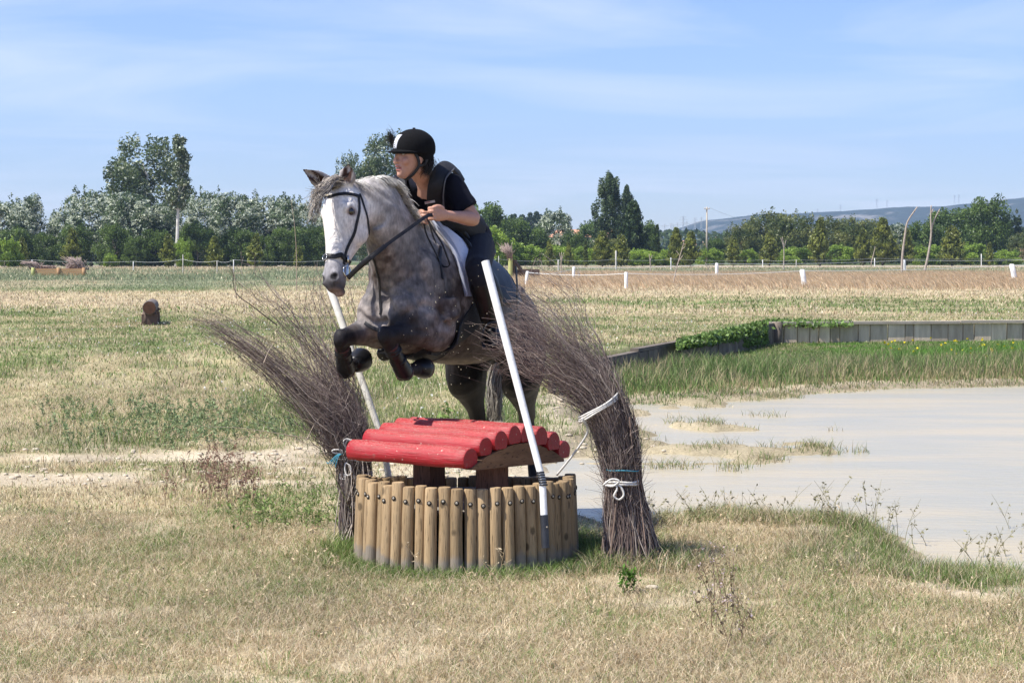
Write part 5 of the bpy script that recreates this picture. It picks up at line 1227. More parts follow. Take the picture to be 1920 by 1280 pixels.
def coat(V):
    n = len(V); t, s, nn = hs_coords(V)
    r = V - np.array(HO); f = r @ np.array(HF); l = r @ np.array(HL); z = V[:, 2]
    big = fbm(V * 3.2, 211, 4); med = fbm(V * 9, 213, 4); fine = fbm(V * [60, 60, 24], 215, 3)
    light = np.array([.36, .31, .28]); brown = np.array([.082, .060, .052]); grey = np.array([.135, .125, .124]); dark = np.array([.016, .014, .015]); white = np.array([.70, .655, .61])
    c = mixc(np.tile(grey, (n, 1)), brown, smooth(.45, .57, big) * .9); c = mixc(c, light, smooth(.52, .64, med) * .55 * smooth(1.0, 1.3, z)); c = mixc(c, np.array([.05, .036, .032]), smooth(.55, .68, fbm(V * 5.5, 223, 4)) * .5)
    # dapples
    p = V * 15; i = np.floor(p); best = np.full(n, 9.)
    for dx in (-1, 0, 1):
        for dy in (-1, 0, 1):
            for dz in (-1, 0, 1):
                q = i + [dx, dy, dz]; qi = q.astype(np.int64); j = np.stack([_h(qi[:, 0], qi[:, 1], qi[:, 2], k) for k in (5, 6, 7)], 1); best = np.minimum(best, np.linalg.norm(q + j - p, axis=1))
    c = mixc(c, light, smooth(.48, .2, best) * .30)
    # crest of the neck and upper shoulder paler, belly and flank browner, haunch dark grey
    neck = smooth(.75, 1.0, f) * smooth(1.62, 1.85, z) ; c = mixc(c, np.array([.46, .425, .40]), neck * (.35 + .5 * smooth(.4, .6, fbm(V * 6, 219, 3))))
    c = mixc(c, np.array([.55, .51, .48]), smooth(1.55, 1.75, z) * smooth(.2, .5, f) * smooth(.85, .6, f) * .7)
    c = mixc(c, brown * .8, smooth(1.3, 1.1, z) * smooth(.6, .4, f) * .8); c = mixc(c, np.array([.22, .17, .13]), smooth(1.04, .99, z) * smooth(.5, .4, f) * smooth(-.3, 0, f) * .6)
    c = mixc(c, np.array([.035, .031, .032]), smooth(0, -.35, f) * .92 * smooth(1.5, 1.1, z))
    # legs darken downwards
    d = np.array([.018, .016, .018])
    def segd(a, b):
        a = np.array(a); b = np.array(b); e = b - a; tt = np.clip(((V - a) @ e) / (e @ e), 0, 1); return np.linalg.norm(V - a - tt[:, None] * e, axis=1), tt
    for el, K, Fk, Hf in ((hi['el'], hi['LK'], hi['LF'], hi['LH']), (H(.76, -.165, 1.21), hi['RK'], hi['RF'], hi['RH'])):
        dd, tt = segd(el, K); left_ = el is hi['el']; c = mixc(c, d if left_ else np.array([.06, .052, .05]), smooth(.13, .085, dd) * smooth(.2 if left_ else .45, .75 if left_ else 1.0, tt) * .95)
        for a, b in ((K, Fk), (Fk, Hf)): dd, tt = segd(a, b); c = mixc(c, d, smooth(.10, .07, dd))
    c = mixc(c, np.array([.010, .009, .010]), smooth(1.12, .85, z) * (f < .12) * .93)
    # head
    jaw = (f > .9) | (t < .7)
    hm = smooth(-.005, .04, t + .25 * (nn + .05)) * smooth(-.235, -.17, nn) * (t < .66) * (t > -.06) * (np.abs(s) < .15)
    c = mixc(c, white, hm)
    c = mixc(c, np.array([.46, .42, .40]), hm * smooth(.03, .10, np.abs(s)) * smooth(.2, .32, t) * smooth(.5, .4, t) * .5 * smooth(.4, .6, med))
    c = mixc(c, np.array([.26, .25, .26]), hm * smooth(.425, .475, t)); c = mixc(c, np.array([.06, .055, .06]), hm * smooth(.515, .585, t))
    c = mixc(c, np.array([.33, .24, .22]), hm * smooth(.585, .61, t) * .6)
    for sg in (1, -1):
        e = np.sqrt(((t - .168) / .028) ** 2 + ((s - .1 * sg) / .06) ** 2 + ((nn + .006) / .034) ** 2); c = mixc(c, np.array([.26, .19, .17]), smooth(1.25, .7, e) * .85); c = mixc(c, np.array([.02, .016, .015]), smooth(.72, .5, e))
        e = np.sqrt(((t - .542) / .024) ** 2 + ((s - .052 * sg) / .04) ** 2 + ((nn - .016) / .022) ** 2); c = mixc(c, np.array([.008, .007, .008]), smooth(1.05, .7, e))
    for bp, dv, L, fc, sd_ in hi['ears']:
        q = V - np.array(bp); a = q @ np.array(dv) / L; b = q @ np.array(sd_); cc = q @ np.array(fc); on = smooth(0, .15, a) * (a < 1.1) * (np.abs(b) < .05) * (np.abs(cc) < .05)
        c = mixc(c, np.array([.34, .31, .295]), on); c = mixc(c, np.array([.045, .022, .016]), on * (cc > -.006) * smooth(.032, .022, np.abs(b)) * smooth(.05, .2, a))
    roan = fbm(V * 30, 241, 3); return c * (.86 + .28 * fine)[:, None] * (1 + (.9 * (roan - .5)) * (1 - .8 * hm))[:, None]
COAT = mat('coat_mat', (1.16, 1.15, 1.14), (.76, .75, .75), rough=.6, scale=75, stretch=(1, 1, .45), attr=True, spec=.15, bump=.35, bscale=240, dist=.004)
horse = empty('horse', HO, 'dappled grey horse with a white face jumping over the red-roofed log jump', 'horse')
np_mesh('body', hV, hF, COAT, parent=horse, col=coat(hV), smooth_=True)
hb = BVHTree.FromPolygons([tuple(v) for v in hV], [tuple(int(i) for i in f) for f in hF])
HD = hi['HD']
EYE = mat('horse_eye_mat', (.008, .005, .004), rough=.05, spec=.9)
for sg in (1, -1): MB().ball(HD(.168, .089 * sg, -.004), (.019, .019, .021), 12, 9).build('eye', EYE, horse)
# hair ---------------------------------------------------------------
HAIR = mat('horse_hair_mat', (1, 1, 1), (1, 1, 1), rough=.5, attr=True, spec=.35)
def hair(name, parent, strands, r=.0016):
    V, F, C = tubes_np([s[0] for s in strands], [np.linspace(r, r * .35, len(s[0])) for s in strands], [np.array(s[1]) for s in strands]); o = np_mesh(name, V, F, HAIR, parent=parent, col=C, smooth_=True); return o
rh = np.random.default_rng(3)
def snap(p, off=.004, away=None):
    loc, nrm, i, d = hb.find_nearest(Vector(p)); return loc + nrm * off, nrm
# crest line points found by dropping rays onto the neck
crest = []
for u in np.linspace(0, 1, 60):
    a = catmull([list(hi['poll'] + Vector((.02, .03, .2))), list(hi['poll'] + Vector((.12, .14, .2))), list(H(1.08, 0, 2.25)), list(H(.92, 0, 2.2)), list(H(.74, 0, 2.1)), list(H(.60, 0, 2.0))], 12)
    q = a[int(u * (len(a) - 1))]; h_ = hb.ray_cast(Vector(q), Vector((0, 0, -1))); crest.append(h_[0] if h_[0] else Vector(q))
st = []
for i in range(3600):
    u = rh.uniform(0, 1); k_ = u * 58; b0 = crest[int(k_)].lerp(crest[int(k_) + 1], k_ % 1) + HL * rh.normal() * .014 + Vector((0, 0, -.006))
    L = rh.uniform(.05, .115) * (1 - .25 * u); side = 1 if rh.uniform() < .6 else -1
    d = Vector((0, 0, 1)) * .62 + HL * side * rh.uniform(.15, .8) + (-HF) * rh.uniform(.2, .9); d.normalize(); g = Vector((0, 0, -1))
    pts = [np.array(b0 + d * (L * s) + g * (L * .95 * s * s) + HL * (side * L * .25 * s)) for s in np.linspace(0, 1, 6)]
    v = rh.uniform(.7, 1.15); base = np.array([.60, .57, .52]) if rh.uniform() < .84 else np.array([.17, .155, .15]); st.append((np.array(pts), base * v))
hair('mane', horse, st, .0021)['kind'] = 'stuff'
st = []
for i in range(330):
    b0 = HD(rh.uniform(-.05, .03), rh.normal() * .028, .035 + rh.normal() * .012); e_ = P(588 + rh.normal() * 7, 385 + rh.normal() * 17, 9.60 + rh.normal() * .02); m1 = P(606 + rh.normal() * 7, 352 + rh.normal() * 4, 9.64)
    p = catmull([b0, Vector(b0).lerp(m1, .6) + Vector((0, 0, .014)), m1.lerp(e_, .3), e_], 3); v = rh.uniform(.6, 1.2); base = np.array([.50, .44, .37]) if rh.uniform() < .6 else np.array([.16, .14, .13]); st.append((p, base * v))
hair('forelock', horse, st, .0019)['kind'] = 'stuff'
st = []
dock = H(-.95, -.14, 1.2)
for i in range(700):
    a = rh.normal() * .035; b0 = dock + HL * a * .8; x1 = P(929 + rh.normal() * 8, 720, 11.95); x2 = P(926 + rh.normal() * 6, 790, 11.9); x3 = P(920 + rh.normal() * 7, 845 + rh.uniform(-30, 30), 11.9)
    p = catmull([b0, b0.lerp(x1, .5) + Vector((0, .05, .02)), x1 + Vector((0, rh.normal() * .03, 0)), x2, x3], 3); v = rh.uniform(.6, 1.2); st.append((p, np.array([.50, .46, .40]) * v if rh.uniform() < .7 else np.array([.2, .18, .16]) * v))
hair('tail', horse, st, .0026)['kind'] = 'stuff'
HOOF = mat('hoof_mat', (.10, .08, .065), (.06, .05, .045), rough=.6)
for hf, px_ in hi['hooves']:
    MB().loft([ering(Vector((hf.x, hf.y, .07)), Vector((1, 0, 0)), Vector((0, 1, 0)), .046, .05, 14), ering(Vector((hf.x, hf.y - .015, -.0)), Vector((1, 0, 0)), Vector((0, 1, 0)), .058, .066, 14)]).build('hoof', HOOF, horse, angle=50)
# ------------------------------------------------------------------ tack
LEATHER = mat('black_leather_mat', (.007, .006, .007), (.014, .013, .013), rough=.45, scale=30, bump=.1, spec=.3)
WEBB = mat('black_web_mat', (.012, .012, .014), (.02, .02, .022), rough=.75, scale=80, bump=.2)
STEEL = mat('steel_mat', (.62, .60, .56), rough=.22, metal=1)
def strap(name, pts, w, parent, m=None, th=.0035, off=.003, hug=True, sub=5, side_hint=None):
    """flat strap lying on the horse along pts"""
    S = [Vector(q) for q in catmull(pts, sub)]; ps = []; ns = []
    for q in S:
        if hug: loc, nrm, i, d = hb.find_nearest(q); ps.append(loc + nrm * (off + th / 2)); ns.append(nrm)
        else: ps.append(q); ns.append(Vector(side_hint or (0, -1, 0)))
    for _ in range(2):
        ns = [(ns[max(i - 1, 0)] + ns[i] * 2 + ns[min(i + 1, len(ns) - 1)]).normalized() for i in range(len(ns))]
        ps = [ps[0]] + [(ps[i - 1] + ps[i] * 2 + ps[i + 1]) / 4 for i in range(1, len(ps) - 1)] + [ps[-1]]
    rings = []
    for i, p in enumerate(ps):
        t = (ps[min(i + 1, len(ps) - 1)] - ps[max(i - 1, 0)]).normalized(); n = (ns[i] - t * ns[i].dot(t)).normalized(); s = t.cross(n)
        rings.append([p + s * w / 2 - n * th / 2, p + s * w / 2 + n * th * .3, p + s * w * .4 + n * th / 2, p - s * w * .4 + n * th / 2, p - s * w / 2 + n * th * .3, p - s * w / 2 - n * th / 2])
    return MB().loft(rings).build(name, m or LEATHER, parent, angle=60)
br = empty('bridle', HD(.3, 0, .03), 'black leather bridle with steel bit and reins on the grey horse head', 'bridle')
def hd_arc(t0, tilt, n0, n1, smax=.14, k=9):
    """arc over the front of the face from right to left side"""
    out = []
    for a in np.linspace(-1, 1, k):
        s = smax * math.sin(a * math.pi / 2); n = n1 + (n0 - n1) * math.cos(a * math.pi / 2); out.append(HD(t0 + tilt * abs(a) ** 1.5, s, n))
    return out
strap('browband', hd_arc(.078, -.03, .13, -.05), .018, br)
strap('noseband', hd_arc(.432, .0, .12, -.07, .12), .026, br, th=.006); strap('noseband_back', [HD(.432, .1, -.07), HD(.44, .06, -.16), HD(.44, 0, -.2), HD(.44, -.06, -.16), HD(.432, -.1, -.07)], .024, br)
for sg in (1, -1):
    strap('cheek_strap', [HD(.045, .12 * sg, -.045), HD(.15, .13 * sg, -.050), HD(.26, .13 * sg, -.045), HD(.36, .12 * sg, -.035), HD(.455, .1 * sg, -.035)], .016, br)
    strap('throat_lash', [HD(.03, .12 * sg, -.06), HD(.10, .14 * sg, -.10), HD(.18, .14 * sg, -.155), HD(.24, .12 * sg, -.20)], .015, br)
    # bit
    c = HD(.492, .064 * sg, -.052); e1, e2 = hi['A'], hi['N']
    MB().tube([c + e1 * (.030 * math.cos(a)) + e2 * (.026 * math.sin(a)) for a in np.linspace(0, 2 * math.pi, 17)], .0042, 6).build('bit_ring', STEEL, br)
    MB().loft([ering(c - e1 * .045 - e2 * .002, hi['S'], e2, .004, .008, 8), ering(c - e1 * .01, hi['S'], e2, .004, .013, 8), ering(c + e1 * .02 - e2 * .004, hi['S'], e2, .004, .012, 8), ering(c + e1 * .05 - e2 * .012, hi['S'], e2, .004, .008, 8)]).build('bit_cheek', STEEL, br)
    MB().tube([c - e1 * .05, c - e1 * .085 + e2 * .006], .006, 6).build('buckle', STEEL, br)
MB().tube([HD(.432, -.012 + .016 * math.cos(a), .052 + .0) + hi['A'] * (.016 * math.sin(a)) + hi['N'] * -.006 for a in np.linspace(0, 2 * math.pi, 13)], .0022, 6).build('buckle', STEEL, br)
MB().box(*HD(.082, -.02, .082), .03, .004, .008, Matrix((hi['S'], hi['N'], hi['A'])).transposed()).build('badge', mat('badge_mat', (.6, .52, .36), rough=.4), br, False)
HANDL = P(806, 403, 10.05)
def rein(pts, w, sh): return strap('rein', pts, w, br, hug=False, side_hint=sh, sub=6, th=.004)
c = HD(.53, .068, -.060); rein([c, P(700, 480, 9.62), P(730, 455, 9.72), P(765, 430, 9.86), P(800, 405, 10.02), HANDL + Vector((.015, 0, 0))], .019, (.3, -.9, .4))
strap('rein_grip', [c, P(685, 489, 9.62), P(703, 476, 9.64), P(722, 461, 9.70)], .026, br, hug=False, side_hint=(.3, -.9, .4), th=.008)
MB().tube(catmull([P(800, 405, 10.04), P(806, 425, 10.05), P(812, 445, 10.1), P(818, 456, 10.15), P(812, 440, 10.16), P(806, 420, 10.15)], 5), .006, 5, flat=.4).build('rein_end', LEATHER, br)
c = HD(.53, -.066, -.05); MB().tube(catmull([c, c + Vector((.02, .2, .02)), H(1.05, -.16, 1.75), H(.75, -.14, 1.93)], 5), .007, 5, flat=.4).build('rein', LEATHER, br)
# breastplate and girth
bp_ = empty('breastplate', H(.95, 0, 1.35), 'black leather breastplate straps round the horse shoulders and chest', 'breastplate')
strap('shoulder_strap', [P(858, 440, 10.3), P(842, 462, 10.3), P(836, 492, 10.25), P(846, 520, 10.2)], .022, bp_)
strap('shoulder_strap', [H(.42, -.22, 1.72), H(.58, -.30, 1.62), H(.80, -.33, 1.42), H(.90, -.24, 1.32), H(1.05, -.10, 1.24), H(1.1, 0, 1.2)], .022, bp_)
strap('chest_strap', [H(1.1, 0, 1.2), H(1.0, 0, 1.12), H(.8, 0, .95), H(.6, 0, .9)], .022, bp_)
strap('martingale_strap', [P(688, 490, 10.0), P(695, 530, 10.0), P(703, 565, 10.0), P(708, 590, 10.05)], .014, bp_)
MB().tube(catmull([P(800, 408, 10.25), P(812, 430, 10.2), P(828, 455, 10.2), P(838, 480, 10.22), P(843, 497, 10.25), P(830, 498, 10.28), P(815, 470, 10.24), P(800, 440, 10.2), P(795, 420, 10.2)], 5), .0075, 6, flat=.35).build('neck_strap', LEATHER, bp_)
sa = empty('saddle', H(.05, 0, 1.62), 'black leather jumping saddle with belly guard girth under the rider', 'saddle')
# saddle pad: quilted cloth draped on the barrel
PADW = mat('pad_quilt_mat', (.72, .73, .80), (.62, .64, .74), rough=.8, scale=14, bump=.3); PADB = mat('pad_binding_mat', (.42, .44, .52), (.3, .33, .42), rough=.8, scale=14)
def draped(name, fr, thickness, off, m, parent, nseg=26, nf=16, quilt=0, both=True):
    """cloth on the back; fr(u, side) -> (f, lowest z) outline"""
    V = []; F = []; layers = []
    for lay in (0, 1):
        for i in range(nf + 1):
            u = i / nf
            for j in range(-nseg, nseg + 1):
                v = abs(j) / nseg; f, zl = fr(u, v); sgn = 1 if j >= 0 else -1
                # ring direction round the barrel
                ang = v * math.radians(118); o_ = H(f, 0, 1.32 - .02 * f); d = UP * math.cos(ang) + HL * (math.sin(ang) * sgn)
                zb = zl; 
                far = o_ + d * .8; h_ = hb.ray_cast(far, -d)
                p = h_[0] if h_[0] else o_ + d * .3; n = h_[1] if h_[0] else d
                if p.z < zb: 
                    # clamp to the lower edge by rotating back up
                    lo, hi_ = 0, ang
                    for _ in range(12):
                        mid = (lo + hi_) / 2; dd = UP * math.cos(mid) + HL * (math.sin(mid) * sgn); hh_ = hb.ray_cast(o_ + dd * .8, -dd); pp = hh_[0] if hh_[0] else p
                        if pp.z > zb: lo = mid; p = pp; n = hh_[1] if hh_[0] else dd
                        else: hi_ = mid
                q = off + (thickness if lay else 0) + (quilt * (abs(math.sin(u * 22)) * abs(math.sin(v * 30))) if lay else 0)
                V.append(p + n * q)
    W_ = 2 * nseg + 1; L_ = (nf + 1) * W_
    for i in range(nf):
        for j in range(W_ - 1):
            a = i * W_ + j; F.append([a, a + 1, a + 1 + W_, a + W_]); F.append([L_ + a, L_ + a + W_, L_ + a + 1 + W_, L_ + a + 1])
    for i in range(nf):
        for a in (i * W_, i * W_ + W_ - 1): F.append([a, a + W_, L_ + a + W_, L_ + a])
    for j in range(W_ - 1):
        for a in (j, nf * W_ + j): F.append([a, a + 1, L_ + a + 1, L_ + a])
    o = np_mesh(name, V, F, m, parent=parent, smooth_=True); return o
pad = empty('saddle_pad', H(.05, 0, 1.6), 'white quilted saddle pad with grey-blue edge under the black saddle', 'saddle pad')
draped('cloth', lambda u, v: (-.36 + .90 * u + .02 * math.sin(3 * v) - .08 * v * (u > .5) * u, 1.38), .014, .006, PADW, pad, quilt=.006)
draped('binding', lambda u, v: (.525 + .03 * u - .08 * v * 1.0 + .02 * math.sin(3 * v), 1.38), .020, .006, PADB, pad, nf=2)
draped('flap', lambda u, v: (-.16 + .50 * u + .06 * math.sin(v * 3), 1.33), .014, .030, LEATHER, sa)
# seat, pommel, cantle
mb = MB(); rings = []
for f, z, w, h in ((-.14, 1.62, .09, .02), (-.10, 1.63, .14, .045), (-.02, 1.62, .15, .045), (.08, 1.63, .13, .045), (.16, 1.67, .12, .045), (.24, 1.74, .11, .045), (.30, 1.78, .08, .025)): rings.append(ering(H(f, 0, z), HL, UP, w, h, 18, 2.4))
mb.loft(rings).build('seat', LEATHER, sa)
for sg in (1, -1):
    mb = MB(); rings = []
    for f, l, z, a, b in ((.34, .20, 1.66, .02, .03), (.36, .26, 1.58, .035, .06), (.34, .31, 1.48, .035, .07), (.29, .33, 1.38, .03, .05), (.26, .335, 1.31, .012, .02)): rings.append(ering(H(f, l * sg, z), HL, HF, a, b, 14))
    mb.loft(rings).build('knee_roll', LEATHER, sa)
    strap('stirrup_leather', [H(.10, .36 * sg, 1.55), H(.14, .39 * sg, 1.38), H(.19, .40 * sg, 1.22), H(.22, .38 * sg, 1.08)], .024, sa, hug=False, side_hint=HL * sg)
# broad belly guard girth
def belly_guard():
    V = []; F = []; nf, nl = 10, 14
    for lay in (.004, .018):
        for i in range(nf + 1):
            for j in range(nl + 1):
                q = H(.56 + .24 * i / nf, -.17 + .34 * j / nl, .6); h_ = hb.ray_cast(q, UP); p = h_[0] if h_[0] and 1.02 < h_[0].z < 1.25 else None; q2 = H(.56 + .24 * i / nf, -.17 + .34 * j / nl, 1.05 + .9 * (-.17 + .34 * j / nl) ** 2 + .10 * max(0, i / nf - .4)); p = q2 if p is None else p; V.append(p - UP * lay)
    W_ = nl + 1; L_ = (nf + 1) * W_
    for i in range(nf):
        for j in range(nl): a = i * W_ + j; F += [[a, a + 1, a + 1 + W_, a + W_], [L_ + a, L_ + a + W_, L_ + a + 1 + W_, L_ + a + 1]]
    for j in range(nl):
        for a in (j, nf * W_ + j): F.append([a, a + 1, L_ + a + 1, L_ + a])
    for i in range(nf):
        for a in (i * W_, i * W_ + nl): F.append([a, a + W_, L_ + a + W_, L_ + a])
    np_mesh('belly_guard', V, F, WEBB, parent=sa, smooth_=True)
strap('girth', [H(.34, .40, 1.42), H(.46, .40, 1.25), H(.57, .32, 1.14), H(.62, .20, 1.07), H(.62, .08, 1.05), H(.62, -.08, 1.05), H(.62, -.20, 1.07), H(.57, -.32, 1.14), H(.34, -.40, 1.42)], .14, sa, m=WEBB, th=.010, off=.004)
belly_guard()
strap('surcingle', [H(.12, .40, 1.40), H(.24, .42, 1.30), H(.36, .40, 1.22), H(.45, .36, 1.16)], .022, sa)
# leg protection
BOOT = mat('tendon_boot_mat', (.007, .007, .009), (.012, .012, .013), spec=.3, rough=.4, scale=20, bump=.1); TRIM = mat('red_brown_trim_mat', (.05, .010, .008), (.07, .016, .012), rough=.6)
for K, Fk, Hf, big, lab in ((hi['LK'], hi['LF'], hi['LH'], .88, 'left'), (hi['RK'], hi['RF'], hi['RH'], 1.0, 'right')):
    fw = (K - Fk).normalized()
    which = 'foreleg nearest the saddle side' if lab == 'left' else 'foreleg reaching furthest left'
    o = empty('tendon_boot', K.lerp(Fk, .5), 'black tendon boot strapped round the cannon of the ' + which, 'horse boot', 'horse boots')
    mb = MB(); rings = []
    for t, a in ((.30, .034), (.36, .044), (.6, .043), (.85, .050), (1.0, .054), (1.10, .050)): rings.append(ering(K.lerp(Fk, t), Vector((1, 0, 0)), fw.cross(Vector((1, 0, 0))).normalized(), a * .96, a * 1.08, 16))
    mb.loft(rings).build('shell', BOOT, o)
    for t in (.45, .72): 
        q = K.lerp(Fk, t); MB().tube([q - fw * .009, q + fw * .009], .0485, 14).build('strap', LEATHER, o)
    q = K.lerp(Fk, .32); MB().tube([q - fw * .006, q + fw * .006], .040, 14).build('trim', TRIM, o)
    q = K.lerp(Fk, 1.08); MB().tube([q - fw * .006, q + fw * .004], .0525, 14).build('trim', TRIM, o)
    # rubber bell boot and hoof
    d = (Hf - Fk).normalized(); d = (d + Vector((.12, .35, .15 if lab == 'right' else -.1))).normalized()
    u = d.cross(Vector((0, 0, 1))).normalized(); v = u.cross(d)
    b = empty('bell_boot', Hf, 'round black rubber bell boot on the hoof of the ' + which, 'horse boot', 'horse boots')
    mb = MB(); rings = []
    for t, a in ((-.045, .034), (-.03, .046), (.0, .056), (.035, .064), (.07, .068), (.078, .062)): rings.append(ering(Hf + d * t * big, u, v, a * big, a * big, 20))
    mb.loft(rings).build('shell', BOOT, b)
    MB().loft([ering(Hf + d * .055 * big, u, v, .052 * big, .055 * big, 16), ering(Hf + d * .108 * big, u, v, .050, .056, 16)]).build('hoof', HOOF if lab == 'right' else mat('reddish_hoof_mat', (.14, .07, .05), (.10, .045, .035), rough=.6), horse, angle=50)
# ------------------------------------------------------------------ rider
SKIN = mat('skin_mat', (1, 1, 1), (.93, .9, .88), rough=.48, scale=60, attr=True, spec=.4, bump=.08, bscale=200, dist=.002)
CLOTH = mat('navy_cloth_mat', (.006, .007, .013), (.010, .011, .019), rough=.95, spec=.15, scale=12, bump=.3, bscale=30, dist=.01)
VEST = mat('black_vest_mat', (.007, .007, .009), (.012, .012, .014), rough=.75, scale=40, bump=.2)
BREECH = mat('dark_breeches_mat', (.005, .005, .010), (.008, .008, .014), rough=.9, scale=18, bump=.2)
BOOTL = mat('riding_boot_mat', (.006, .006, .006), (.013, .012, .012), spec=.35, rough=.42, scale=14, bump=.15)
HELM = mat('helmet_velvet_mat', (.005, .005, .006), (.008, .008, .009), rough=.95, scale=80, bump=.1, spec=.15)
SILV = mat('helmet_insert_mat', (.62, .62, .66), (.7, .7, .74), rough=.3, scale=10)
HAIRM = mat('dark_hair_mat', (.012, .010, .010), (.02, .016, .015), rough=.5)
HC = P(772, 289, 10.22)                       # centre of the skull
ry = math.radians(52); RFw = Vector((-math.sin(ry), -math.cos(ry), -.03)).normalized(); RUp = Vector((.06, 0, 1)); RUp = (RUp - RFw * RUp.dot(RFw)).normalized(); RLt = RUp.cross(RFw)
# RLt points to the rider's left (towards the camera and right)
if RLt.x < 0: RLt = -RLt
def R(f, l, z): return HC + RFw * f + RLt * l + RUp * z
NECK = P(800, 338, 10.42); SHL = P(846, 352, 10.42); SHR = P(752, 352, 10.62); CH = P(812, 385, 10.68); PEL = P(872, 448, 11.05); WAI = P(848, 420, 10.88)
ELB = P(888, 411, 10.40); WRI = P(833, 403, 10.17); HND = P(812, 400, 10.10)
ELR = P(765, 428, 10.75); WRR = P(786, 412, 10.45); HNR = P(794, 408, 10.36)
HIP = P(893, 462, 10.98); KNE = P(897, 508, 10.36); ANK = P(921, 616, 10.48); TOE = P(928, 643, 10.36)
HIPR = PEL + HL * -.09; KNR = H(.42, -.33, 1.52); ANR = H(.2, -.36, 1.12); TOR = H(.34, -.38, 1.05)
def rlimb(mb, pts, rad, n=14, sub=4, fw=(0, -1, 0), sq=1.0):
    limb(mb, pts, [(r if isinstance(r, tuple) else (r, r * sq)) for r in rad], fw, n, sub)
def torso(mb, g=0.0, lo=0.0, arms=True):
    sp = [PEL + Vector((.02, .05, -.04)), PEL, WAI, CH, (SHL + SHR) / 2 + Vector((.01, .03, -.02)), NECK + Vector((.0, .03, 0))]
    w = [.13, .155, .135, .16, .165, .07]; d = [.10, .12, .095, .115, .095, .06]
    rows = [list(p) + [a + g, b + g] for p, a, b in zip(sp, w, d)]; S = catmull(rows, 4); rings = []; ax = (SHL - SHR).normalized()
    for i in range(int(lo * len(S)), len(S)):
        t = Vector(S[min(i + 1, len(S) - 1)][:3] - S[max(i - 1, 0)][:3]).normalized(); s = (ax - t * ax.dot(t)).normalized(); v = s.cross(t); rings.append(ering(Vector(S[i][:3]), s, v, S[i][3], S[i][4], 22, 2.3))
    mb.loft(rings)
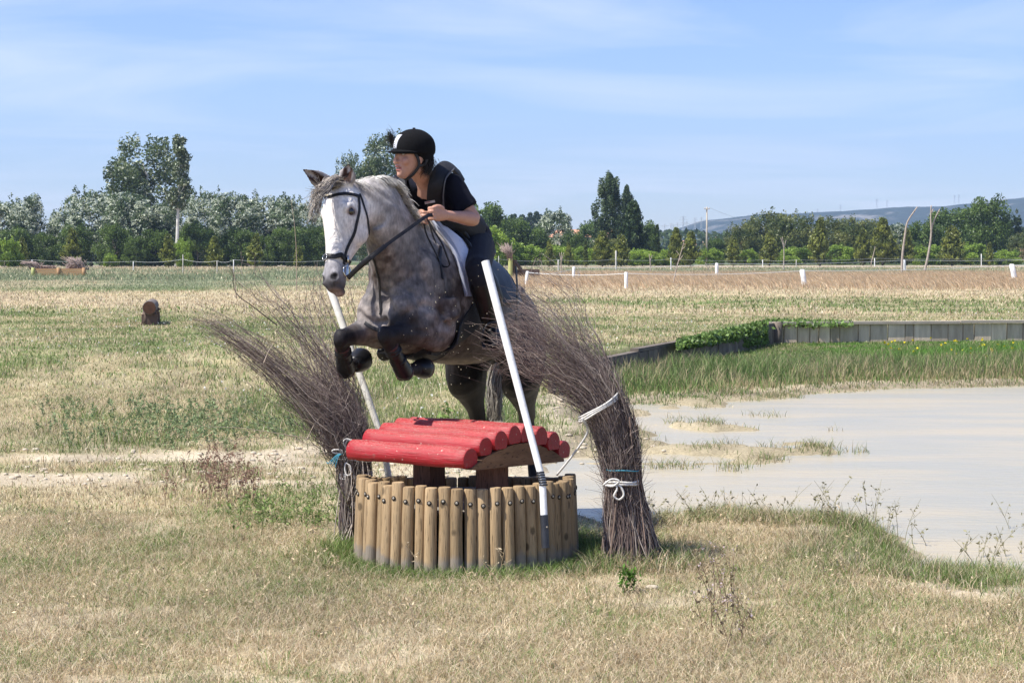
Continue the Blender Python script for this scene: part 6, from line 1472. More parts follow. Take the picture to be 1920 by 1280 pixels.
def rider_body():
    mb = MB(); torso(mb, -.006)
    # neck and head
    rlimb(mb, [NECK + Vector((.01, .06, -.06)), NECK, NECK.lerp(R(-.03, 0, -.08), .55), R(-.015, 0, -.06)], [.075, .062, .056, .056])
    rings = []
    hp = [(-.135, .060, .012, .012), (-.128, .052, .028, .024), (-.108, .040, .050, .040), (-.085, .028, .066, .052), (-.055, .018, .078, .061), (-.02, .008, .088, .068), (.02, .0, .095, .073), (.06, -.004, .095, .074), (.09, -.008, .082, .064), (.115, -.01, .052, .042), (.125, -.01, .02, .018)]
    for z, c, d, w in catmull(hp, 3): rings.append(ering(R(c, 0, z), RLt, RFw, w, d, 26, 2.15))
    mb.loft(rings)
    Mr = Matrix((RLt, RFw, RUp)).transposed()
    # nose: bridge to tip, wings
    rings = [ering(R(.094, 0, .010), RLt, RUp, .008, .008, 10), ering(R(.101, 0, -.008), RLt, RUp, .009, .012, 10), ering(R(.113, 0, -.028), RLt, RUp, .011, .012, 10), ering(R(.116, 0, -.040), RLt, RUp, .012, .010, 10), ering(R(.104, 0, -.048), RLt, RUp, .010, .006, 10)]; mb.loft(rings)
    for s in (1, -1):
        mb.ball(R(.100, .012 * s, -.042), (.008, .011, .008), 8, 6, Mr); mb.ball(R(.072, .042 * s, -.038), (.022, .020, .024), 10, 8, Mr)       # nostril wing, cheekbone
        mb.ball(R(.078, .030 * s, .026), (.026, .014, .010), 10, 7, Mr)                                                                       # brow
        # ear
        mb.ball(R(-.010, .073 * s, -.022), (.008, .018, .030), 10, 8, Mr); mb.ball(R(-.006, .074 * s, -.045), (.007, .010, .012), 8, 6, Mr)
    mb.ball(R(.092, 0, -.068), (.026, .013, .007), 12, 6, Mr); mb.ball(R(.088, 0, -.085), (.022, .013, .009), 12, 6, Mr); mb.ball(R(.078, 0, -.112), (.020, .020, .018), 10, 8, Mr)
    # arms
    rlimb(mb, [SHL + Vector((-.03, .02, .0)), SHL, SHL.lerp(ELB, .4), SHL.lerp(ELB, .8), ELB], [.055, .058, .053, .045, .043])
    rlimb(mb, [ELB.lerp(SHL, .08), ELB, ELB.lerp(WRI, .25), ELB.lerp(WRI, .6), WRI], [.037, .040, .041, .032, (.026, .021)])
    rlimb(mb, [SHR + Vector((.03, .02, .0)), SHR, SHR.lerp(ELR, .5), ELR], [.055, .058, .05, .042]); rlimb(mb, [ELR, ELR.lerp(WRR, .3), WRR], [.042, .042, .027])
    # legs
    rlimb(mb, [HIP + Vector((-.04, .03, .05)), HIP, HIP.lerp(KNE, .4), HIP.lerp(KNE, .8), KNE], [.095, .10, .088, .066, .060]); rlimb(mb, [KNE, KNE.lerp(ANK, .3), KNE.lerp(ANK, .7), ANK], [.058, .058, .042, .036]); rlimb(mb, [ANK, ANK.lerp(TOE, .5), TOE], [.030, .026, .015])
    rlimb(mb, [HIPR, HIPR.lerp(KNR, .5), KNR], [.10, .085, .06]); rlimb(mb, [KNR, KNR.lerp(ANR, .3), ANR], [.058, .058, .036]); rlimb(mb, [ANR, TOR], [.030, .015])
    # hands: palm, four curled fingers, thumb along the rein
    def hand(W, Hc, side):
        d = (Hc - W).normalized(); up = Vector((0, 0, 1)); up = (up - d * up.dot(d)).normalized(); out = d.cross(up) * side
        if out.y > 0: out = -out
        L = .085; kn = W + d * L
        rlimb(mb, [W - d * .01, W + d * .02, W + d * .055, kn], [(.024, .030), (.022, .036), (.019, .041), (.016, .040)], 14, 4, up)
        for k, (ln) in enumerate((.040, .044, .040, .032)):
            o = up * (.029 - .0195 * k); a = kn + o - d * .006 + out * .004; b = a + d * ln * .62 + out * .008; c = b - out * .026 + d * .010 - Vector((0, 0, .003)); e = c - out * .014 - d * .022; g = e - d * .018 + out * .010
            rlimb(mb, [a - d * .012, a, b, c, e, g], [.0085, .0098, .0095, .0088, .0082, .0068], 9, 2)
        a = W + d * .028 + up * .030 + out * .006; rlimb(mb, [a - d * .01, a + d * .018 + up * .010, a + d * .044 + up * .010 - out * .004, a + d * .066 + up * .004 - out * .010], [.014, .0125, .0108, .0080], 9, 2)
    hand(WRI, HND, 1); hand(WRR, HNR, 1)
    V, F = remesh(mb, .0045, 2, .5)
    return V, F
rV, rF = rider_body()
def rcoords(V): d = V - np.array(HC); return d @ np.array(RFw), d @ np.array(RLt), d @ np.array(RUp)
def rsculpt(V):
    V = V.copy(); f, l, z = rcoords(V); hd = (f > .02) & (f < .15) & (np.abs(l) < .08) & (np.abs(z) < .15)
    for s in (1, -1):
        w = np.exp(-(((l - .031 * s) / .015) ** 2 + ((z - .003) / .010) ** 2)) * hd; V -= w[:, None] * .010 * np.array(RFw)[None]
        w = np.exp(-(((l - .010 * s) / .005) ** 2 + ((z + .052) / .004) ** 2)) * hd; V -= w[:, None] * .003 * np.array(RFw)[None]
    w = np.exp(-((l / .020) ** 2 + ((z + .0765) / .0045) ** 2)) * hd; V -= w[:, None] * .009 * np.array(RFw)[None]
    return V
rV = rsculpt(rV)
def rcol(V):
    n = len(V); f, l, z = rcoords(V); c = np.tile([.50, .27, .19], (n, 1)) * (.92 + .16 * fbm(V * 30, 301, 3))[:, None]
    hd = (f > .03) & (f < .15) & (np.abs(l) < .08) & (np.abs(z) < .15)
    c = mixc(c, np.array([.45, .20, .15]), np.exp(-(((np.abs(l) - .042) / .02) ** 2 + ((z + .035) / .02) ** 2)) * hd * .5)
    c = mixc(c, np.array([.34, .09, .08]), smooth(1.15, .8, np.sqrt((l / .026) ** 2 + ((z + .077) / .016) ** 2)) * hd * .85)
    c = mixc(c, np.array([.42, .36, .33]), smooth(1.1, .7, np.sqrt((l / .016) ** 2 + ((z + .0745) / .0035) ** 2)) * hd * .8)
    c = mixc(c, np.array([.05, .02, .02]), smooth(1.1, .7, np.sqrt((l / .018) ** 2 + ((z + .0795) / .003) ** 2)) * hd)
    for s in (1, -1):
        c = mixc(c, np.array([.06, .035, .03]), smooth(1.2, .8, np.sqrt(((l - .032 * s) / .020) ** 2 + ((z - .024 - .1 * (.02 - np.abs(np.abs(l) - .032))) / .0045) ** 2)) * hd * .85)
        c = mixc(c, np.array([.20, .10, .08]), smooth(1.3, .8, np.sqrt(((l - .031 * s) / .020) ** 2 + ((z - .004) / .011) ** 2)) * hd * .6)
    return c
person = empty('person', PEL, 'rider in black helmet, dark T-shirt and black safety vest crouched over the grey horse', 'person')
np_mesh('body', rV, rF, SKIN, parent=person, col=rcol(rV), smooth_=True)
SCL = mat('eye_white_mat', (.55, .52, .50), rough=.2); IRIS = mat('iris_mat', (.03, .018, .01), rough=.1)
Mr = Matrix((RLt, RFw, RUp)).transposed()
for s in (1, -1):
    e = MB().ball(R(.0775, .031 * s, .003), (.0125, .0105, .0085), 12, 8, Mr).build('eye', SCL, person)
    g = R(.0875, .0325 * s, .003) + RLt * .0; MB().ball(g, (.0050, .0022, .0055), 10, 6, Mr).build('iris', IRIS, e)
# clothes
mb = MB(); torso(mb, .010, .12); rlimb(mb, [SHL + Vector((-.05, .03, .01)), SHL + Vector((0, 0, .004)), SHL.lerp(ELB, .35), SHL.lerp(ELB, .60), SHL.lerp(ELB, .70)], [.070, .077, .074, .072, .071]); rlimb(mb, [SHR + Vector((.05, .03, .01)), SHR, SHR.lerp(ELR, .6)], [.07, .075, .066])
V, F = remesh(mb, .008, 3); d = fbm(V * 14, 311, 3) - .5; cen = np.array(CH)[None]; nn = (V - cen); nn /= np.linalg.norm(nn, axis=1)[:, None]; V = V + nn * (d * .016)[:, None]; np_mesh('t_shirt', V, F, CLOTH, parent=person, smooth_=True)
# vest panels over the trunk, open at the arms and neck
mb = MB(); ax = (SHL - SHR).normalized()
sp = [WAI.lerp(PEL, .55), WAI, CH, (SHL + SHR) / 2 + Vector((.01, .03, -.035))]
rows = [list(p) + [a, b] for p, a, b in zip(sp, (.172, .160, .178, .135), (.140, .122, .142, .120))]; S = catmull(rows, 5); rings = []
for i in range(len(S)):
    t = Vector(S[min(i + 1, len(S) - 1)][:3] - S[max(i - 1, 0)][:3]).normalized(); s = (ax - t * ax.dot(t)).normalized(); v = s.cross(t); rings.append(ering(Vector(S[i][:3]), s, v, S[i][3], S[i][4], 30, 2.6))
mb.loft(rings)
V, F = remesh(mb, .009, 4); np_mesh('safety_vest', V, F, VEST, parent=person, smooth_=True)
tb = BVHTree.FromPolygons([tuple(v) for v in V], [tuple(int(i) for i in f) for f in F])
def rstrap(name, pts, w, m, th=.012, parent=None, nrm=None, sub=6):
    S = [Vector(q) for q in catmull(pts, sub)]; rings = []
    for i, p in enumerate(S):
        t = (S[min(i + 1, len(S) - 1)] - S[max(i - 1, 0)]).normalized(); n = Vector(nrm) if nrm is not None else (p - CH).normalized(); n = (n - t * n.dot(t)).normalized(); s = t.cross(n)
        rings.append([p + s * w / 2 - n * th / 2, p + s * w / 2 + n * th * .3, p + s * w * .4 + n * th / 2, p - s * w * .4 + n * th / 2, p - s * w / 2 + n * th * .3, p - s * w / 2 - n * th / 2])
    return MB().loft(rings).build(name, m, parent or person, angle=60)
rstrap('shoulder_panel', [P(816, 396, 10.44), P(814, 370, 10.33), P(817, 345, 10.28), P(826, 322, 10.32), P(842, 312, 10.45), P(864, 330, 10.58)], .082, VEST, .022)
rstrap('shoulder_panel', [P(776, 398, 10.50), P(764, 378, 10.44), P(753, 355, 10.42), P(754, 336, 10.50), P(775, 325, 10.62)], .07, VEST, .02)
rstrap('vest_seam', [P(832, 396, 10.40), P(831, 365, 10.30), P(836, 335, 10.28), P(850, 318, 10.38)], .006, mat('vest_piping_mat', (.10, .10, .11), rough=.5), .026)
MB().box(*P(806, 379, 10.31), .058, .006, .013, Matrix.Rotation(math.radians(-10), 3, 'Y') @ Matrix.Rotation(-.25, 3, 'Z')).build('vest_label', mat('vest_label_mat', (.42, .36, .32), (.5, .42, .36), rough=.6), person, False)
MB().box(*(P(802, 379, 10.31) + Vector((0, -.0045, 0))), .028, .003, .004, Matrix.Rotation(math.radians(-10), 3, 'Y') @ Matrix.Rotation(-.25, 3, 'Z')).build('label_print', mat('label_print_mat', (.35, .06, .04), rough=.6), person, False)
# breeches and boots
mb = MB(); rows = [(PEL + Vector((-.03, -.06, .05)), .150, .128), (PEL, .168, .142), (PEL + Vector((.03, .06, -.05)), .150, .12)]; rings = []
S = catmull([list(p) + [a, b] for p, a, b in rows], 4)
for i in range(len(S)):
    t = Vector(S[min(i + 1, len(S) - 1)][:3] - S[max(i - 1, 0)][:3]).normalized(); s = (ax - t * ax.dot(t)).normalized(); v = s.cross(t); rings.append(ering(Vector(S[i][:3]), s, v, S[i][3], S[i][4], 22, 2.2))
mb.loft(rings)
rlimb(mb, [HIP + Vector((-.05, .03, .05)), HIP, HIP.lerp(KNE, .4), HIP.lerp(KNE, .8), KNE, KNE.lerp(ANK, .25)], [.106, .112, .098, .076, .069, .066]); rlimb(mb, [HIPR, HIPR.lerp(KNR, .5), KNR, KNR.lerp(ANR, .25)], [.11, .095, .07, .066])
V, F = remesh(mb, .009, 3); np_mesh('breeches', V, F, BREECH, parent=person, smooth_=True)
for K_, A_, T_, lab in ((KNE, ANK, TOE, 'left'), (KNR, ANR, TOR, 'right')):
    mb = MB(); rlimb(mb, [K_.lerp(A_, .08), K_.lerp(A_, .3), K_.lerp(A_, .7), A_], [.068, .070, .054, .046]); rlimb(mb, [A_ + Vector((0, .03, -.015)), A_.lerp(T_, .5) + Vector((0, 0, -.012)), T_ + Vector((0, 0, -.012)), T_ + (T_ - A_) * .25 + Vector((0, 0, -.012))], [(.050, .046), (.052, .042), (.050, .038), (.032, .026)])
    mb.box(*(A_ + Vector((.0, .03, -.06))), .06, .06, .03); V, F = remesh(mb, .006, 3); np_mesh('boot', V, F, BOOTL, parent=person, smooth_=True)
    c = A_.lerp(T_, .6); u = (T_ - A_).normalized(); s = u.cross(UP).normalized()
    st_ = [c + s * (.062 * math.cos(a)) + UP * (.075 * math.sin(a) + .01) for a in np.linspace(-.25, math.pi + .25, 13)]; MB().tube(st_, .006, 6).build('stirrup', BLACKT, sa); MB().box(*(c + UP * -.045), .13, .055, .014, Matrix((s, u, UP)).transposed()).build('stirrup_tread', BLACKT, sa, False)
# helmet
mb = MB(); rings = []
Hc0 = R(-.012, 0, .045)
prof = [(-.010, .122, .098), (.012, .126, .101), (.045, .124, .099), (.078, .110, .088), (.104, .082, .066), (.122, .046, .038), (.128, .012, .012)]
for z, d, w in catmull(prof, 3): rings.append(ering(R(-.012 - .004, 0, z + .010), RLt, RFw, w, d, 30, 2.05))
mb.loft(rings)
# rear and side skirt down to the nape
rings = []
for z, d, w, c in ((-.085, .030, .060, -.088), (-.05, .050, .082, -.072), (-.02, .075, .092, -.048), (.015, .10, .096, -.022)): rings.append(ering(R(c, 0, z), RLt, RFw, w, d, 26, 2.2))
mb.loft(rings)
V, F = remesh(mb, .005, 3); he = np_mesh('helmet', V, F, HELM, parent=person, smooth_=True)
hb2 = BVHTree.FromPolygons([tuple(v) for v in V], [tuple(int(i) for i in f) for f in F])
# peak
mb = MB(); V = []; F = []; n = 25
for j in range(n):
    a = math.radians(-78 + 156 * j / (n - 1)); ex = .050 * math.cos(a * 1.1) ** .7 if abs(a) < 1.4 else .003
    for e_, zz in ((0, .006), (ex, -.006), (ex, -.013), (0, -.006)):
        fx = math.cos(a) * (.110 + e_); lx = math.sin(a) * (.094 + e_ * .35); V.append(R(fx - .014, lx, zz + .022 - .004 * abs(math.sin(a))))
for j in range(n - 1):
    for q in range(4): F.append([j * 4 + q, j * 4 + (q + 1) % 4, (j + 1) * 4 + (q + 1) % 4, (j + 1) * 4 + q])
F += [[0, 1, 2, 3], [(n - 1) * 4 + q for q in (3, 2, 1, 0)]]
MB().add(V, F).build('helmet_peak', HELM, he, angle=40)
# silver front insert, following the shell
V = []; F = []; rows_ = 10
for i in range(rows_):
    t = i / (rows_ - 1); z = .028 + .078 * t; w = .013 + .006 * t
    for j in range(5):
        l_ = -w + 2 * w * j / 4; q = R(.25, l_, z + .0); h_ = hb2.ray_cast(q, -RFw); p = h_[0] if h_[0] else R(.1, l_, z); V.append(p + RFw * .003)
for i in range(rows_ - 1):
    for j in range(4): F.append([i * 5 + j, i * 5 + j + 1, (i + 1) * 5 + j + 1, (i + 1) * 5 + j])
o = np_mesh('helmet_insert', V, F, SILV, parent=he, smooth_=True); m_ = o.modifiers.new('s', 'SOLIDIFY'); m_.thickness = .003
for z in (.040, .050, .060):
    h_ = hb2.ray_cast(R(.25, 0.0, z), -RFw); MB().box(*(h_[0] + RFw * .006), .007, .002, .004, Mr).build('insert_mark', BLACKT, he, False)
MB().ball(R(-.016, 0, .141), (.009, .009, .004), 10, 6).build('helmet_button', HELM, he)
# chin harness
for s in (1, -1):
    rstrap('chin_strap', [R(.035, .078 * s, .01), R(.012, .080 * s, -.03), R(.006, .076 * s, -.065), R(.022, .060 * s, -.100), R(.040, .035 * s, -.128), R(.048, 0, -.140)], .017, WEBB, .005, he, nrm=RLt * s)
    rstrap('harness_strap', [R(-.05, .086 * s, -.02), R(-.03, .082 * s, -.055), R(.004, .077 * s, -.066)], .014, WEBB, .005, he, nrm=RLt * s)
# hair: tucked at the nape and a tuft blowing over the peak
st = []
rr = np.random.default_rng(4)
for i in range(260):
    b0 = R(-.06 + rr.normal() * .02, .05 + rr.normal() * .02, -.04 + rr.normal() * .015); p = catmull([b0, b0 - RUp * .03 - RFw * .01 + RLt * .008, b0 - RUp * (.05 + rr.uniform(0, .03)) + RFw * rr.normal() * .01], 3); st.append((p, np.array([.014, .011, .01]) * rr.uniform(.7, 2)))
for i in range(120):
    b0 = R(.070 + rr.normal() * .01, -.07 + rr.normal() * .012, .065 + rr.normal() * .022); e_ = P(727 + rr.normal() * 5, 252 + rr.normal() * 9 + rr.uniform(0, 14), 10.2); p = catmull([b0, b0.lerp(e_, .5) + RUp * .012, e_], 3); st.append((p, np.array([.02, .016, .018]) * rr.uniform(.7, 2)))
hair('hair', person, st, .0012)['kind'] = 'stuff'
# flung mud drops
def drops():
    rng = np.random.default_rng(61); m = mat('mud_drop_mat', (.52, .47, .33), (.45, .40, .28), rough=.4); mb = MB()
    for i in range(110):
        px = rng.normal(850, 75); py = rng.normal(625, 70)
        if not (650 < px < 1000 and 480 < py < 800): continue
        q = P(px, py, rng.uniform(9.7, 10.2)); r = rng.uniform(.0010, .0024); mb.ball(q, (r, r, r * 1.3), 5, 4)
    o = mb.build('mud_drops', m, None); tag(o, 'tiny drops of muddy water flying in front of the horse belly', 'water drops', kind='stuff')
drops()
# ------------------------------------------------------------------ grass
GRASSM = mat('grass_mat', (1, 1, 1), (1, 1, 1), rough=.6, attr=True, spec=.25, trans=.25)
def blades(x, y, h, w, lean, cols, rng, segs=2, z=None, dirx=None):
    n = len(x); z = gh(x, y) if z is None else z; a = rng.uniform(0, 6.283, n) if dirx is None else dirx
    d = np.stack([np.cos(a), np.sin(a), np.zeros(n)], 1); b = rng.uniform(0, 6.283, n); s = np.stack([np.cos(b), np.sin(b), np.zeros(n)], 1)
    base = np.stack([x, y, z - .005], 1); rows = []
    for k in range(segs + 1):
        t = k / segs; c = base + d * (lean * h * t * t)[:, None]; c[:, 2] += h * (t * np.sqrt(np.clip(1 - (lean * t * .7) ** 2, .05, 1)))
        ww = w * (1 - t) ** .7
        if k < segs: rows += [c - s * ww[:, None], c + s * ww[:, None]]
        else: rows += [c]
    nv = len(rows); V = np.stack(rows, 1).reshape(-1, 3); o = np.arange(n)[:, None] * nv; tris = []
    for k in range(segs - 1):
        i = 2 * k; tris += [[i, i + 1, i + 3], [i, i + 3, i + 2]]
    i = 2 * (segs - 1); tris += [[i, i + 1, i + 2]]
    F = (o[:, None, :] + np.array(tris)[None]).reshape(-1, 3)
    C = np.repeat(cols, nv, 0); return V, F, C
def scatter(n, y0, y1, rng, half=.30, p=1.0):
    u = rng.uniform(0, 1, n); y = (y0 ** p + u * (y1 ** p - y0 ** p)) ** (1 / p); x = rng.uniform(-half, half, n) * y; return x, y
def merge(parts):
    V = []; F = []; C = []; o = 0
    for v, f, c in parts: V.append(v); F.append(f + o); C.append(c); o += len(v)
    return np.vstack(V), np.vstack(F), np.vstack(C)
def in_well(x, y, m=.02): return np.hypot(x + .245, y - 9.87) < WR + .04 + m
def blade_col(x, y, rng, gbias=0):
    g = green_mask(x, y); n = len(x); isg = rng.uniform(0, 1, n) < (g * .92 + gbias)
    dry = np.array([.56, .465, .30])[None] * rng.uniform(.62, 1.3, n)[:, None]
    d2 = rng.uniform(0, 1, n) < .25; dry[d2] = np.array([.44, .31, .19]) * rng.uniform(.7, 1.2, d2.sum())[:, None]
    d3 = rng.uniform(0, 1, n) < .12; dry[d3] = np.array([.72, .62, .45]) * rng.uniform(.8, 1.1, d3.sum())[:, None]
    gr = np.array([.13, .20, .05])[None] * rng.uniform(.6, 1.45, n)[:, None]; g2 = rng.uniform(0, 1, n) < .3; gr[g2] = np.array([.22, .25, .09]) * rng.uniform(.7, 1.3, g2.sum())[:, None]
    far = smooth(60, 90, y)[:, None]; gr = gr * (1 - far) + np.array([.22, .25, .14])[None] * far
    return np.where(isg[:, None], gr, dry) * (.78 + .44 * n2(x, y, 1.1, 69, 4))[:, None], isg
def grass_all():
    rng = np.random.default_rng(77); parts = []
    def layer(n, y0, y1, h0, h1, w, p, keep=None, half=.30, segs=2, hg=1.15, lean=(.2, 1.1), wind=None):
        x, y = scatter(n, y0, y1, rng, half, p)
        sp = seg_sdf(x, y, POND); s = sand_mask(x, y)
        k = (~in_well(x, y)) & (rng.uniform(0, 1, len(x)) > s * .88)
        z = gh(x, y); k &= (z > WATER_Z + .01)
        if keep is not None: k &= keep(x, y)
        x, y, z = x[k], y[k], z[k]; c, isg = blade_col(x, y, rng); m = len(x)
        h = rng.uniform(h0, h1, m) * np.where(isg, hg, 1) * (.6 + .8 * n2(x, y, 1.2, 101, 3)); ln = rng.uniform(lean[0], lean[1], m)
        dx = None if wind is None else rng.normal(0, 1, m) * wind
        parts.append(blades(x, y, h, np.full(m, w) * rng.uniform(.6, 1.3, m), ln, c, rng, segs, z, dx))
    layer(260000, 6.6, 11.5, .02, .06, .0017, 1.6, lean=(.7, 1.45))
    layer(45000, 6.6, 11.5, .03, .075, .0014, 1.5, lean=(.4, 1.3))
    layer(150000, 11.5, 20, .02, .055, .0032, 1.6)
    layer(110000, 20, 42, .02, .07, .0065, 1.5)
    layer(80000, 42, 110, .03, .12, .014, 1.2)
    layer(60000, 105, 250, .08, .30, .03, 1.0)
    layer(16000, 6.6, 12, .05, .13, .0013, 1.4, lean=(1.3, 1.9), segs=3, keep=lambda x, y: green_mask(x, y) < .6)
    # weedy greener stand behind, left
    layer(26000, 14.6, 23, .07, .20, .0035, 1.6, keep=lambda x, y: (green_mask(x, y) > .6) & (x < 1.2))
    # skirt round the posts and under the right brush
    def ring(x, y): r = np.hypot(x + .245, y - 9.87); return ((r < .95) | (np.hypot(x - .62, y - 9.62) < .42)) 
    x = rng.uniform(-1.4, 1.2, 60000); y = rng.uniform(8.8, 10.7, 60000); k = ring(x, y) & ~in_well(x, y) & (rng.uniform(0, 1, 60000) < smooth(1.0, .6, np.hypot(x + .245, y - 9.87)) + .5 * (x > .3)); x, y = x[k], y[k]; c, isg = blade_col(x, y, rng, .25)
    parts.append(blades(x, y, rng.uniform(.03, .15, len(x)) * np.where((y < 9.8) & (x < .38), .6, 1), np.full(len(x), .0019), rng.uniform(.2, 1.2, len(x)), c, rng, 3))
    # bank tussocks, right
    cx, cy = scatter(900, 9.2, 12.2, rng, .33, 1.0); sp = seg_sdf(cx, cy, POND); k = (sp < .12) & (sp > -.5) & (cx > .75); cx, cy = cx[k], cy[k]
    cx = np.concatenate([cx, rng.uniform(1.3, 2.1, 28), rng.uniform(2.1, 3.0, 34)]); cy = np.concatenate([cy, rng.uniform(11.0, 11.7, 28), rng.uniform(9.3, 10.0, 34)])
    i = rng.integers(0, len(cx), 22000); x = cx[i] + rng.normal(0, .05, 22000); y = cy[i] + rng.normal(0, .05, 22000); c, _ = blade_col(x, y, rng, .15)
    parts.append(blades(x, y, rng.uniform(.03, .12, len(x)), np.full(len(x), .0020), rng.uniform(.2, 1.1, len(x)), c * .95, rng, 3, z=np.maximum(gh(x, y), WATER_Z - .02)))
    # right foreground grass a bit taller and greener
    layer(34000, 7.3, 10.0, .03, .075, .0018, 1.4, keep=lambda x, y: (x > .9 + .5 * (n2(x, y, 1.5, 111) - .5)) & (seg_sdf(x, y, POND) < 0) & (x > 1.0 + (9.0 - y) * .35), segs=3)
    # rank grass behind the pond
    x = rng.uniform(.6, 15, 150000); y = rng.uniform(20.8, 36, 150000); sb = seg_sdf(x, y, BASIN); sp = seg_sdf(x, y, POND)
    k = (sb > .42) & (sp < .35 + .6 * (n2(x, y, 2, 121) - .5)) & (np.abs(x) < y * .3); x, y, sp, sb = x[k], y[k], sp[k], sb[k]
    h = (rng.uniform(.10, .34, len(x)) * (.45 + .85 * n2(x, y, .8, 123)) * smooth(.35, -1.2, sp) + .04) * (1 - .85 * smooth(6, 1.5, sb) * (y > 27)) * (.55 + .9 * n2(x, y, 2.2, 125))
    c = np.array([.125, .185, .055])[None] * rng.uniform(.6, 1.6, len(x))[:, None]; st = rng.uniform(0, 1, len(x)) < .16 + .4 * smooth(.45, .65, n2(x, y, .7, 129)); c[st] = np.array([.40, .33, .19]) * rng.uniform(.7, 1.2, st.sum())[:, None]; 
    br = (x > 5.4) & (n2(x, y, 1.2, 127) > .45) & (y > 28); c[br] = np.array([.12, .24, .04]) * rng.uniform(.7, 1.3, br.sum())[:, None]
    parts.append(blades(x, y, h, np.full(len(x), .0055), rng.uniform(.1, .7, len(x)), c, rng, 3))
    # mud islands tufts
    cx = rng.uniform(.6, 6, 260); cy = rng.uniform(12.5, 22.5, 260); z = gh(cx, cy); k = (z > WATER_Z - .03) | (rng.uniform(0, 1, 260) < .10); cx, cy = cx[k], cy[k]
    if len(cx):
        i = rng.integers(0, len(cx), 5000); x = cx[i] + rng.normal(0, .08, 5000); y = cy[i] + rng.normal(0, .1, 5000); zz = gh(x, y); kk = zz > WATER_Z - .05; x, y, zz = x[kk], y[kk], zz[kk]
        c = np.where((rng.uniform(0, 1, len(x)) < .5)[:, None], np.array([[.16, .21, .07]]), np.array([[.38, .32, .19]])) * rng.uniform(.7, 1.2, len(x))[:, None]
        parts.append(blades(x, y, rng.uniform(.03, .13, len(x)), np.full(len(x), .003), rng.uniform(.4, 1.4, len(x)), c, rng, 3, z=np.maximum(zz, WATER_Z)))
    # long dry orange grass along the fences, leaning with the wind
    x = rng.uniform(-2, 45, 120000); y = rng.uniform(66, 150, 120000); k = (np.abs(x) < y * .3) & (x > y * .0) & (rng.uniform(0, 1, len(x)) < smooth(64, 92, y + 30 * (n2(x, y, .12, 133) - .5))); x, y = x[k], y[k]
    c = np.array([.60, .44, .28])[None] * rng.uniform(.6, 1.3, len(x))[:, None]; pl = rng.uniform(0, 1, len(x)) < .3; c[pl] = np.array([.58, .47, .31]) * rng.uniform(.8, 1.1, pl.sum())[:, None]
    parts.append(blades(x, y, rng.uniform(.12, .42, len(x)) * (.5 + n2(x, y, .25, 131)), np.full(len(x), .02), rng.uniform(.3, 1.2, len(x)), c, rng, 2, dirx=np.pi + rng.normal(0, .5, len(x))))
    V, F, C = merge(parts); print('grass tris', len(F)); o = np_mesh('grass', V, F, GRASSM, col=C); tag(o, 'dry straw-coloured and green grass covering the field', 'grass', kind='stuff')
grass_all()
# ------------------------------------------------------------------ weeds and small plants
WEED = mat('weed_mat', (1, 1, 1), (1, 1, 1), rough=.6, attr=True, spec=.25, trans=.25)
def weed(cx, cy, r, n, h, rng, stemc, leafc, leaf=.02, dens=10, lean=.3, flower=None, up=.8):
    pa = []; ra = []; co = []; LC = []; FC = []
    for i in range(n):
        x = cx + rng.normal() * r; y = cy + rng.normal() * r * .8; z = gz(x, y); H = h * rng.uniform(.5, 1.1); a = rng.uniform(0, 6.28); l = lean * rng.uniform(.2, 1)
        ts = np.linspace(0, 1, 7); p = np.stack([x + math.cos(a) * l * H * ts ** 1.6, y + math.sin(a) * l * H * ts ** 1.6, z + H * ts], 1); pa.append(p); ra.append(np.linspace(.0022, .001, 7)); co.append(np.array(stemc) * rng.uniform(.7, 1.3))
        k = rng.poisson(dens); ti = rng.uniform(.15, 1, k); q = np.stack([np.interp(ti, ts, p[:, j]) for j in range(3)], 1) + rng.normal(size=(k, 3)) * [.014, .014, .006]; LC.append(q)
        for b in range(3):
            j = rng.integers(2, 6); d = rng.normal(size=3) * [.6, .6, .3] + [0, 0, up]; d /= np.linalg.norm(d); L = H * .3; s = p[j][None] + d[None] * (np.linspace(0, 1, 4) * L)[:, None]; pa.append(s); ra.append(np.linspace(.0014, .0007, 4)); co.append(np.array(stemc)); LC.append(s[1:] + rng.normal(size=(3, 3)) * .008)
            if flower: FC.append(s[-1])
        if flower: FC.append(p[-1])
    V, F, C = tubes_np(pa, ra, co); LC = np.vstack(LC); v, f, c = leaf_quads(LC, leaf, rng, aspect=2.4, cols=np.array(leafc)[None] * rng.uniform(.6, 1.4, len(LC))[:, None])
    out = [(V, F, C), (v, f, c)]
    if flower and len(FC):
        FC = np.array(FC); FC = np.repeat(FC, 3, 0) + rng.normal(size=(len(FC) * 3, 3)) * .004; v, f, c = leaf_quads(FC, flower[1], rng, aspect=1.0, cols=np.tile(flower[0], (len(FC), 1))); out.append((v, f, c))
    return out
def plant(name, label, cat, parts, group=None, kind='stuff', loc=None):
    V, F, C = merge(parts); o = np_mesh(name, V, F, WEED, col=C); tag(o, label, cat, group, kind); return o
rw = np.random.default_rng(19)
def wp(px, py): p = hit(px, py); return p.x, p.y
parts = []
for px, py in ((470, 965), (520, 975), (560, 985), (600, 990), (540, 945), (590, 955), (480, 1000), (620, 985)): x, y = wp(px, py); parts += weed(x, y, .15, 9, .16, rw, (.22, .24, .10), (.19, .26, .08), leaf=.011, dens=9)
plant('green_weed', 'clump of feathery bright green weeds left of the post ring', 'weed', parts)
parts = []
for px, py in ((400, 930), (430, 950), (455, 935), (385, 900), (440, 905)): x, y = wp(px, py); parts += weed(x, y, .14, 9, .30, rw, (.24, .15, .11), (.27, .17, .12), leaf=.012, dens=9, lean=.5)
plant('reddish_weed', 'sparse reddish-brown weeds on the pale bare soil at the left', 'weed', parts)
parts = []
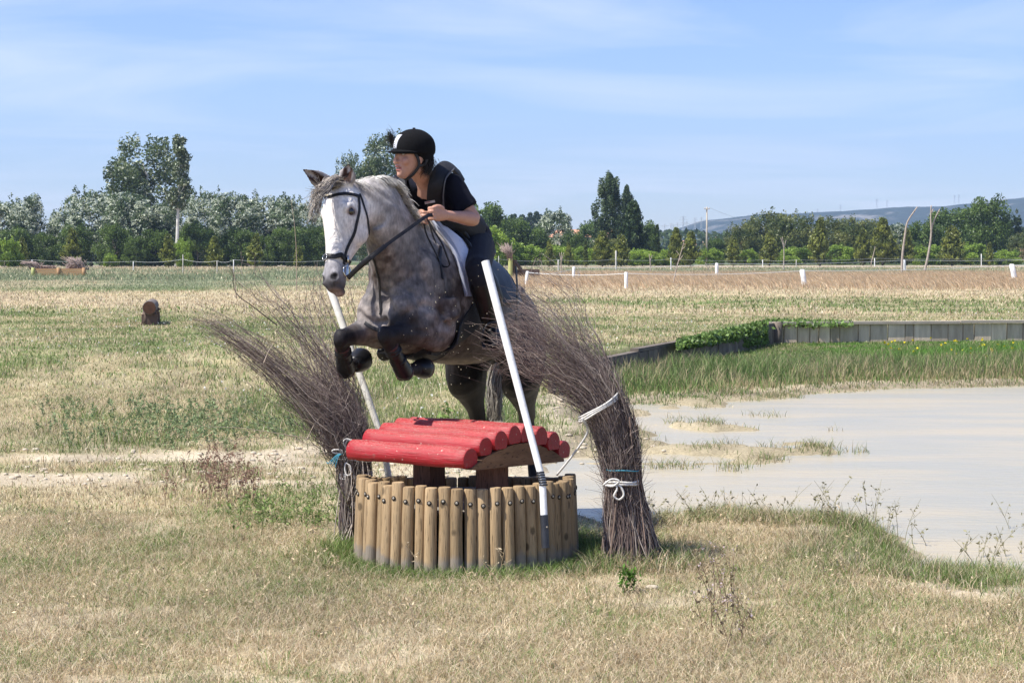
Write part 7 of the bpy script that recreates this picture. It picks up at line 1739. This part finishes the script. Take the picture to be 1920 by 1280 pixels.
for px, py in ((1335, 1130), (1350, 1180), (1395, 1215), (1370, 1150)): x, y = wp(px, py); parts += weed(x, y, .05, 4, .27, rw, (.24, .16, .11), (.26, .2, .12), leaf=.010, dens=5, lean=.6, flower=((.55, .44, .45), .008))
plant('thistle', 'thin brown thistle with pale pink seed heads in the right foreground', 'weed', parts)
x, y = wp(1180, 1112); plant('fern_weed', 'small bright feathery green plant just below the right brush bundle', 'weed', weed(x, y, .02, 12, .13, rw, (.10, .17, .04), (.10, .21, .03), leaf=.011, dens=22))
parts = []
for px, py in ((800, 800), (780, 790), (830, 775), (810, 760)): x, y = wp(px, py + 40); parts += weed(x, y, .10, 3, .20, rw, (.18, .24, .08), (.18, .26, .07), leaf=.030, dens=5)
plant('leafy_weed', 'bright green broad-leaved weed between the horse forelegs and hind legs', 'weed', parts)
parts = []
for px, py in ((250, 790), (290, 780), (330, 800), (380, 760), (300, 815), (210, 760), (430, 800), (480, 790), (400, 800)): x, y = wp(px, py + 15); parts += weed(x, y, .48, 26, .16, rw, (.22, .26, .12), (.20, .26, .12), leaf=.014, dens=11, lean=.9)
plant('tall_weed', 'dark green sprawling weeds in the field left of the brush bundle', 'weed', parts)
parts = []
for px, py in ((1400, 990), (1290, 985), (1480, 985), (1540, 985), (1600, 985), (1700, 1020), (1820, 1075), (1880, 1060), (1900, 1010), (1655, 990), (1350, 1000), (1230, 1000)): x, y = wp(px, py); parts += weed(x, y, .12, 5, .26, rw, (.24, .22, .11), (.24, .22, .11), leaf=.010, dens=2, lean=.8)
plant('bank_reed', 'thin grass stalks with seed heads along the near pond edge', 'grass stalks', parts, kind='stuff')
# seed stalks standing in the foreground
parts = []
for i in range(260):
    x, y = scatter(1, 6.8, 13, rw, .28, 1.4); x = float(x[0]); y = float(y[0])
    if in_well(np.array([x]), np.array([y]), .1)[0] or seg_sdf(np.array([x]), np.array([y]), POND)[0] > -.1: continue
    parts += weed(x, y, .02, 1, rw.uniform(.08, .22), rw, (.55, .43, .27), (.55, .44, .28), leaf=.008, dens=3, lean=1.0)
plant('dry_stalks', 'loose dry seed stalks scattered through the short grass', 'grass stalks', parts, kind='stuff')
# bramble over the wall corner
def bramble():
    rng = np.random.default_rng(44); n = 15000; t = rng.uniform(0, 1, n); px = np.where(rng.uniform(0, 1, n) < .55, rng.uniform(1270, 1440, n), rng.uniform(1400, 1600, n))
    C = []; 
    for i in range(n):
        x_ = px[i]
        if x_ < 1440:
            u = (x_ - 1262) / (1440 - 1262); top = 640 - 40 * u; bot = 652 - 20 * u + (14 if x_ > 1395 else 0); D = 27 + 7.6 * u
        else:
            u = (x_ - 1440) / 160; top = 600 + 5 * u; bot = 614 - 4 * u; D = 35.3 + rng.uniform(0, 2)
        w = rng.beta(1.4, 1.2); yv = top + (bot - top) * w + rng.normal() * 2; D = D - .5 + rng.normal() * .3; C.append(P(x_, yv, D))
    C = np.array(C); c = np.array([.11, .165, .05])[None] * rng.uniform(.4, 1.6, n)[:, None]; V, F, cc = leaf_quads(C, .055, rng, cols=c, aspect=1.3)
    o = np_mesh('bramble', V, F, LEAF, col=cc); tag(o, 'green bramble creeping over the corner of the retaining wall', 'bramble', kind='stuff')
    parts = []
    C = np.array([[rng.uniform(6.0, 9.0), rng.uniform(27.5, 32), 0] for _ in range(46)]); C[:, 2] = rng.uniform(.12, .24, 46); v, f, c = leaf_quads(np.repeat(C, 3, 0), .045, rng, cols=np.tile([.75, .62, .03], (138, 1)), aspect=1)
    o = np_mesh('yellow_flowers', v, f, WEED, col=c); tag(o, 'yellow flowers in the green bank below the wall, right', 'flowers', kind='stuff')
    x, y = scatter(1500, 13, 46, rng, .3, 1.3); k = (seg_sdf(x, y, BASIN) < 0) & (n2(x, y, .5, 141) > .45); x, y = x[k], y[k]
    x = np.concatenate([x, rng.uniform(-.95, -.5, 40)]); y = np.concatenate([y, rng.uniform(14.5, 18, 40)])
    C = np.stack([x, y, gh(x, y) + rng.uniform(.04, .10, len(x))], 1); v, f, c = leaf_quads(np.repeat(C, 2, 0), .022, rng, cols=np.tile([.75, .74, .68], (2 * len(C), 1)), aspect=1.2)
    o = np_mesh('white_flowers', v, f, WEED, col=c); tag(o, 'tiny white field flowers scattered in the grass', 'flowers', kind='stuff')
bramble()
def stones():
    rng = np.random.default_rng(9); mb = MB(); m = mat('pale_clod_mat', (.55, .48, .37), (.45, .38, .28), rough=1, scale=20, bump=.5)
    for i in range(330):
        if i < 200: y = rng.uniform(12.8, 15.3); x = rng.uniform(-.30 * y, .4)
        elif i < 260: x = rng.uniform(-.9, .6); y = rng.uniform(11, 14.5)
        else: x = rng.uniform(.3, 1.4); y = rng.uniform(13.5, 21)
        z = gz(x, y)
        if in_well(np.array([x]), np.array([y]), .05)[0] or z < WATER_Z - .01: continue
        r = rng.uniform(.008, .028); mb.ball((x, y, z + r * .2), (r * rng.uniform(.8, 1.6), r, r * .6), 6, 4)
    o = mb.build('dirt_clods', m, None); tag(o, 'pale dry dirt clods on the bare soil strip behind the jump', 'clods', kind='stuff')
    p = hit(1222, 1104); s = MB(); s.ball((p.x, p.y, p.z + .008), (.035, .02, .014), 9, 6); o = s.build('pale_stone', m, None); tag(o, 'flat pale stone in the grass right of the small feathery plant', 'stone')
stones()
# ------------------------------------------------------------------ air
def haze():
    m = bpy.data.materials.new('haze_mat'); m.use_nodes = True; nt = m.node_tree; nt.nodes.clear()
    out = nt.nodes.new('ShaderNodeOutputMaterial'); v = nt.nodes.new('ShaderNodeVolumePrincipled')
    v.inputs['Color'].default_value = (.58, .78, 1.0, 1); v.inputs['Density'].default_value = 0.00015; v.inputs['Anisotropy'].default_value = .2
    nt.links.new(v.outputs[0], out.inputs['Volume'])
    mb = MB(); mb.box(300, 2300, 149, 14000, 5000, 302); o = mb.build('haze', m, None, False); tag(o, kind='stuff')
haze()
